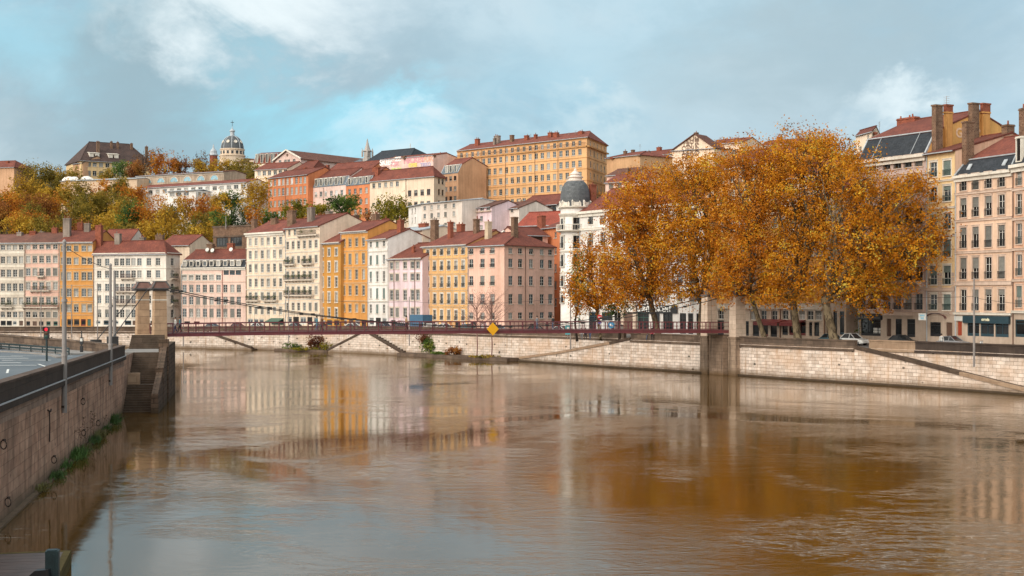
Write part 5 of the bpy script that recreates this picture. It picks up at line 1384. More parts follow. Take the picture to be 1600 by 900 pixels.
gchim(b, 1481, 163.5, 16, BRICKR, .52, zlow=ZZ(181, 183)-4.2); gchim(b, 1539, 161.5, 18, BRICKR, .52, zlow=ZZ(181, 186)-4.2); b.antenna(1479, 150, 6)
mb = MB(); put_text(b.root, 'GAROE', 1.7, simple('pale_graffiti', (.60, .40, .26), .7, .2), (gx+.08, 8.0, ZZ(218, 185)-4.2), (R(90), 0, R(90)), .02, .05)
b.done()
# --- R2
b = B('apartment_building', 'pale yellow house with two window columns and green window railings', 'building', 1447.4, 1492, 179.3, 174.5, 240, 4.2, 15, 'yellow', group=QG)
b.split = (b.z(452), PL['stone']); RW = [(255, 278), (294, 317.5), (336, 360), (376, 403), (416, 445), (460, 484)]
b.win_rows(RW, [1458.5, 1480], 1.35, trim=TRIMW, fr=FRW, rail=IRONG, railh=.75, half=.45, closed=.25, shut=SHUTG, curtain=.05)
b.course([b.z(y) for y in (285, 327, 370)], TRIMW, h=.22, pr=.12); b.course([b.z(452)], TRIMP, h=.4, pr=.16); b.course([b.z(489)], TRIMP, h=.3, pr=.1)
mb = MB()
for k in range(9):
    for (a, c) in ((1448.5, 1453), (1465.5, 1472), (1487, 1491.3)): mb.box(b.x(a), b.x(c), -.06, -.003, b.z(487)+.55*k, b.z(487)+.55*k+.46)
mb.build('rusticated_blocks', plaster('rustic_stone', (.50, .38, .31)), b.root)
b.shops(503, 525, [(1453, 1470, 'dark'), (1478, 1488, 'door_brown')]); x = b.x(1462)
mb = MB(); n = 8
for k in range(n):
    a0, a1 = math.pi*k/n, math.pi*(k+1)/n; q = lambda a, r, y: (x-r*1.7*math.cos(a), y, b.z(497)+r*.55*math.sin(a))
    mb.frustum([q(a0, 1.0, -.12), q(a1, 1.0, -.12), q(a1, 1.2, -.12), q(a0, 1.2, -.12)], [q(a0, 1.0, -.003), q(a1, 1.0, -.003), q(a1, 1.2, -.003), q(a0, 1.2, -.003)])
mb.build('arched_pediment', IRONR, b.root)
b.make_roof(h=2.5, ridge=.6, oh=.5); gchim(b, 1512, 190, 18, RUBBLE, .8); 
mb = MB(); gx = b.W; mb.poly([(gx+.05, 0, -2), (gx+.05, 15, -2), (gx+.05, 15, b.ze-.1), (gx+.05, 9, b.zr-.1), (gx+.05, .0, b.ze-.1)]); mb.build('gable_wall', plaster('plaster_pinkish_gable', (.66, .43, .31)), b.root)
b.done()
# --- R3
b = B('apartment_building', 'peach house with four window columns above a petrol blue shopfront', 'building', 1492.3, 1582, 174.3, 165, 275, 4.2, 14, 'peach', group=QG)
b.wall = plaster('plaster_peach_pink', (.72, .50, .365))
b.split = (b.z(489.5), PL['stone']); C_ = [1505.5, 1524.5, 1544.5, 1565]
RW = [(273.5, 297), (308, 339), (354, 387), (402.5, 436)]
k = 174.3/173.0
b.win_rows([(277, 299.5), (311, 341), (356.5, 388.5), (403.5, 436.5), (452.5, 485)], C_, 1.12, trim=TRIMP, fr=FRW, rail=IRON, railh=.85, half=.6, closed=.12, curtain=.05, sky=.15)
b.course([b.z(y) for y in (304, 346, 395)], TRIMP, h=.3, pr=.14); b.course([b.z(443)], TRIMP, h=.5, pr=.2); b.course([b.z(489.5)], TRIMW, h=.3, pr=.3); b.cornice(TRIMW, h=.8, pr=.5)
b.shops(502, 524, [(1495.5, 1503, 'door_red'), (1511.5, 1530, 'navy'), (1532, 1553, 'navy'), (1555, 1576, 'navy')])
mb = MB(); x0, x1 = b.x(1507), b.x(1579); mb.box(x0, x1, -.30, .01, b.z(504), b.z(493)); fs = mb.build('fascia', SHOPN, b.root)
put_text(fs, 'orexia', .52, simple('pale_yellow_lettering', (.75, .70, .50), .5, .03), ((x0+x1)/2+.1, -.33, b.z(500.2)), (R(90), 0, 0), .03, .015)
mb = MB(); x = b.x(1500); mb.box(x-.95, x+.7, -.12, -.004, b.z(501), b.z(494)); mb.build('sign_board', FRW, b.root)
b.make_roof(h=3.0, mh=ZZ(250, 174.3)-ZZ(275, 174.3), mw=1.7, ridge=.55)
for px, yy in ((1512, 265), (1567, 246)): x = b.x(px-3); mb = MB(); mb.slab([(x-.3, .35, b.ze+.75), (x+.3, .35, b.ze+.75), (x+.3, .75, b.ze+1.35), (x-.3, .75, b.ze+1.35)], .15); mb.build('skylight', ZINC, b.mans)
b.chim(1575, 195, 18, 9, 'rubble', dd=1.2)
b.done()
# --- R4
b = B('apartment_building', 'peach stone house cut by the right photo edge with a dormer and green railings', 'building', 1582.3, 1680, 164.8, 153, 258, 4.2, 14, 'peach', group=QG)
C_ = [1592.5, 1612, 1632, 1652, 1671]
b.split = (b.z(487), PL['stone']); b.win_rows([(267, 291), (304, 336), (350, 382), (398, 431), (447, 480)], C_, 1.15, trim=TRIMP, fr=FRW, rail=IRONG, railh=.85, half=.4, shut=SHUTG)
b.course([b.z(y) for y in (297, 343, 390, 438)], TRIMP, h=.32, pr=.16); b.course([b.z(487)], TRIMW, h=.3, pr=.25); b.cornice(TRIMW, h=.9, pr=.6)
b.shops(499, 526, [(1586, 1602, 'navy'), (1608, 1630, 'dark'), (1640, 1665, 'dark')])
b.make_roof(h=2.6, mh=3.3, mw=1.5, dorm=[1592, 1612, 1632], mmat=SLATE); gchim(b, 1600, 170, 16, RUBBLE, .8) if False else b.chim(1606, 168, 22, 6, 'rubble'); b.done()
b = B('house', 'small cream rooftop house with one window, left of the slate mansard roof', 'house', 1337, 1362, 262, 255, 212, 8, 9, 'cream', side=(1376, 262), group=HG)
b.win_rows([(216, 223)], [1356], .9, trim=None); b.win_rows([(231, 239)], [1344], 1.2, trim=None); b.make_roof(h=1.3); b.chim(1366, 207, 9, 1.0, 'brick'); b.antenna(1374, 190, 4); b.done()

# ================================================================= hill tier
# big orange block
b = B('apartment_block', 'huge orange apartment block with long window rows dominating the skyline', 'building', 714.5, 917, 436, 398, 235.5, 20, 16, 'orange', side=(948, 420), group=HG)
b.wall = plaster('plaster_big_orange', (.70, .405, .20), .15)
C_ = [719+i*(905.5-719)/20 for i in range(21)]
# even spacing in metres, not in pixels
C_ = []
xa, xb = b.x(721), b.x(906)
for i in range(21):
    w_ = b.p0+b.d*(xa+(xb-xa)*i/20); C_.append(800+F*w_.x/w_.y)
k = [(240, 247), (252, 260.5), (268.5, 277.5), (284.5, 293.5), (301, 310), (317, 326), (333, 341)]
b.win_rows(k[1:], C_, 1.35, trim=None, curtain=.25, sky=.35, half=.1); b.win_rows(k[:1], C_, 1.2, trim=None, curtain=.4)
S_ = [923, 928.5, 934, 939.5, 944.5]; b.win_rows([(y0, y1) for y0, y1 in k], S_, 1.3, face=1, trim=None, Yref=436, curtain=.3)
b.course([b.z(248.8)], plaster('orange_trim', (.58, .31, .13)), h=.35, pr=.45); b.course([b.z(248.8)], MATS['orange_trim'], h=.35, pr=.7, face=1)
b.course([b.z(y) for y in (264.8, 281, 297.5, 314, 330)], MATS['orange_trim'], h=.2, pr=.06); b.cornice(MATS['orange_trim'], faces=(0, 1))
b.course([b.z(y) for y in (264.8, 281, 297.5, 314)], MATS['orange_trim'], h=.2, pr=.06, face=1)
mb = MB(); z0 = b.z(248.8)+.2; mb.box(0, b.W, -.46, -.41, z0+.85, z0+.92)
for q in range(0, 160): x = b.W*q/160; mb.box(x-.02, x+.02, -.45, -.42, z0, z0+.86)
mb.build('balcony_railing', IRONR, b.root)
for px in (752, 790, 836, 872): b.pipe(px)
b.make_roof(h=3.0, hipR=.05, hipL=.0, oh=.6)
for px, yt, w_, v, kd in ((746, 217, 8, 6, 'brick'), (777, 212, 10, 6, 'grey'), (773, 216, 5, 4, 'grey'), (800, 211, 7, 6, 'rubble'), (823, 211.5, 8, 6, 'brick'), (837, 210, 6, 7, 'brick'), (860, 207, 8, 7, 'brick'), (869, 207, 9, 5, 'brick'), (908, 205, 9, 6, 'brick')): b.chim(px, yt, w_, v, kd)
for px, yt in ((829, 209), (899, 204), (889, 207)): b.antenna(px, yt, 7)
b.done()
# left mid-hill row
b = B('apartment_building', 'orange-red house with three rows of white windows above the green trees on the hill', 'building', 419, 481.5, 455, 440, 278.5, 22, 13, 'terracotta', group=HG)
b.win_rows([(281.5, 291.5), (296, 307.5), (314.5, 324), (331, 340)], [423.3, 429.6, 436.2, 442.4, 449, 456, 463, 469.8, 476.3], 1.3, trim=None, curtain=.75, sky=.25, closed=.1, half=0, shut=SHUTW)
b.pipe(446); b.cornice(TILE, h=.4)
b.make_roof(h=2.6, ridge=.5); b.done()
b = B('house', 'small attic storey with white windows and a hipped red roof on the orange-red hill house', 'house', 449.5, 484, 463, 457, 270.5, 30, 12, 'blush', group=HG)
b.win_rows([(272, 276.5)], [453, 460, 467, 474, 481], 1.3, trim=None, curtain=.6); b.make_roof(h=4.0, hipL=.3, hipR=.2); b.chim(492, 264, 6, 4, 'brick'); b.done()
b = B('apartment_building', 'pale pink hill house with a blue-grey mansard of tall dormers', 'building', 482, 540.5, 443, 430, 293.5, 22, 12, 'blush', group=HG)
b.win_rows([(301, 309)], [486, 493.6, 501.5, 509, 517.6, 525.6, 534], 1.3, trim=None, curtain=.7, closed=.25, shut=SHUTW)
b.make_roof(h=2.8, mh=ZZ(280, 443)-ZZ(293.5, 443), mw=1.4, dorm=[486.5, 494, 501.7, 509.5, 517.3, 525.3, 533.5], mmat=SLATEB); b.pipe(506); b.chim(477, 262, 7, 6, 'brick'); b.chim(515, 266, 7, 7, 'brick'); b.chim(545, 268, 9, 7, 'brick'); b.done()
b = B('apartment_building', 'narrow orange-red hill house with a blue-grey mansard and four white dormers', 'building', 540.8, 577.5, 430, 421, 290.5, 22, 12, 'terracotta', group=HG)
b.win_rows([(296, 304.5), (312.5, 321), (328, 336)], [546, 555, 563.6, 572.5], 1.35, trim=None, curtain=.4)
b.make_roof(h=2.8, mh=ZZ(278, 430)-ZZ(290.5, 430), mw=1.4, dorm=[546, 555, 564, 573], mmat=SLATEB); b.chim(586, 262, 9, 4, 'brick'); b.done()
b = B('apartment_building', 'cream hill house with brown windows and a shaded right end, above the round green tree', 'building', 577.8, 678, 421, 402, 282.5, 22, 13, 'cream', side=(696, 409), group=HG)
b.win_rows([(287, 294.5), (302, 310.5), (317.5, 325)], [584, 593, 602.5, 611.6, 620.6], 1.35, trim=None, curtain=.35, sky=.4); b.win_rows([(286, 294.5), (302.3, 311.3), (320, 327)], [640, 649.7, 659.6, 669.6], 1.5, trim=None, curtain=.1, fr=FRB, sky=.1)
b.win_rows([(286, 294), (302, 311), (319, 327)], [686, 691.8], 1.4, face=1, trim=None, fr=FRB, Yref=421); b.pipe(634.5)
b.make_roof(h=3.0, hipR=.1); b.chim(590, 262, 8, 2, 'brick'); b.done()
# graffiti wall house
b = B('house', 'tall rear house whose blank wall is covered in pink and white graffiti lettering', 'house', 596, 677, 447, 433, 249.5, 30, 12, 'blush', group=HG)
for (tx, px, py, sz, mt, bo) in (('SKIEC', 605, 258.5, 2.5, simple('white_graffiti', (.80, .78, .76), .7, .05), .09), ('ZZ', 622, 254, 1.9, MATS['white_graffiti'], .06), ('KSR', 617, 261, 2.0, simple('pink_graffiti', (.70, .33, .36), .7, .1), .06),
    ('NICKEY', 647, 258, 2.5, MATS['pink_graffiti'], .10), ('OUK', 667, 258, 2.5, simple('orange_pink_graffiti', (.70, .38, .28), .7, .1), .08), ('OPSE', 645, 264.5, 1.5, simple('yellow_graffiti', (.72, .55, .16), .7, .1), .12),
    ('ZAFA', 620, 271, 1.8, simple('lime_graffiti', (.50, .60, .18), .7, .1), .14), ('UZO', 606, 272, 1.7, simple('black_graffiti', (.12, .10, .10), .7, .1), .03), ('JTO', 604, 265, 1.3, simple('brown_graffiti', (.35, .20, .18), .7, .1), .02), ('TIRKO', 665, 265, 1.5, simple('lilac_graffiti', (.42, .38, .52), .7, .1), .05), ('RUN SE', 655, 270, 1.4, MATS['brown_graffiti'], .03)):
    put_text(b.root, tx, sz, mt, (b.x(px), -.05, b.z(py)), (R(90), 0, 0), .03, bo)
b.make_roof(h=1.2, oh=.15); b.chim(632, 244, 6, -.2, 'rubble'); b.chim(618, 246, 4, 1, 'cream'); b.chim(661, 243, 4, 1, 'grey'); b.chim(677, 242, 8, .5, 'rubble'); b.chim(688, 240, 4, 4, 'brick'); b.done()
b = B('apartment_building', 'brown-orange hill house with grey mansard dormers left of the huge orange block', 'building', 689, 716, 424, 418, 272.5, 22, 11, 'tan', group=HG)
b.win_rows([(277, 284), (293, 300), (308, 316)], [697, 704, 711], 1.2, trim=None, fr=FRB); b.make_roof(h=2.2, mh=ZZ(259, 424)-ZZ(272.5, 424), mw=1.4, dorm=[698, 704.5, 711.5], mmat=SLATEB); b.done()
# pale lilac / white terraces
b = B('apartment_building', 'long pale house with rows of light windows, below the cream hill house', 'building', 658, 722, 352, 338, 319.5, 12, 12, 'pale', group=HG)
b.wall = PL['pale']; b.win_rows([(322.5, 329), (334.5, 342), (351, 358)], [663.5, 674.5, 685, 696, 709], 1.15, trim=None, curtain=.5, sky=.5, pair=None); b.ze = b.z(318.5); b.make_roof(h=.6, mt=ZINC); b.done()
b = B('house', 'narrow white side wing with small windows at the left of the long pale house', 'house', 638.5, 658, 362, 352, 323, 12, 10, 'snow', group=HG)
b.win_rows([(327, 335), (341, 350)], [644, 649], .8, trim=None); b.make_roof(h=.5, mt=ZINC); b.done()
b = B('apartment_building', 'lilac terrace house with a row of attic windows, right of the long pale house', 'building', 722, 768, 346, 336, 326.5, 12, 10, 'lilac', group=HG)
b.win_rows([(327.5, 332)], [733, 744, 753, 763], 1.5, trim=None, curtain=.4); b.win_rows([(340, 348), (354, 361)], [730, 742, 752], 1.2, trim=None, curtain=.6); b.course([b.z(333.5)], TRIMP, h=.2, pr=.5); b.make_roof(h=1.6, mt=TILEB); b.done()
b = B('apartment_building', 'cream terrace house with four windows left of the white loggia', 'building', 768.3, 811, 345, 336, 328, 12, 10, 'pale', group=HG)
b.win_rows([(329.5, 334)], [777, 789], 1.4, trim=None, curtain=.6); b.win_rows([(328.5, 334.5)], [800], 1.0, trim=None); b.win_rows([(346, 353)], [777, 790], 1.3, trim=None); b.make_roof(h=1.8, mt=TILEB); b.chim(775, 318, 9, 4, 'cream'); b.chim(771, 319, 5, 3, 'brick'); b.done()
b = B('house', 'white house with an open three-bay loggia under a broad brown-red roof', 'house', 810, 873, 352, 342, 321.5, 14, 10, 'snow', group=HG)
b.rows[0].append((b.z(337), b.z(323.5), [(b.x(822), 5.5*.9, dict(shop='white')), (b.x(843), 5.0, dict(shop='white')), (b.x(860), 4.0, dict(shop='white'))], {}, FRG, None))
b.make_roof(h=2.6, oh=.7); b.chim(813, 312, 5, 3, 'cream'); b.done()
b = B('house', 'low house with a wide bright red tiled roof below the white loggia', 'house', 808, 874, 312, 306, 352, 10, 10, 'tan', group=HG)
b.make_roof(h=3.0, mt=tiles('bright_red_tiles', (.33, .080, .052), (.26, .065, .045))); b.done()
# right of big block
b = B('apartment_building', 'plain orange gable-ended house with a tall red chimney right of the huge orange block', 'building', 948, 1000, 402, 392, 247, 18, 13, 'tan', group=HG)
b.wall = plaster('plaster_orange_gable2', (.60, .36, .20)); b.make_roof(h=1.6, hipL=.2, hipR=.3); b.chim(957, 246, 7, -.2, 'brick'); b.chim(977, 236, 6, 4, 'rubble'); b.chim(999, 242, 6, -.2, 'rubble'); b.done()
b = B('house', 'low red-roofed house between the huge orange block and the plane trees', 'house', 946, 1010, 352, 344, 285, 14, 9, 'rose', group=HG)
b.win_rows([(288, 296)], [955, 968], 1.4, trim=None); b.make_roof(h=2.0); b.chim(981, 263, 6, 6, 'rubble'); b.done()
b = B('house', 'brown-roofed house under the orange gable, behind the left plane crown', 'house', 948, 990, 366, 360, 274, 14, 9, 'pink', group=HG); b.make_roof(h=1.8, mt=TILEB); b.done()
b = B('house', 'white hill house with a red roof, just left of the lettered cream gable', 'house', 990, 1052, 424, 412, 246, 20, 12, 'snow', group=HG)
b.win_rows([(250, 258)], [1005, 1020, 1035, 1046], 1.3, trim=None); b.make_roof(h=2.0); b.chim(1014, 236, 5, 3, 'rubble'); b.chim(1030, 230, 8, 6, 'brick'); b.chim(989, 234, 6, 3, 'rubble'); b.antenna(1000, 225, 5); b.done()
b = B('apartment_building', 'cream house whose blank gable carries columns of dark vertical lettering', 'building', 1050, 1116, 405, 397, 240, 20, 20, 'cream', group=HG)
b.ze = b.z(236); b.make_roof(h=.5); 
b.wmb.poly([(0, -.05, b.ze-.1), (b.W, -.05, b.ze-.1), (b.W*.55, -.05, b.z(213))]); mb = MB(); mb.seg((-.3, 3, b.ze), (b.W*.55, 3, b.z(212)), 7, .25); mb.seg((b.W+.3, 3, b.ze), (b.W*.55, 3, b.z(212)), 7, .25); mb.build('gable_roof', TILEB, b.root)
for px, y0, n, wd in ((1069, 232, 5, 'TOLOU'), (1075, 226, 7, 'KATERZ'), (1081, 222, 6, 'QUINED'), (1089, 224, 6, 'MAKEO')):
    for i, ch in enumerate(wd): put_text(b.root, ch, 2.0, simple('brown_lettering', (.22, .14, .10), .7, .1), (b.x(px), -.08, b.z(y0+5.2*i)), (R(90), 0, 0), .02, .04)
b.chim(1088, 207, 7, 4, 'rubble'); b.chim(1101, 214, 4, 5, 'rubble'); b.done()
b = B('house', 'red-roofed house far right on the ridge, above the plane tree crowns', 'house', 1104, 1160, 432, 424, 226, 20, 12, 'cream', group=HG); b.make_roof(h=1.8); b.chim(1118, 221, 5, 3, 'grey'); b.antenna(1125, 214, 4); b.done()
b = B('house', 'cream ridge house with a red chimney peeking between the two tallest plane tree tops', 'house', 1186, 1262, 440, 430, 228, 20, 12, 'cream', group=HG); b.win_rows([(231, 238)], [1200, 1212, 1224, 1236], 1.3, trim=None); b.make_roof(h=2.0); b.chim(1218, 214, 8, 5, 'brick'); b.done()

# ---- hilltop left
b = B('mansion', 'large yellow mansion with a huge steep brown roof and tall chimneys on the hilltop', 'building', 127, 236, 560, 575, 249.5, 45, 22, 'yellow', group=HG)
b.win_rows([(253, 259.5), (266, 274)], [132, 139, 148, 158, 168, 178, 188], 1.6, trim=None, curtain=.5); b.make_roof(h=8.4, hipL=.22, hipR=.2, mt=TILED, oh=.6)
for px, yt, w_, v in ((153, 221, 5.5, 5), (174, 221, 4, 8), (184, 222, 4, 8), (205.5, 224, 4.5, 8), (229, 229, 5, 14)): b.chim(px, yt, w_, v, 'rubble')
for px in (142, 151, 172, 181):
    x = ray_s(b.p0+b.n*2.6, b.d, px); mb = MB(); z = b.ze+1.9; mb.box(x-.8, x+.8, 1.6, 4.2, z-.4, z+1.2); mb.slab([(x-1, 1.4, z+1.2), (x+1, 1.4, z+1.2), (x+1, 4.6, z+1.7), (x-1, 4.6, z+1.7)], .15); mb.build('dormer', TRIMW, b.roof)
b.done()
b = B('house', 'dark roofed wing half hidden at the left of the yellow mansion', 'house', 114, 130, 566, 560, 256, 45, 12, 'tan', group=HG); b.make_roof(h=3, mt=TILED); b.chim(126, 242, 4, 5, 'brick'); b.done()
b = B('house', 'brown-red roofed house at the far left edge above the autumn wood', 'house', -20, 22, 560, 556, 262, 40, 12, 'tan', group=HG); b.make_roof(h=3.0, hipR=.3, mt=TILE); b.chim(12, 252, 5, 4, 'brick'); b.done()
b = B('long_arcade_building', 'long pale wall with six blue half-round windows among the hillside trees', 'building', 213, 350, 520, 500, 275.5, 30, 12, 'beige', group=HG)
b.wall = plaster('plaster_arcade', (.50, .39, .30), .4); 
for px in (231, 251.5, 272, 293, 314, 335):
    x = b.x(px); m = MB(); zc = b.z(287); n = 10
    m.poly([(x+1.7*math.cos(math.pi*k/n), -.03, zc+1.55*math.sin(math.pi*k/n)) for k in range(n+1)]); 
    o = m.build('arched_window', simple('pale_blue_panes', (.22, .42, .52), .3, .2), b.root)
    m = MB(); 
    for k in range(n):
        a0, a1 = math.pi*k/n, math.pi*(k+1)/n; q = lambda a, r, y: (x+r*math.cos(a), y, zc+r*.92*math.sin(a)); m.frustum([q(a0, 1.7, -.15), q(a1, 1.7, -.15), q(a1, 2.0, -.15), q(a0, 2.0, -.15)], [q(a0, 1.7, .02), q(a1, 1.7, .02), q(a1, 2.0, .02), q(a0, 2.0, .02)])
    for k in (1, 2, 3): a = math.pi*k/4; m.seg((x, -.06, zc), (x+1.7*math.cos(a), -.06, zc+1.55*math.sin(a)), .08, .06)
    m.build('frame', TRIM, o)
b.course([b.z(278)], TRIM, h=.3, pr=.2); b.make_roof(h=.8, mt=TILEB); b.done()
b = B('long_low_building', 'long low white building with a narrow red roof below the blue-windowed arcade', 'building', 216, 386, 490, 462, 294.5, 26, 10, 'snow', group=HG)
b.win_rows([(298, 304)], lin(224, 380, 15), 2.0, trim=None, curtain=.3); b.make_roof(h=1.3); b.done()
b = B('flat_roofed_annex', 'white flat-roofed annex in front of the long low white building', 'building', 262, 306, 466, 460, 299, 24, 9, 'snow', side=(330, 468), group=HG)
b.win_rows([(301.5, 307)], [269, 279, 291], 2.2, trim=None); b.win_rows([(301.5, 306)], [312, 320], 1.6, face=1, trim=None, Yref=466); b.make_roof(h=.4, mt=ZINC, oh=.7); b.done()
b = B('long_low_building', 'grey flat-roofed shed with pale rubble heaps on top, left of the blue arcade', 'building', 95, 214, 522, 510, 283, 30, 10, 'beige', group=HG)
b.make_roof(h=.6, mt=ZINC); rr = random.Random(4)
for k in range(7): x = b.x(95+rr.uniform(0, 40)); mb = MB(); mb.M = Matrix.Translation((x, 3+rr.uniform(-1, 1), b.ze+.4)) @ Matrix.Diagonal((rr.uniform(1, 2.4), 1, 1, 1)); mb.lathe([(1.1, 0), (.95, .5), (.5, .9+rr.random()*.5), (.1, 1.3)], 7); mb.build('pale_heap', PL['snow'], b.roof)
b.done()
# domed church
dc = P(363, 262, 640); dch = empty('domed_church', (dc.x, dc.y, 40), 0, 'church with a dark ribbed dome, lantern and cross rising from the hilltop trees', 'church')
zb = lambda y: ZZ(y, 640)-40
m = MB(); m.lathe([(5.6, -5), (5.6, zb(245)), (5.9, zb(244.5)), (5.9, zb(243)), (5.3, zb(242.6)), (5.3, zb(235)), (5.6, zb(234.5)), (5.6, zb(233.4)), (5.2, zb(233))], 32); drum = m.build('drum', PL['cream'], dch)
m = MB()
for k in range(16): 
    a = 2*math.pi*(k+.5)/16; x, y = 5.28*math.cos(a), 5.28*math.sin(a); m.M = Matrix.Translation((x, y, 0)) @ Matrix.Rotation(a, 4, 'Z'); m.box(-.05, .06, -.5, .5, zb(241.5), zb(236.5))
m.build('window', GL[0], drum)
R_ = 4.95; prof = [(R_*math.cos(t)*1.0, zb(233)+R_*1.22*math.sin(t)) for t in [i*math.pi/2*.86/10 for i in range(11)]]
m = MB(); m.lathe(prof, 32); dome = m.build('dome', DOMES, dch, smooth=True)
m = MB()
for k in range(8):
    a = 2*math.pi*(k+.5)/8-.25; m.tube([((r+.08)*math.cos(a), (r+.08)*math.sin(a), z) for r, z in prof], .17, 5)
m.build('rib', ZINC, dome)
for k in range(8):
    a = 2*math.pi*k/8-.25; m = MB(); r = R_*.86+.1; m.M = Matrix.Translation((r*math.cos(a), r*math.sin(a), zb(233)+R_*.62)) @ Matrix.Rotation(a, 4, 'Z') @ Matrix.Rotation(R(90-25), 4, 'Y'); m.lathe([(.75, -.3), (.75, .2), (.45, .2), (.42, .1), (.05, .1)], 12); m.build('oculus', TRIMW, dome)
zl = prof[-1][1]; m = MB(); m.lathe([(1.5, zl-.2), (1.5, zl+.1), (1.0, zl+.2), (.95, zl+1.9), (1.3, zl+2.05), (1.3, zl+2.3), (1.0, zl+2.7), (.4, zl+3.2), (.15, zl+3.6), (.08, zl+4.4)], 12); m.build('lantern', ZINC, dome)
m = MB(); m.box(-.08, .08, -.08, .08, zl+4.4, zl+7.0); m.box(-.75, .75, -.08, .08, zl+6.0, zl+6.25); m.build('cross', DARKG, dome)
m = MB(); m.box(-4, 16, -4, 4, -10, zb(252)); m.build('nave', PL['cream'], dch); m = MB(); m.slab([(-2, -5, zb(253)), (17, -5, zb(257)), (17, 0, zb(250)), (-2, 0, zb(245))], .3); m.slab([(17, 5, zb(257)), (-2, 5, zb(253)), (-2, 0, zb(245)), (17, 0, zb(250))], .3); m.build('roof', TILEB, dch)
tr = P(333.5, 255, 630); m = MB(); r0 = empty('bell_turret', (tr.x, tr.y, 60), 0, 'small brick bell turret with a grey pointed cap left of the dark dome', 'turret')
m.lathe([(1.7, -12), (1.7, ZZ(243, 630)-60)], 8); m.build('shaft', BRICKR, r0); m = MB(); z = ZZ(243, 630)-60; m.lathe([(2.0, z), (2.0, z+.4), (1.6, z+.9), (1.5, z+2.0), (.5, z+3.2), (.12, z+5.0)], 10); m.build('cap', ZINC, r0)
# gabled church-like hall
b = B('gabled_hall', 'pale pink hall with a broad gable front and a long brown roof on the ridge', 'building', 430, 470, 520, 512, 252.5, 40, 40, 'blush', group=HG)
b.win_rows([(250.8, 256.5)], [437.5, 446, 451, 459.5], 1.4, trim=None)
W_, zg = b.W, b.z(236.5); b.ze = b.z(250)
b.wmb.poly([(0, 0, b.ze), (W_, 0, b.ze), (W_*.48, 0, zg)]); dd = 40
m = MB(); m.slab([(-.6, -.6, b.ze-.3), (W_*.48, -.6, zg+.1), (W_*.48, dd, zg+.1), (-.6, dd, b.ze-.3)], .3); m.slab([(W_*.48, -.6, zg+.1), (W_+.6, -.6, b.ze-.3), (W_+.6, dd, b.ze-.3), (W_*.48, dd, zg+.1)], .3); b.roof = m.build('roof', TILEB, b.root)
m = MB(); m.seg((-.7, -.7, b.ze-.3), (W_*.48, -.7, zg+.1), .4, .5); m.seg((W_+.7, -.7, b.ze-.3), (W_*.48, -.7, zg+.1), .4, .5); m.build('gable_edge', TRIMW, b.root)
m = MB(); m.M = Matrix.Translation((W_*.48, -.05, b.z(244))) @ Matrix.Rotation(R(90), 4, 'X'); m.lathe([(.55, 0), (.05, .01)], 14); m.build('oculus', SHUTB, b.root)
b.wmb.poly([(W_, 0, -10), (W_, dd, -10), (W_, dd, b.ze), (W_, 0, b.ze)]); b.make_face(0); b.wmb.build('wall', b.wall, b.root)
b = B('long_low_building', 'long cream hill house with a red roof below the gabled hall', 'building', 398, 450, 492, 484, 265.5, 30, 12, 'cream', group=HG)
b.win_rows([(268, 275)], [405, 413, 421, 430, 438, 446], 1.5, trim=None); b.make_roof(h=2.6); b.done()
b = B('house', 'terrace with red mansard roofs and small white dormers right of the dark dome', 'house', 396, 431, 600, 596, 256, 50, 12, 'cream', group=HG)
b.make_roof(h=.8, mh=4.2, mw=2, dorm=[401, 409, 417, 425], mmat=TILE); b.chim(403, 245, 4, 3, 'cream'); b.chim(418, 244, 4, 3, 'cream'); b.chim(430, 243, 4, 3, 'brick'); b.done()
b = B('house', 'row of red roofs stepping down between the gabled hall and the grey church roof', 'house', 505, 575, 482, 470, 272, 30, 14, 'terracotta', group=HG); b.make_roof(h=4.0, mt=TILE); b.chim(512, 258, 6, 7, 'brick'); b.chim(548, 262, 8, 4, 'brick'); b.done()
b = B('house', 'small pavilion with a grey hipped roof between the ridge hall and the slate church', 'house', 533, 566, 505, 500, 262, 35, 10, 'cream', group=HG); b.make_roof(h=3.0, hipL=.45, hipR=.45, mt=SLATEB); b.done()
# slate church with spire
b = B('slate_roofed_church', 'church with a long slate roof and a thin stone spire on the ridge', 'church', 571, 640, 500, 486, 252.5, 35, 16, 'pale', group=HG); b.make_roof(h=4.2, hipR=.25, mt=SLATE)
p = b.p0+b.n*4; x = ray_s(p, b.d, 574); m = MB(); q = lambda y: b.z(y); m.lathe([(1.7, q(262)), (1.7, q(245)), (1.2, q(244)), (1.2, q(235)), (1.7, q(234)), (1.0, q(231)), (.55, q(224)), (.08, q(214))], 8, 0, (x, 4, 0)); 
for k in range(4): a = math.pi/4+k*math.pi/2; m.lathe([(.35, q(243)), (.35, q(235)), (.04, q(229))], 6, 0, (x+1.8*math.cos(a), 4+1.8*math.sin(a), 0))
m.build('spire', plaster('grey_stone', (.40, .36, .33)), b.root); x2 = ray_s(b.p0+b.n*8, b.d, 641); m = MB(); m.tube([(x2, 8, b.ze), (x2, 8, b.z(226))], .14, 6); m.tube([(x2, 8, b.z(236)), (x2-2.2, 8, b.z(247))], .1, 5); m.tube([(x2, 8, b.z(236)), (x2+2.2, 8, b.z(247))], .1, 5); m.build('mast', FRW, b.root); b.done()
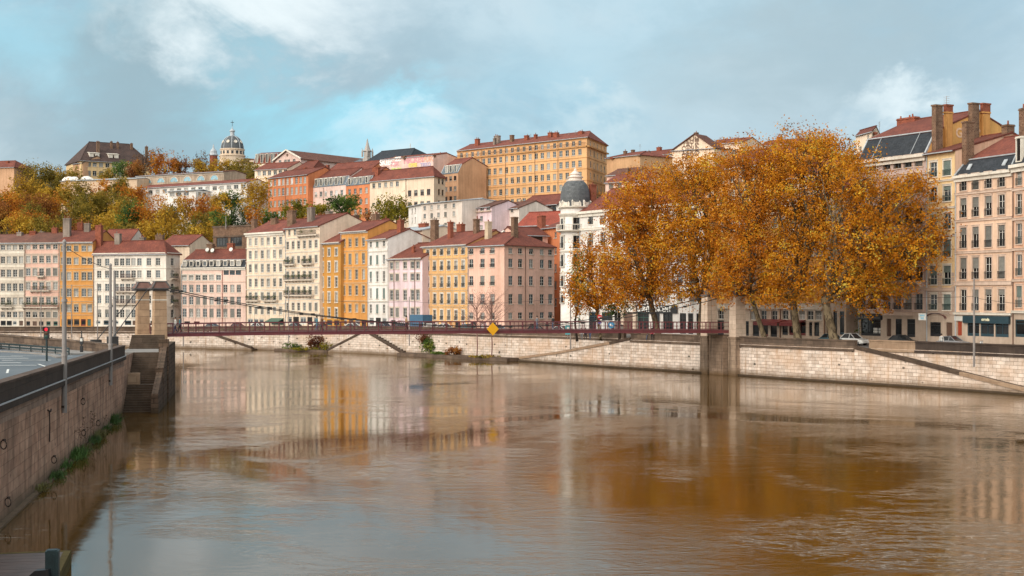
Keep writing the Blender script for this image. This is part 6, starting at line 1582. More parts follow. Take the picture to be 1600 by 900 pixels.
# retaining wall with arches on the slope
b = B('retaining_wall', 'dark brown arched retaining wall on the slope left of the cream moulded house', 'retaining wall', 333, 398, 376, 366, 356, 6, 4, 'stone')
b.wall = RUBBLE; b.rows[0].append((b.z(386), b.z(372), [(b.x(347), 4.5, dict(shop='void')), (b.x(369), 4.5, dict(shop='void'))], {}, FRG, None)); b.make_face(0)
b.wmb.poly([(0, 0, b.ze), (b.W, 0, b.ze), (b.W, 3, b.ze), (0, 3, b.ze)]); b.wmb.build('wall', RUBBLE, b.root)
m = MB(); m.box(-.2, b.W, -.2, .6, b.ze, b.ze+.4); m.box(0, b.W, -.15, .02, b.ze-2.6, b.ze-2.2); m.build('coping', PARA, b.root)
# ------------------------------------------------------------------ trees
class Field:
    """smooth random field made of a few sine waves of random direction"""
    def __init__(s, rs, lo, hi, n=10):
        d = rs.normal(size=(n, 3)); d /= np.linalg.norm(d, axis=1)[:, None]; s.k = d*(2*np.pi/rs.uniform(lo, hi, (n, 1))); s.p = rs.uniform(0, 6.28, n); s.n = n
    def grad(s, q):
        g = np.cos(q @ s.k.T+s.p) @ s.k; return g/(np.linalg.norm(g, axis=1)[:, None]+1e-6)
    def __call__(s, q): return np.sin(q @ s.k.T+s.p).sum(1)/math.sqrt(s.n/2)
def crown_points(lobes, dens, rs, fsc=1.0):
    """lobes: (centre, rx, ry, rz); ragged foliage: leaves per cubic metre = dens, thinned by two random fields"""
    f1 = Field(rs, 1.3*fsc, 3.2*fsc); f2 = Field(rs, 4*fsc, 9*fsc); f3 = Field(rs, .35, .8, 8); ft = Field(rs, 2.2*fsc, 6*fsc)
    out = []; cl = []; nn = []
    for (c, rx, ry, rz) in lobes:
        n = int(dens*4.19*rx*ry*rz); d = rs.normal(size=(n, 3)); d /= np.linalg.norm(d, axis=1)[:, None]
        r = 1.07*rs.uniform(0, 1, n)**.24*(1+.20*f3(d)+rs.normal(0, .06, n)); q = d*r[:, None]*np.array([rx, ry, rz])+np.array([c.x, c.y, c.z])
        keep = (f1(q)+.95*f2(q)+rs.normal(0, .35, n)) > -.62
        out.append(q[keep]); nn.append(d[keep])
        for k in range(14): cl.append(q[rs.randint(n)])
    q = np.concatenate(out); tint = np.clip(.52+.17*ft(q)+.06*f2(q)+.06*f1(q)+rs.normal(0, .15, len(q)), 0, 1)
    nm = np.concatenate(nn)*.7-f1.grad(q)*.75-f2.grad(q)*.35+np.array([0, 0, .35]); nm /= np.linalg.norm(nm, axis=1)[:, None]+1e-6
    return q, tint, cl, nm
def limb(mb, a, b, r0, r1, rs, sag=.12, n=6, seg=6):
    a = Vector(a); b = Vector(b); L = (b-a).length; pts = []; rad = []
    off = Vector(rs.normal(size=3))*L*sag; off.z = abs(off.z)*.5
    for i in range(n+1):
        t = i/n; p = a.lerp(b, t)+off*math.sin(math.pi*t)*.6+Vector(rs.normal(size=3))*L*.012*(0 if i in (0, n) else 1); pts.append(p); rad.append(r0+(r1-r0)*t**.8)
    mb.tube(pts, rad, seg); return pts
def plane_tree(px, Y, lean, lobes, label, seed, rt=.55, fork=None, leaf='plane', dens=19.0, ls=.145):
    rs = np.random.RandomState(seed); x = XX(px, Y); z0 = 4.15
    r = empty('plane_tree', (x, Y, z0), 0, label, 'tree', 'plane trees on the quay'); o = Vector((x, Y, z0))
    L = []
    for (lx, ly, rx, ry, dy, rdep) in lobes:   # photo px centre, px radii, depth offset m, depth radius m
        YY = Y+dy; c = P(lx, ly, YY)-o; L.append((c, rx*YY/F, rdep, ry*YY/F))
    top = Vector((lean[0], lean[1], fork or 5.2)); mb = MB()
    mb.tube([(0, 0, -.3), (0.02, 0, .25), top*.25+Vector((.05, 0, 0)), top*.6, top], [rt*1.25, rt*.92, rt*.8, rt*.72, rt*.68], 10)
    pts, tint, cl, nm = crown_points(L, dens, rs)
    for (c, rx, ry, rz) in L:
        e = c+Vector((0, 0, rz*.25)); q = limb(mb, top-Vector((0, 0, .3)), e, rt*.62, .10, rs, .10, 8, 7)
        for k in range(5):
            a = q[rs.randint(2, 7)]; d = Vector(rs.normal(size=3)); d.z = abs(d.z)*.5; d.normalize()
            w_ = limb(mb, a, c+Vector((d.x*rx*.85, d.y*ry*.85, d.z*rz*.85)), rt*.22, .035, rs, .12, 5, 5)
            for j in range(2):
                a2 = w_[rs.randint(2, 5)]; t = Vector(cl[rs.randint(len(cl))])
                if (t-a2).length < 6: limb(mb, a2, t, rt*.09, .02, rs, .1, 4, 4)
    mb.build('trunk', BARK, r, smooth=True)
    leaf_obj('crown', pts, rs.uniform(.65, 1.3, len(pts))*ls, tint, LEAF[leaf], r, seed, nrm=nm)
plane_tree(938, 213, (-.5, .4), [(925, 442, 34, 36, 0, 4.5), (955, 405, 40, 45, 1, 5), (918, 398, 26, 28, 2, 4), (950, 465, 34, 22, -1, 3.5), (903, 452, 22, 30, -1, 3.5), (915, 475, 26, 18, -1, 3)], 'smaller golden plane tree at the left end of the plane row', 11, .34, 4.6)
plane_tree(1030, 205.5, (-1.4, .3), [(990, 328, 48, 42, 0, 7), (1015, 290, 45, 32, 1, 6), (978, 350, 34, 34, 2, 6), (990, 410, 60, 42, 0, 7), (1032, 365, 45, 50, 2, 7), (968, 452, 48, 28, -2, 5), (1035, 440, 34, 30, 0, 5), (1000, 455, 40, 24, -1, 5)], 'plane tree with a low bent limb before the SAINT VINCENT shop', 12, .55, 6.4)
plane_tree(1092, 198, (.5, .5), [(1070, 275, 45, 30, 0, 6), (1095, 320, 55, 55, 1, 7), (1065, 370, 50, 45, 0, 7), (1105, 410, 50, 42, -1, 6), (1070, 446, 42, 28, 0, 5), (1110, 262, 40, 26, 2, 6)], 'plane tree growing just behind the far pillar of the right bridge tower', 13, .5, 5.6, leaf='planegold')
plane_tree(1197, 186.5, (-2.1, .5), [(1160, 255, 48, 36, 0, 6), (1185, 300, 50, 55, 1, 7), (1150, 350, 55, 50, 0, 7), (1170, 410, 55, 42, -1, 6), (1140, 446, 38, 28, 0, 5), (1195, 452, 36, 24, 0, 5)], 'plane tree with a pale left-leaning trunk right of the right bridge tower', 14, .42, 7.0)
plane_tree(1247, 181.5, (-.6, .3), [(1245, 240, 45, 42, 0, 6), (1275, 225, 32, 26, 1, 5), (1235, 300, 50, 55, 1, 7), (1255, 360, 55, 48, 0, 7), (1235, 420, 50, 38, -1, 6), (1226, 462, 42, 20, -1, 5), (1300, 250, 34, 36, 2, 6)], 'tallest plane tree with a straight mottled trunk beside the parked white car', 15, .62, 6.0, leaf='planegold')
plane_tree(1305, 176.5, (-1.3, .3), [(1320, 280, 48, 48, 0, 7), (1365, 320, 48, 44, 0, 7), (1415, 310, 38, 34, 1, 6), (1455, 350, 33, 30, 0, 5), (1345, 380, 60, 48, -1, 7), (1405, 395, 50, 40, 0, 6), (1440, 385, 34, 30, 1, 5), (1395, 440, 34, 26, 0, 5), (1315, 442, 52, 38, -1, 6), (1362, 455, 44, 34, 0, 5), (1425, 285, 26, 20, 1, 4)], 'wide plane tree with a thick right trunk reaching over the slate mansard house', 16, .72, 6.2, leaf='planegold')
# hill and quay trees
def tree(px, ytop, ybot, hw, leaf, Y, label, seed, name='tree', z0=None, bare=False, group='trees on the wooded hillside', ls=.30, dens=8.0, trunk=.28):
    rs = np.random.RandomState(seed); x = XX(px, Y); g = tz(x, Y) if z0 is None else z0
    zt, zb = ZZ(ytop, Y), ZZ(ybot, Y); hwm = hw*Y/F; o = Vector((x, Y, g)); zc = (zt+zb)/2; rz = (zt-zb)/2
    r = empty(name, tuple(o), 0, label, 'tree', group)
    L = [(Vector((0, 0, zc-g)), hwm*.8, hwm*.8, rz*.85)]
    for k in range(8):
        a = rs.uniform(0, 6.28); f = rs.uniform(.22, .55)
        L.append((Vector((math.cos(a)*hwm*.72, math.sin(a)*hwm*.6, zc-g+rs.uniform(-.6, .7)*rz)), hwm*f*1.15, hwm*f*1.15, rz*f*1.15))
    pts, tint, cl, nm = crown_points(L, dens*(.30 if bare else 1)*min(1.0, 4200/max(1, dens*4.19*sum(a*b*c for _, a, b, c in L))), rs, 1.3)
    mb = MB(); top = Vector((0, 0, max(zb-g, .8)+rz*.4)); mb.tube([(0, 0, -.5), tuple(top*.5+Vector((rs.normal()*.2, 0, 0))), tuple(top)], [trunk*1.4, trunk, trunk*.8], 7)
    for k in range(16 if bare else 7):
        t = Vector(cl[rs.randint(len(cl))]); q = limb(mb, top-Vector((0, 0, rs.uniform(0, rz*.3))), t, trunk*.5, .04, rs, .1, 4, 5)
        if bare:
            for j in range(3):
                t2 = q[-2]+Vector(rs.normal(size=3))*hwm*.35; t2.z += abs(rs.normal())*rz*.3; limb(mb, q[rs.randint(1, 4)], t2, .07, .02, rs, .1, 3, 4)
    mb.build('trunk', BARKD, r, smooth=True)
    leaf_obj('crown', pts, rs.uniform(.6, 1.3, len(pts))*ls, tint, LEAF[leaf], r, seed, nrm=nm)
NM = dict(orange='orange autumn tree', gold='golden autumn tree', olive='olive-brown tree', green='green broadleaf tree', dark='dark evergreen tree', rust='rusty red-brown tree', lime='yellow-green tree', bare='nearly bare grey-brown tree')
HT = [  # px, ytop, ybot, half width, palette, Y, where, bare
 (12, 292, 350, 26, 'orange', 455, 'at the left photo edge below the brown-red roofed house'), (-6, 320, 372, 22, 'rust', 420, 'touching the left photo edge above the pale cream house'),
 (38, 272, 330, 22, 'gold', 500, 'below the left end of the skyline wood'), (62, 252, 300, 24, 'olive', 560, 'on the skyline left of the yellow mansion'), (40, 258, 300, 18, 'gold', 575, 'on the skyline beside the brown-red roofed house'),
 (88, 258, 300, 18, 'olive', 560, 'on the skyline, second from the dark mansion wing'), (108, 262, 300, 16, 'olive', 548, 'just left of the yellow mansion wall'),
 (60, 300, 356, 26, 'rust', 470, 'mid slope above the salmon pink house'), (95, 296, 350, 24, 'orange', 480, 'mid slope under the grey flat shed'), (30, 335, 385, 24, 'gold', 405, 'low on the slope above the pale cream house'),
 (72, 338, 388, 24, 'olive', 402, 'low on the slope right above the salmon pink house roof'), (110, 318, 372, 26, 'olive', 430, 'above the bright orange-yellow house'), (140, 302, 350, 24, 'olive', 460, 'mid slope under the mansion'),
 (150, 330, 384, 28, 'gold', 408, 'directly above the red chimney of the off-white house'), (175, 300, 345, 24, 'olive', 470, 'mid slope below the grey flat shed end'), (195, 320, 372, 22, 'green', 425, 'right of centre on the wooded slope'),
 (205, 290, 332, 20, 'orange', 485, 'left of the long low white building'), (228, 308, 366, 32, 'orange', 425, 'big round one in front of the long low white building'), (265, 312, 372, 30, 'gold', 420, 'big round one below the white flat annex'),
 (305, 304, 350, 22, 'orange', 440, 'right of the white flat annex'), (245, 345, 390, 26, 'gold', 395, 'just above the roof of the off-white corner house'), (290, 350, 394, 22, 'olive', 392, 'above the low red rear roof'),
 (318, 345, 388, 22, 'olive', 398, 'left of the arched retaining wall'), (345, 300, 335, 16, 'gold', 455, 'small one below the long white building'), (362, 296, 330, 18, 'green', 458, 'small one at the right end of the long white building'),
 (375, 322, 362, 22, 'dark', 415, 'above the arched retaining wall'), (345, 330, 358, 16, 'green', 412, 'behind the pale lamp post on the slope'), (400, 278, 335, 22, 'gold', 440, 'tall one left of the orange-red hill house'),
 (398, 325, 362, 14, 'orange', 400, 'small one above the cream moulded house roof'), (414, 322, 356, 12, 'green', 405, 'small one under the orange-red hill house'), (325, 375, 398, 16, 'lime', 378, 'bright one over the roof of the pink mansard house'),
 (168, 262, 288, 13, 'olive', 540, 'in front of the mansion facade'), (192, 250, 280, 18, 'green', 535, 'round one against the mansion right corner'),
 (222, 236, 282, 22, 'bare', 545, 'hiding the right part of the mansion roof', 1), (208, 250, 284, 14, 'rust', 530, 'reddish one at the mansion right corner'), (258, 234, 276, 20, 'orange', 540, 'brightest one on the skyline right of the mansion'), (282, 240, 276, 16, 'rust', 545, 'on the skyline midway to the dome'),
 (243, 232, 275, 14, 'bare', 556, 'standing highest beside the mansion roof end', 1), (316, 236, 270, 14, 'bare', 560, 'left of the brick bell turret', 1), (320, 250, 274, 18, 'gold', 548, 'below the brick bell turret'),
 (345, 246, 276, 20, 'gold', 552, 'at the foot of the dark dome'), (372, 248, 282, 20, 'olive', 535, 'below the dark dome, right side'), (392, 254, 290, 16, 'olive', 520, 'right of the dark dome above the long low building'),
 (20, 300, 340, 16, 'gold', 480, 'between the two left edge trees mid slope'), (130, 345, 388, 18, 'rust', 396, 'low between the orange-yellow house chimneys'), (178, 352, 386, 18, 'olive', 393, 'low behind the blue graffiti house'),
 (104, 280, 318, 16, 'gold', 497, 'in front of the left end of the grey flat shed'), (132, 283, 318, 16, 'olive', 495, 'in front of the pale heaps on the shed'), (158, 281, 320, 16, 'orange', 493, 'in front of the middle of the grey flat shed'), (184, 280, 320, 16, 'olive', 492, 'in front of the right half of the grey flat shed'), (208, 291, 322, 13, 'gold', 488, 'where the grey shed meets the blue arcade'),
 (460, 312, 348, 20, 'lime', 418, 'in front of the orange-red hill house right part'), (437, 330, 352, 16, 'green', 405, 'low in front of the orange-red hill house'), (496, 316, 342, 22, 'lime', 412, 'in front of the pale pink hill house'),
 (535, 304, 340, 22, 'green', 405, 'in front of the narrow orange-red hill house'), (560, 322, 345, 16, 'lime', 400, 'small one left of the round green tree'), (575, 325, 350, 12, 'rust', 392, 'small one above the tall orange house roof'),
 (620, 302, 350, 27, 'lime', 385, 'big round one left of the long pale house'), (598, 318, 350, 16, 'lime', 390, 'small one at the left of the big round green tree'), (512, 330, 346, 14, 'rust', 396, 'low one above the bare cream gable'),
]
for i, tpl in enumerate(HT):
    px, yt, yb, hw, lf, Y, wh = tpl[:7]
    tree(px, yt, yb, hw, lf, Y, NM[lf]+' '+wh, 100+i, bare=len(tpl) > 7)
rf = random.Random(21)
for i in range(30):
    px = rf.uniform(-15, 345); yt = rf.uniform(288, 352); Y = 385+(352-yt)/64*110+rf.uniform(-8, 8); lf = rf.choice(('olive', 'gold', 'orange', 'olive', 'gold', 'orange'))
    if 215 < px < 340 and yt < 312: yt += 25; Y -= 40
    tree(px, yt, yt+42, rf.uniform(14, 22), lf, Y, dict(olive='olive-brown', gold='golden', rust='rusty red-brown', green='green', orange='orange')[lf]+' tree lost in the crowded middle of the hillside wood', 400+i, group='crowded trees in the middle of the hillside wood')
# scrub filling the slope between the trees
rs = np.random.RandomState(5); pp = []
while len(pp) < 22000:
    px = rs.uniform(-40, 640); Y = rs.uniform(362, 600); x = XX(px, Y); z = tz(x, Y)
    if math.sin(x*.2)+math.sin(Y*.17+x*.05)+rs.normal()*.5 < -.3: continue
    pp.append((x, Y, z+abs(rs.normal())*1.3))
tag(leaf_obj('hillside_scrub', np.array(pp), rs.uniform(.3, .75, len(pp)), rs.uniform(0, .8, len(pp)), LEAF['olive'], seed=6), 'low olive and brown scrub between the hillside trees', 'undergrowth', None, 'stuff')
# small green tree under the plane row
tree(902, 398, 500, 16, 'green', 214, 'dark green narrow tree left of the golden plane trees, before the white domed house', 301, z0=4.2, group='trees on the quay', ls=.17, dens=14, trunk=.16)
tree(968, 462, 500, 26, 'green', 212, 'low dark green tree under the left plane crowns', 302, z0=4.2, group='trees on the quay', ls=.17, dens=14, trunk=.14)
tree(1346, 470, 528, 12, 'green', 190, 'dark green street tree before the pharmacy', 303, z0=4.2, group='trees on the quay', ls=.16, dens=14, trunk=.12)
# bare saplings and bushes at the foot of the far wall
def sapling(px, ytop, Y, label, seed):
    rs = np.random.RandomState(seed); x = XX(px, Y); r = empty('bare_tree', (x, Y, .5), 0, label, 'tree', 'bare young trees by the far wall'); mb = MB()
    h = ZZ(ytop, Y)-.5; hb = ZZ(517, Y)-.5
    mb.tube([(0, 0, -.3), (.1, 0, hb*.5), (0, 0, hb), (.15, 0, h*.8)], [.14, .11, .09, .03], 6); pts = []
    for k in range(26):
        a = Vector((0, 0, hb+rs.uniform(-.4, h*.35))); e = a+Vector((rs.normal()*1.9, rs.normal()*1.5, rs.uniform(1.5, 4.0))); e.z = min(e.z, h)
        q = limb(mb, a, e, .045, .012, rs, .08, 4, 4)
        for j in range(3): limb(mb, q[rs.randint(1, 4)], e+Vector(rs.normal(size=3))*.8, .022, .008, rs, .08, 3, 3)
        pts += [tuple(e+Vector(rs.normal(size=3))*.4) for _ in range(5)]
    mb.build('trunk', simple('pinkish_twigs', (.22, .12, .10), .9, .2), r); leaf_obj('crown', np.array(pts), rs.uniform(.05, .10, len(pts)), rs.uniform(.3, 1, len(pts)), LEAF['bare'], r, seed)
sapling(745, 455, 235.5, 'thin bare young tree left of the yellow diamond sign, rooted at the far wall', 41); sapling(768, 452, 233, 'thin bare young tree exactly behind the yellow diamond sign', 42)
def bush(name, label, cat, px, Y, z, w_, h, leaf, n, seed, ls=.16, dep=None, group=None):
    rs = np.random.RandomState(seed); x = XX(px, Y); d_ = (dep or w_/1.3)/2; L = [(Vector((0, 0, h*.45)), w_*.36, d_*.8, h*.45)]
    for k in range(5): L.append((Vector((rs.uniform(-.36, .36)*w_, rs.uniform(-.3, .3)*d_, h*rs.uniform(.25, .7))), w_*rs.uniform(.14, .24), d_*.5, h*rs.uniform(.2, .34)))
    q, tint, cl, nm = crown_points(L, n/(w_*d_*h*1.2), rs, .5); ok = q[:, 2] > .02; q, tint, nm = q[ok], tint[ok], nm[ok]; n = len(q); r = empty(name, (x, Y, z), 0, label, cat, group)
    leaf_obj('foliage', q, rs.uniform(.6, 1.3, n)*ls, tint, LEAF[leaf], r, seed, nrm=nm)
    mb = MB()
    for k in range(6): limb(mb, (0, 0, -.1), q[rs.randint(n)], .05, .015, rs, .1, 4, 4)
    mb.build('stems', BARKD, r)
bush('bush', 'dense dark green bush with red top under the footbridge, centre', 'bush', 673, 248.5, .5, 3.6, 3.1, 'green', 1800, 51)
bush('bush', 'red-leaved climber hanging above the dense green bush under the deck', 'bush', 666, 249.8, 2.2, 4.4, 2.0, 'redbush', 1300, 52)
bush('bush', 'low sprawling dark bush right of the dense green bush', 'bush', 709, 242, .45, 3.6, 1.7, 'rust', 900, 53)
bush('bush', 'reddish leafy bush under the left half of the footbridge', 'bush', 491, 270.5, .6, 4.0, 3.3, 'redbush', 1300, 54)
bush('bush', 'pale grassy bush at the right of the reddish bush', 'bush', 508, 269, .2, 4.0, 1.7, 'lime', 900, 55)
bush('grass_tuft', 'bright green grass clump left of the reddish bush at the waterline', 'grass', 456, 274, .2, 4.6, 1.6, 'green', 900, 56)
bush('grass_tuft', 'long green grass strip on the ledge below the reddish bush', 'grass', 478, 271, .2, 6.0, .8, 'lime', 700, 57)
bush('grass_tuft', 'short bright green grass on the ledge under the dense bush', 'grass', 687, 244.5, .5, 3.4, .6, 'green', 500, 58)
bush('grass_tuft', 'mossy brown grass along the ledge below the bare young trees', 'grass', 757, 233.5, .45, 6.0, .5, 'olive', 600, 59)
# grasses along the near quay wall
def tuft(px, py, n, hgt, label, seed, stalks=0, spread=.5, leaf='green'):
    rs = np.random.RandomState(seed); k = (px-800)/F; Y = H*F/(py-HZ); x = wx(Y)+.12; r = empty('grass_tuft', (x, Y, .05), .18, label, 'grass', 'grass tufts along the near quay wall'); mb = MB()
    v = []; 
    for i in range(n):
        b = Vector((rs.normal()*spread*.45+.1, rs.normal()*spread*1.7, 0)); d = Vector((rs.normal()*.5+.25, rs.normal()*.5, 1)).normalized(); L = hgt*rs.uniform(.5, 1.15); w_ = .018+.012*rs.random()
        sd = Vector((-d.y, d.x, 0)); sd = (sd.normalized() if sd.length > .01 else Vector((1, 0, 0)))*w_; t = b+d*L*.6; e = b+d*L+Vector((d.x, d.y, -.35))*L*.3
        mb.poly([b-sd, b+sd, t+sd*.7, t-sd*.7]); mb.poly([t-sd*.7, t+sd*.7, e])
    mb.build('blades', [simple('grass_blades_'+leaf, dict(green=(.055, .11, .022), olive=(.12, .11, .035))[leaf], .7, .45, 3.0)], r)
    if stalks:
        s_ = MB(); pts = []
        for i in range(stalks):
            b = Vector((rs.normal()*.25, rs.normal()*.6, 0)); e = b+Vector((rs.normal()*.2+.1, rs.normal()*.25, rs.uniform(1.3, 2.3))); s_.tube([b, b.lerp(e, .5)+Vector((.04, 0, 0)), e], [.014, .011, .007], 4)
            pts += [tuple(e+Vector((rs.normal()*.09, rs.normal()*.09, -abs(rs.normal())*.4))) for _ in range(22)]
        s_.build('dry_stalks', BARKD, r); leaf_obj('seed_heads', np.array(pts), rs.uniform(.03, .06, len(pts)), rs.uniform(0, .6, len(pts)), LEAF['bare'], r, seed)
tuft(182, 661, 420, .9, 'dark green grass clump at the foot of the stairs', 61)
tuft(160, 684, 320, .7, 'yellowing grass clump, next below the stairs clump', 62, 3, .6, 'olive'); tuft(152, 692, 260, .6, 'green grass clump with tall dry seed stalks', 63, 5)
tuft(123, 716, 420, .85, 'largest bright green grass clump with dry stalks on the quay wall foot', 64, 5, .6); tuft(93, 747, 240, .5, 'small round green tuft, second from the bottom of the wall', 65); tuft(70, 767, 180, .42, 'smallest yellow-green tuft nearest the wooden pontoon', 66, 0, .4, 'olive')

for i, (px, py, lf, n, lb) in enumerate(((171, 672, 'green', 160, 'green clump between the two clumps nearest the stairs'), (138, 703, 'olive', 120, 'yellowing clump just above the largest clump'), (108, 731, 'green', 120, 'bright clump just below the largest clump'))):
    tuft(px, py, n, .45+.1*(i % 3), lb+', near quay wall foot', 600+i, 2 if i == 1 else 0, .4, lf)
# ------------------------------------------------------------------ poles, wires, lights
def pole(px, ytop, ybot, Y, r, label, arm=0, cat='pole', grp='tall grey poles along the quays', name='overhead_line_pole', wall=False):
    x = XX(px, Y); zt, zb = ZZ(ytop, Y), ZZ(ybot, Y); o = empty(name, (x, Y, zb), 0, label, cat, grp); h = zt-zb
    mb = MB(); mb.tube([(0, 0, 0), (0, 0, h*.34), (0, 0, h*.345), (0, 0, h*.66), (0, 0, h*.665), (0, 0, h)], [r, r, r*.86, r*.84, r*.7, r*.66], 12); mb.build('shaft', GALV, o)
    c = MB(); c.tube([(0, 0, h), (0, 0, h+.1), (0, 0, h+.2)], [r*.8, r*.7, .02], 10); 
    for f in (.34, .66): c.tube([(0, 0, h*f-.08), (0, 0, h*f+.08)], [r*1.15, r*1.1], 12)
    c.build('collar', GALV, o)
    if wall:
        b = MB()
        for f in (.03, .16): b.box(-.55, .05, -.2, .2, h*f, h*f+.14)
        b.build('wall_bracket', rust, o)
    if arm:
        a = MB(); a.tube([(0, 0, h*.97), (arm, 0, h*.99)], .05, 6); a.tube([(0, 0, h*.9), (arm*.8, 0, h*.98)], .03, 5); a.build('arm', GALV, o)
    return o
def wpole(px): k = (px-800)/F; Y = -11.3/(k+.185); return Y
pole(100.5, 379, 645, wpole(100.5)-1.2, .165, 'thickest and nearest grey pole, fixed to the outer face of the left quay wall', wall=True)
pole(172.5, 415, 602, wpole(172.5)-1.2, .17, 'second grey pole on the left quay wall, close before the stairs', wall=True)
pole(179, 425, 541, 150, .19, 'grey pole standing just left of the back stays of the bridge tower')
for px, yt, yb, Y, lb in ((64, 449, 527, 292, 'leftmost thin pole at the far wall, before the salmon pink house'), (112, 446, 529, 288, 'thin pole at the far wall, before the bright orange-yellow house'), (152.5, 444, 530, 285, 'thin pole at the far wall, at the left edge of the off-white house'),
                          (286.5, 497, 541, 283, 'short thin post at the far wall right of the left tower'), (451, 455, 543, 273, 'thin pole in front of the tall cream balcony house'), (639.5, 465, 540, 250, 'thin pole in front of the pale pink house'), (891.5, 455, 546, 216, 'pale pole at the far wall, left of the plane trees'),
                          (1522, 437, 573, 157.5, 'grey pole standing on the ramp before the petrol blue shop')):
    pole(px, yt, yb, Y, .11 if Y > 200 else .13, lb)
pole(937, 475, 517, 206, .05, 'slim post carrying the round red no-entry sign', name='sign_post', grp=None); pole(965, 480, 518, 204, .07, 'slim teal lamp post near the round blue sign', name='lamp_post', grp=None)
def round_sign(px, py, Y, r_, mat_, label, extra=None):
    p = P(px, py, Y); o = empty('round_sign', tuple(p), 0, label, 'sign'); m = MB(); m.M = Matrix.Rotation(R(90), 4, 'X'); m.lathe([(r_, -.02), (r_, .02), (r_*.2, .021)], 20); m.build('disc', mat_, o)
    if extra: e = MB(); extra(e); e.build('symbol', MATS['white_lettering'], o)
round_sign(937, 495.5, 205.7, .36, simple('sign_red', (.50, .02, .03), .4, .03), 'round red no-entry sign with a white bar above the footbridge rail', lambda e: e.box(-.24, .24, -.06, -.03, -.05, .05))
round_sign(937, 503.5, 205.7, .26, simple('sign_purple_blue', (.09, .08, .28), .4, .05), 'small blue disc sign under the no-entry sign')
round_sign(955, 508, 203.5, .46, simple('sign_blue', (.03, .27, .50), .4, .03), 'round bright blue cycle-lane sign with white marks behind the rail', lambda e: (e.box(-.2, .0, -.06, -.03, -.12, .2), e.box(.04, .2, -.06, -.03, -.2, .02)))
pole(955, 508, 520, 204, .04, 'short post under the round blue sign', name='sign_post', grp=None)
p = P(887, 508, 212); o = empty('advert_panel', (p.x, p.y, 4.2), 0, 'small turquoise information panel behind the rail left of the pale pole', 'sign'); m = MB(); m.box(-.35, .35, -.05, .05, .6, 2.0); m.build('board', simple('turquoise_panel', (.06, .34, .38), .4, .1), o); m = MB(); m.box(-.05, .05, -.04, .04, 0, .6); m.build('post', GALV, o); m = MB(); m.box(-.22, .1, -.07, -.052, .9, 1.2); m.box(-.1, .22, -.07, -.052, 1.4, 1.7); m.build('symbol', MATS['white_lettering'], o)
# hanging shop signs on the right
for (px, py, Y, w_, h_, lb) in ((1441, 495, 176, .9, .85, 'square white hanging sign with a blue mark beside the yellow house door'),):
    p = P(px, py, Y); o = empty('hanging_sign', tuple(p), R(-20), lb, 'sign'); m = MB(); m.box(-w_/2, w_/2, -.05, .05, -h_/2, h_/2); m.build('board', FRW, o); m = MB(); m.box(-.05, 3.2, -.03, .03, h_/2, h_/2+.06); m.build('bracket', DARKG, o); m = MB(); m.box(-.28, .28, -.065, -.052, .05, .28); m.box(-.2, .2, -.065, -.052, -.3, -.05); m.build('symbol', simple('sign_pale_blue', (.25, .45, .55), .5, .05), o)
# overhead wires
def wire(p0, p1, sag, label, r_=.022):
    p0 = Vector(p0); p1 = Vector(p1); m = MB(); m.tube([p0.lerp(p1, i/16)-Vector((0, 0, sag*4*(i/16)*(1-i/16))) for i in range(17)], r_, 4, 0, False); tag(m.build('overhead_wire', CABLE), label, 'wire', 'overhead trolley wires')
wire(P(64, 455, 292), P(112, 454, 288), .3, 'thin trolley wire between the two leftmost far poles'); wire(P(112, 454, 288), P(152.5, 452, 285), .3, 'thin trolley wire from the orange-yellow house pole to the off-white house pole')
wire(P(152.5, 452, 285), P(451, 462, 273), .8, 'long trolley wire passing behind the left bridge tower'); wire(P(451, 462, 273), P(639.5, 471, 250), .6, 'trolley wire before the amber and orange houses'); wire(P(639.5, 471, 250), P(891.5, 464, 216), .7, 'trolley wire before the golden and pink corner houses')
wire(P(1522, 465, 157.5), P(1700, 474, 140), .4, 'trolley wire running right from the ramp pole out of the photo'); wire(P(1522, 463, 157.5), P(1330, 458, 179), .3, 'trolley wire running left from the ramp pole into the plane crown')
wire(P(100.5, 384, 85.7), P(172.5, 420, 114.5), .2, 'near trolley wire between the two poles on the left quay wall')
# traffic light
Yt = 115.0; o = empty('traffic_light', (XX(73, Yt), Yt, zr(Yt)), 0, 'traffic light showing red on the road bend at the left', 'traffic light')
m = MB(); m.tube([(0, 0, 0), (0, 0, 2.1)], .085, 10); m.build('pole', DARKG, o)
m = MB(); m.box(-.19, .19, -.14, .14, 1.75, 2.78); m.box(-.21, .21, -.34, -.14, 2.72, 2.76); m.box(-.21, -.18, -.34, -.14, 2.42, 2.72); m.box(.18, .21, -.34, -.14, 2.42, 2.72); hd = m.build('signal_head', SHOPD, o)
rl_, t_, b_ = base_mat('red_signal_lens', .3); b_.inputs['Base Color'].default_value = (.5, .01, .02, 1); b_.inputs['Emission Color'].default_value = (1, .03, .06, 1); b_.inputs['Emission Strength'].default_value = .55
for zc, mt in ((2.56, rl_), (2.26, simple('dark_amber_lens', (.06, .03, .01), .3)), (1.96, simple('dark_green_lens', (.01, .04, .03), .3))):
    m = MB(); m.M = Matrix.Translation((0, -.145, zc)) @ Matrix.Rotation(R(90), 4, 'X'); m.lathe([(.15, 0), (.14, .03), (.02, .05)], 14); m.build('lens', mt, hd)
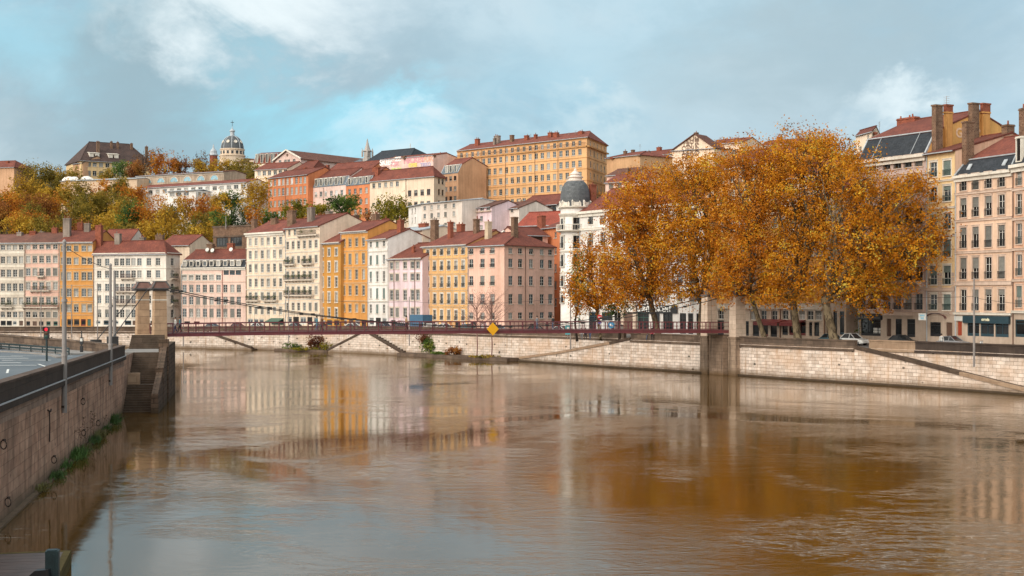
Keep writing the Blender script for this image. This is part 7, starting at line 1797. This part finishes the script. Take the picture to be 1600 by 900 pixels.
Yt = 132.5; o = empty('traffic_light', (XX(127.5, Yt), Yt, zr(Yt)), 0, 'small thin signal post with a pale box beside the curved parapet', 'traffic light'); m = MB(); m.tube([(0, 0, 0), (0, 0, 2.1)], [.075, .05], 8); m.build('pole', SHOPD, o); m = MB(); m.box(-.14, .14, -.1, .1, .85, 1.5); m.box(-.13, .13, -.1, .1, .05, .7); hd = m.build('signal_head', SHOPD, o); m = MB(); m.box(-.11, .11, -.115, -.101, 1.15, 1.42); m.build('plate', FRW, hd)
# lamp post on the slope by the retaining wall
pole(353, 339, 358, 372, .14, 'short pale lamp post on top of the arched retaining wall', name='lamp_post', grp=None)

# ------------------------------------------------------------------ vehicles
def car(x, y, z, rz, paint, label, L=4.2, W_=1.72, Ht=1.48, cat='car', name='parked_car', group='cars parked on the far quay'):
    r = empty(name, (x, y, z), rz, label, cat, group); h = L/2
    secs = [(-h, .55, .34, .62), (-h+.12, .78, .28, .80), (-h+.9, .84, .24, .90), (-.3, .86, .22, .92), (h-1.2, .86, .24, .90), (h-.3, .80, .26, .76), (h, .60, .34, .60)]
    mb = MB(); n = len(secs)
    for (sx, hw, z0, z1) in secs: mb.v += [(sx, -hw, z0), (sx, hw, z0), (sx, hw+.02, (z0+z1)/2), (sx, hw-.06, z1), (sx, -hw+.06, z1), (sx, -hw-.02, (z0+z1)/2)]
    for i in range(n-1):
        for k in range(6): mb.f.append((i*6+k, i*6+(k+1) % 6, (i+1)*6+(k+1) % 6, (i+1)*6+k)); mb.m.append(0)
    mb.f.append(tuple(range(6))); mb.m.append(0); mb.f.append(tuple(range((n-1)*6, n*6))); mb.m.append(0)
    cb = [(-h+.55, .88), (h-1.25, .88)]; ct = [(-h+1.15, Ht-.06), (h-2.1, Ht)]
    mb.slab([(ct[0][0], -.60, ct[0][1]), (ct[1][0], -.60, ct[1][1]), (ct[1][0], .60, ct[1][1]), (ct[0][0], .60, ct[0][1])], .05)
    for sy in (-1, 1):
        for (a, b) in ((cb[0], ct[0]), (cb[1], ct[1]), ((-.1, .90), (-.1, Ht-.02))): mb.seg((a[0], sy*.77, a[1]), (b[0], sy*.60, b[1]-.02), .07, .07)
    mb.build('body', paint, r)
    g = MB(); g.frustum([(cb[0][0]+.04, -.75, .88), (cb[1][0]-.04, -.75, .88), (cb[1][0]-.04, .75, .88), (cb[0][0]+.04, .75, .88)], [(ct[0][0]+.04, -.59, Ht-.075), (ct[1][0]-.04, -.59, Ht-.055), (ct[1][0]-.04, .59, Ht-.055), (ct[0][0]+.04, .59, Ht-.075)]); g.build('windows', GL[0], r)
    for sx in (-h+.85, h-.85):
        for sy in (-.74, .74):
            wm = MB(); wm.M = Matrix.Translation((sx, sy, .31)) @ Matrix.Rotation(R(90), 4, 'X'); wm.lathe([(.20, -.10), (.31, -.10), (.31, .10), (.20, .10), (.05, .08)], 14); wo = wm.build('wheel', SHOPD, r)
    for sy in (-.55, .55):
        l_ = MB(); l_.box(h-.16, h-.02, sy-.14, sy+.14, .52, .66); l_.build('headlight', FRW, r); l_ = MB(); l_.box(-h+.01, -h+.1, sy-.14, sy+.14, .60, .74); l_.build('tail_light', SHOPR, r)
    return r
PW_ = simple('white_car_paint', (.70, .69, .67), .25, .03); PT = simple('teal_car_paint', (.05, .10, .12), .25, .05); PB = simple('black_car_paint', (.015, .017, .02), .25, .05); PG = simple('grey_car_paint', (.20, .20, .21), .25, .05); PR = simple('dark_red_car_paint', (.20, .02, .02), .25, .05)
def qcar(px, off, paint, label, **k):
    q, n = line_pt(px, FL); p = q+n*off; an = math.atan2(-n.x, n.y); return car(p.x, p.y, 4.2, an+(math.pi if k.pop('flip', False) else 0), paint, label, **k)
qcar(1258, 9.0, PW_, 'white car parked between the two rightmost plane trunks', Ht=1.55); qcar(1226, 8.2, PT, 'dark teal car parked before the red awnings', L=4.0)
qcar(1395, 11.0, PG, 'grey car behind the parapet right of the pharmacy') ; qcar(1330, 9.5, PB, 'black car parked before the pharmacy')
car(-54.2, 143.5, zr(143)+.02, 2.3, PB, 'black car cut by the left photo edge on the road bend', Ht=1.6, group=None, name='car')
def van(x, y, z, rz, paint, label, L, W_, Hh, name='delivery_van', cat='van'):
    r = empty(name, (x, y, z), rz, label, cat); mb = MB(); 
    mb.frustum([(-L/2, -W_/2, .35), (L/2-1.5, -W_/2, .35), (L/2-1.5, W_/2, .35), (-L/2, W_/2, .35)], [(-L/2, -W_/2, Hh), (L/2-1.5, -W_/2, Hh), (L/2-1.5, W_/2, Hh), (-L/2, W_/2, Hh)]); mb.build('cargo_box', paint, r)
    c = MB(); c.frustum([(L/2-1.48, -W_/2+.05, .35), (L/2, -W_/2+.05, .35), (L/2, W_/2-.05, .35), (L/2-1.48, W_/2-.05, .35)], [(L/2-1.48, -W_/2+.1, 2.0), (L/2-.75, -W_/2+.15, 2.0), (L/2-.75, W_/2-.15, 2.0), (L/2-1.48, W_/2-.1, 2.0)]); c.build('cab', FRW, r)
    g = MB(); g.box(L/2-1.2, L/2-.6, -W_/2+.05, W_/2-.05, 1.2, 1.85); g.build('windows', GL[0], r)
    for sx in (-L/2+.9, L/2-.8):
        for sy in (-W_/2+.1, W_/2-.1):
            wm = MB(); wm.M = Matrix.Translation((sx, sy, .38)) @ Matrix.Rotation(R(90), 4, 'X'); wm.lathe([(.2, -.12), (.38, -.12), (.38, .12), (.2, .12), (.05, .1)], 14); wm.build('wheel', SHOPD, r)
q, n = line_pt(620, BLINE); p = q+n*6.0; van(p.x, p.y, 4.0, math.atan2(-n.x, n.y), simple('blue_tarpaulin', (.05, .12, .20), .6, .15), 'small truck with a blue box body before the pale pink house', 5.6, 2.2, 3.15, 'box_truck', 'truck')
q, n = line_pt(897, FL); p = q+n*7.0; van(p.x, p.y, 4.2, math.atan2(-n.x, n.y), PW_, 'white van roof behind the rail under the dark green tree', 5.2, 2.0, 2.5)
for px, off, pt, lb in ((430, 6, PG, 'grey car behind the rail before the cream moulded house'), (520, 6, PW_, 'white car behind the rail before the amber house'), (560, 6.2, PG, 'grey car behind the rail before the tall orange house'), (655, 6, PW_, 'white car behind the rail right of the blue box truck'), (340, 7, PR, 'dark red car behind the rail before the pink mansard house'), (300, 7, PG, 'grey car behind the rail beside the left bridge tower'), (372, 7, PW_, 'white car behind the rail at the right end of the pink mansard house'), (470, 6, PR, 'dark red car behind the rail before the balconied cream house'), (585, 6.2, PB, 'black car behind the rail before the narrow white house'), (690, 6, PT, 'teal car behind the rail before the golden house'), (735, 6, PG, 'grey car behind the rail just left of the yellow diamond'), (845, 6, PW_, 'white car behind the rail at the right end of the pink side wall'), (805, 6, PB, 'black car behind the rail before the shaded pink side wall')):
    q, n = line_pt(px, BLINE); p = q+n*off; car(p.x, p.y, interp([0, 265, 553, 700], [3.2, 3.5, 4.0, 4.2], px), math.atan2(-n.x, n.y), pt, lb)

# ------------------------------------------------------------------ people
SKIN = simple('skin', (.50, .29, .20), .6, .05)
def person(x, y, z, face, top, legs, hair, label, step=.22, h=1.72, coat=False, bend=0):
    me = bpy.data.meshes.new('person'); k = h/1.72
    V = [(0, 0, .95, .13, .11), (0, 0, 1.15, .13, .10), (0, 0, 1.38, .17, .11), (0, 0, 1.50, .06, .06), (0, .01, 1.60, .085, .10), (0, .01, 1.70, .07, .085),
         (-.09, 0, .90, .095, .095), (-.10, step*.5+.02, .50, .065, .065), (-.10, step-.04, .09, .045, .045), (-.10, step+.12, .04, .04, .035),
         (.09, 0, .90, .095, .095), (.10, -step*.4+.05, .50, .065, .065), (.10, -step-.02, .10, .045, .045), (.10, -step+.13, .04, .04, .035),
         (-.20, 0, 1.40, .06, .06), (-.25, -.06, 1.13, .046, .046), (-.24, .06, .90, .036, .036), (-.24, .10, .82, .034, .024),
         (.20, 0, 1.40, .06, .06), (.25, .03, 1.13, .046, .046), (.24, .16, .93, .036, .036), (.24, .21, .86, .034, .024)]
    E = [(0, 1), (1, 2), (2, 3), (3, 4), (4, 5), (0, 6), (6, 7), (7, 8), (8, 9), (0, 10), (10, 11), (11, 12), (12, 13), (2, 14), (14, 15), (15, 16), (16, 17), (2, 18), (18, 19), (19, 20), (20, 21)]
    me.from_pydata([(v[0]*k, v[1]*k, v[2]*k) for v in V], E, []); ob = bpy.data.objects.new('person', me); COL.objects.link(ob)
    md = ob.modifiers.new('s', 'SKIN'); 
    for i, v in enumerate(V): me.skin_vertices[0].data[i].radius = (v[3]*k, v[4]*k)
    me.skin_vertices[0].data[0].use_root = True
    sb = ob.modifiers.new('u', 'SUBSURF'); sb.levels = 1; sb.render_levels = 1
    bpy.context.view_layer.update(); nm = bpy.data.meshes.new_from_object(ob.evaluated_get(bpy.context.evaluated_depsgraph_get())); bpy.data.objects.remove(ob)
    nm.materials.clear()
    for m_ in (SKIN, top, legs, SHOPD): nm.materials.append(m_)
    for p_ in nm.polygons:
        c = p_.center/k; zc = c.z; hand = abs(c.x) > .19 and zc < .90
        p_.material_index = 0 if zc > 1.50 or hand else (1 if zc > (.72 if coat else .93) or (abs(c.x) > .17 and zc > .8) else (3 if zc < .10 else 2)); p_.use_smooth = True
    o = bpy.data.objects.new('person', nm); COL.objects.link(o); o.location = (x, y, z); o.rotation_euler = (0, 0, face); tag(o, label, 'person', 'people crossing the footbridge or on the quay')
    m = MB(); m.M = Matrix.Diagonal((k, k, k, 1)); m.lathe([(.102, 1.62), (.112, 1.68), (.105, 1.74), (.07, 1.79), (.02, 1.81)], 12, 0, (0, -.012, 0)); m.build('hair', hair, o, True)
    e = MB(); e.M = Matrix.Diagonal((k, k, k, 1))
    for sx in (-.032, .032): e.box(sx-.012, sx+.012, .098, .108, 1.645, 1.66)
    e.box(-.012, .012, .10, .128, 1.60, 1.645); e.box(-.025, .025, .098, .106, 1.572, 1.58); e.build('face', simple('face_features', (.16, .07, .05), .6), o)
    return o
HB = simple('dark_hair', (.02, .014, .01), .6); HBR = simple('brown_hair', (.10, .05, .03), .6)
CL = {k: simple('cloth_'+k, c, .85, .15) for k, c in dict(teal=(.06, .16, .20), navy=(.02, .03, .08), black=(.02, .02, .022), brown=(.14, .07, .04), red=(.35, .03, .05), white=(.55, .53, .50), jeans=(.06, .09, .16), tan=(.33, .20, .11), grey=(.16, .16, .17)).items()}
def on_deck(px, off, top, legs, hair, face, label, **k):
    x = 0
    for _ in range(40):
        pw = A0+dv*x+Vector((-dv.y, dv.x))*off; x += (XX(px, pw.y)-pw.x)
    person(pw.x, pw.y, zdk(x)+.04, face+rzb, CL[top], CL[legs], hair, label, **k)
on_deck(495, 2.2, 'teal', 'jeans', HB, -1.57, 'person in a teal coat walking on the footbridge before the amber house', coat=True); on_deck(503, 3.4, 'brown', 'black', HBR, 1.57, 'person in brown beside the teal coated walker')
on_deck(635, 2.5, 'tan', 'black', HB, -1.57, 'person in a tan jacket on the footbridge right of the blue truck'); on_deck(864, 2.4, 'black', 'jeans', HBR, 1.57, 'person in black mid-stride on the footbridge, right of the pink corner house')
on_deck(274, 2.4, 'white', 'navy', HBR, 1.57, 'person in white beside the left bridge tower'); on_deck(281, 3.3, 'teal', 'black', HB, 1.3, 'person in teal green just right of the person in white')
on_deck(839, 3.4, 'grey', 'jeans', HB, -1.57, 'person in grey farther left of the black clad walker')
for px, Y, top, legs, hr, fc, lb in ((909, 205, 'white', 'grey', HBR, 3.0, 'person in white standing on the quay under the dark green tree'), (915, 204.5, 'navy', 'black', HB, 3.3, 'person in navy standing on the quay, centre of the group'), (922, 205, 'navy', 'jeans', HB, 2.6, 'person in navy at the right of the standing group'), (1019, 202, 'red', 'black', HB, 3.1, 'person in red by the trunk before the shop'), (1012, 203.5, 'black', 'jeans', HBR, 1.5, 'person in black beside the person in red'), (1471, 170.5, 'white', 'grey', HB, 2.8, 'person in white by the scooter before the arched shop window')):
    person(XX(px, Y), Y, 4.2, fc, CL[top], CL[legs], hr, lb)

# ------------------------------------------------------------------ pontoon at the lower left
pn = empty('wooden_pontoon', (-18.45, 49.35, -.25), .22, 'wet brown plank pontoon at the lower left corner', 'pontoon')
mb = MB(); rs_ = random.Random(3)
for k in range(46):
    y0 = -9+k*.30; x0 = -3.6; mb.box(x0, 2.35, y0, y0+.285, .72, .80+rs_.uniform(-.004, .004))
mb.build('decking', WOOD, pn); mb = MB(); mb.box(2.36, 2.62, -9, 4.85, .1, .84); mb.box(-3.6, 2.62, 4.86, 5.1, .1, .80); mb.build('edge_beam', brickish('mossy_timber', (.095, .07, .02), (.13, .095, .03), (.035, .03, .012), 3, .6, .02, .8, (.05, .05, .015), .6, 0, None, .7), pn)
mb = MB(); mb.box(-3.5, 2.3, -8.9, 4.8, -.6, .70); mb.build('float', SHOPD, pn)
Yp = 46.6; p = P(82, 860, Yp); o = empty('mooring_post', (p.x, Yp, .8), R(12), 'square dark green steel mooring post on the pontoon', 'post')
m = MB(); m.box(-.21, .21, -.21, .21, -1.2, p.z-.8); m.box(-.16, .16, -.16, .16, p.z-.8, p.z-.77); m.box(.04, .09, -.235, -.21, -.5, p.z-.9); m.build('shaft', simple('worn_green_steel', (.012, .026, .029), .5, .4, 3), o)
m = MB(); m.tube([(-.24, -.3, -1.0), (-.17, -.3, .6)], .03, 6); m.build('rod', simple('pale_green_rod', (.25, .36, .30), .5), o)
q = P(64, 888, Yp-.1); f = MB(); f.M = Matrix.Translation((q.x+.05, Yp-.3, .8)); n = 12
f.frustum([(-.55, -.2, -1.2), (.33, -.2, -1.2), (.33, .2, -1.2), (-.55, .2, -1.2)], [(-.50, -.2, q.z-1.15), (.33, -.2, q.z-.95), (.33, .2, q.z-.95), (-.50, .2, q.z-1.15)]); f.frustum([(-.50, -.2, q.z-1.15), (.33, -.2, q.z-.95), (.33, .2, q.z-.95), (-.50, .2, q.z-1.15)], [(-.15, -.18, q.z-.82), (.30, -.18, q.z-.78), (.30, .18, q.z-.78), (-.15, .18, q.z-.82)])
tag(f.build('rubber_fender', SHOPD), 'black rubber fender leaning against the green mooring post', 'fender')
# scooter
q, n = line_pt(1468, FL); p = q+n*6.2; o = empty('motor_scooter', (p.x, p.y, 4.2), math.atan2(-n.x, n.y), 'white motor scooter parked before the arched shop window', 'scooter')
m = MB(); m.box(-.5, .45, -.14, .14, .32, .55); m.frustum([(-.75, -.17, .5), (.05, -.17, .5), (.05, .17, .5), (-.75, .17, .5)], [(-.8, -.13, .82), (-.02, -.12, .78), (-.02, .12, .78), (-.8, .13, .82)]); m.frustum([(.42, -.2, .35), (.55, -.2, .35), (.55, .2, .35), (.42, .2, .35)], [(.62, -.18, 1.1), (.7, -.18, 1.1), (.7, .18, 1.1), (.62, .18, 1.1)]); m.build('body', PW_, o)
m = MB(); m.box(-.8, -.05, -.13, .13, .80, .90); m.build('seat', SHOPD, o); m = MB(); m.tube([(.64, -.34, 1.12), (.66, 0, 1.16), (.64, .34, 1.12)], .025, 6); m.build('handlebar', SHOPD, o)
for sx in (-.62, .68):
    m = MB(); m.M = Matrix.Translation((sx, 0, .25)) @ Matrix.Rotation(R(90), 4, 'X'); m.lathe([(.12, -.05), (.25, -.05), (.25, .05), (.12, .05), (.03, .04)], 14); m.build('wheel', SHOPD, o)
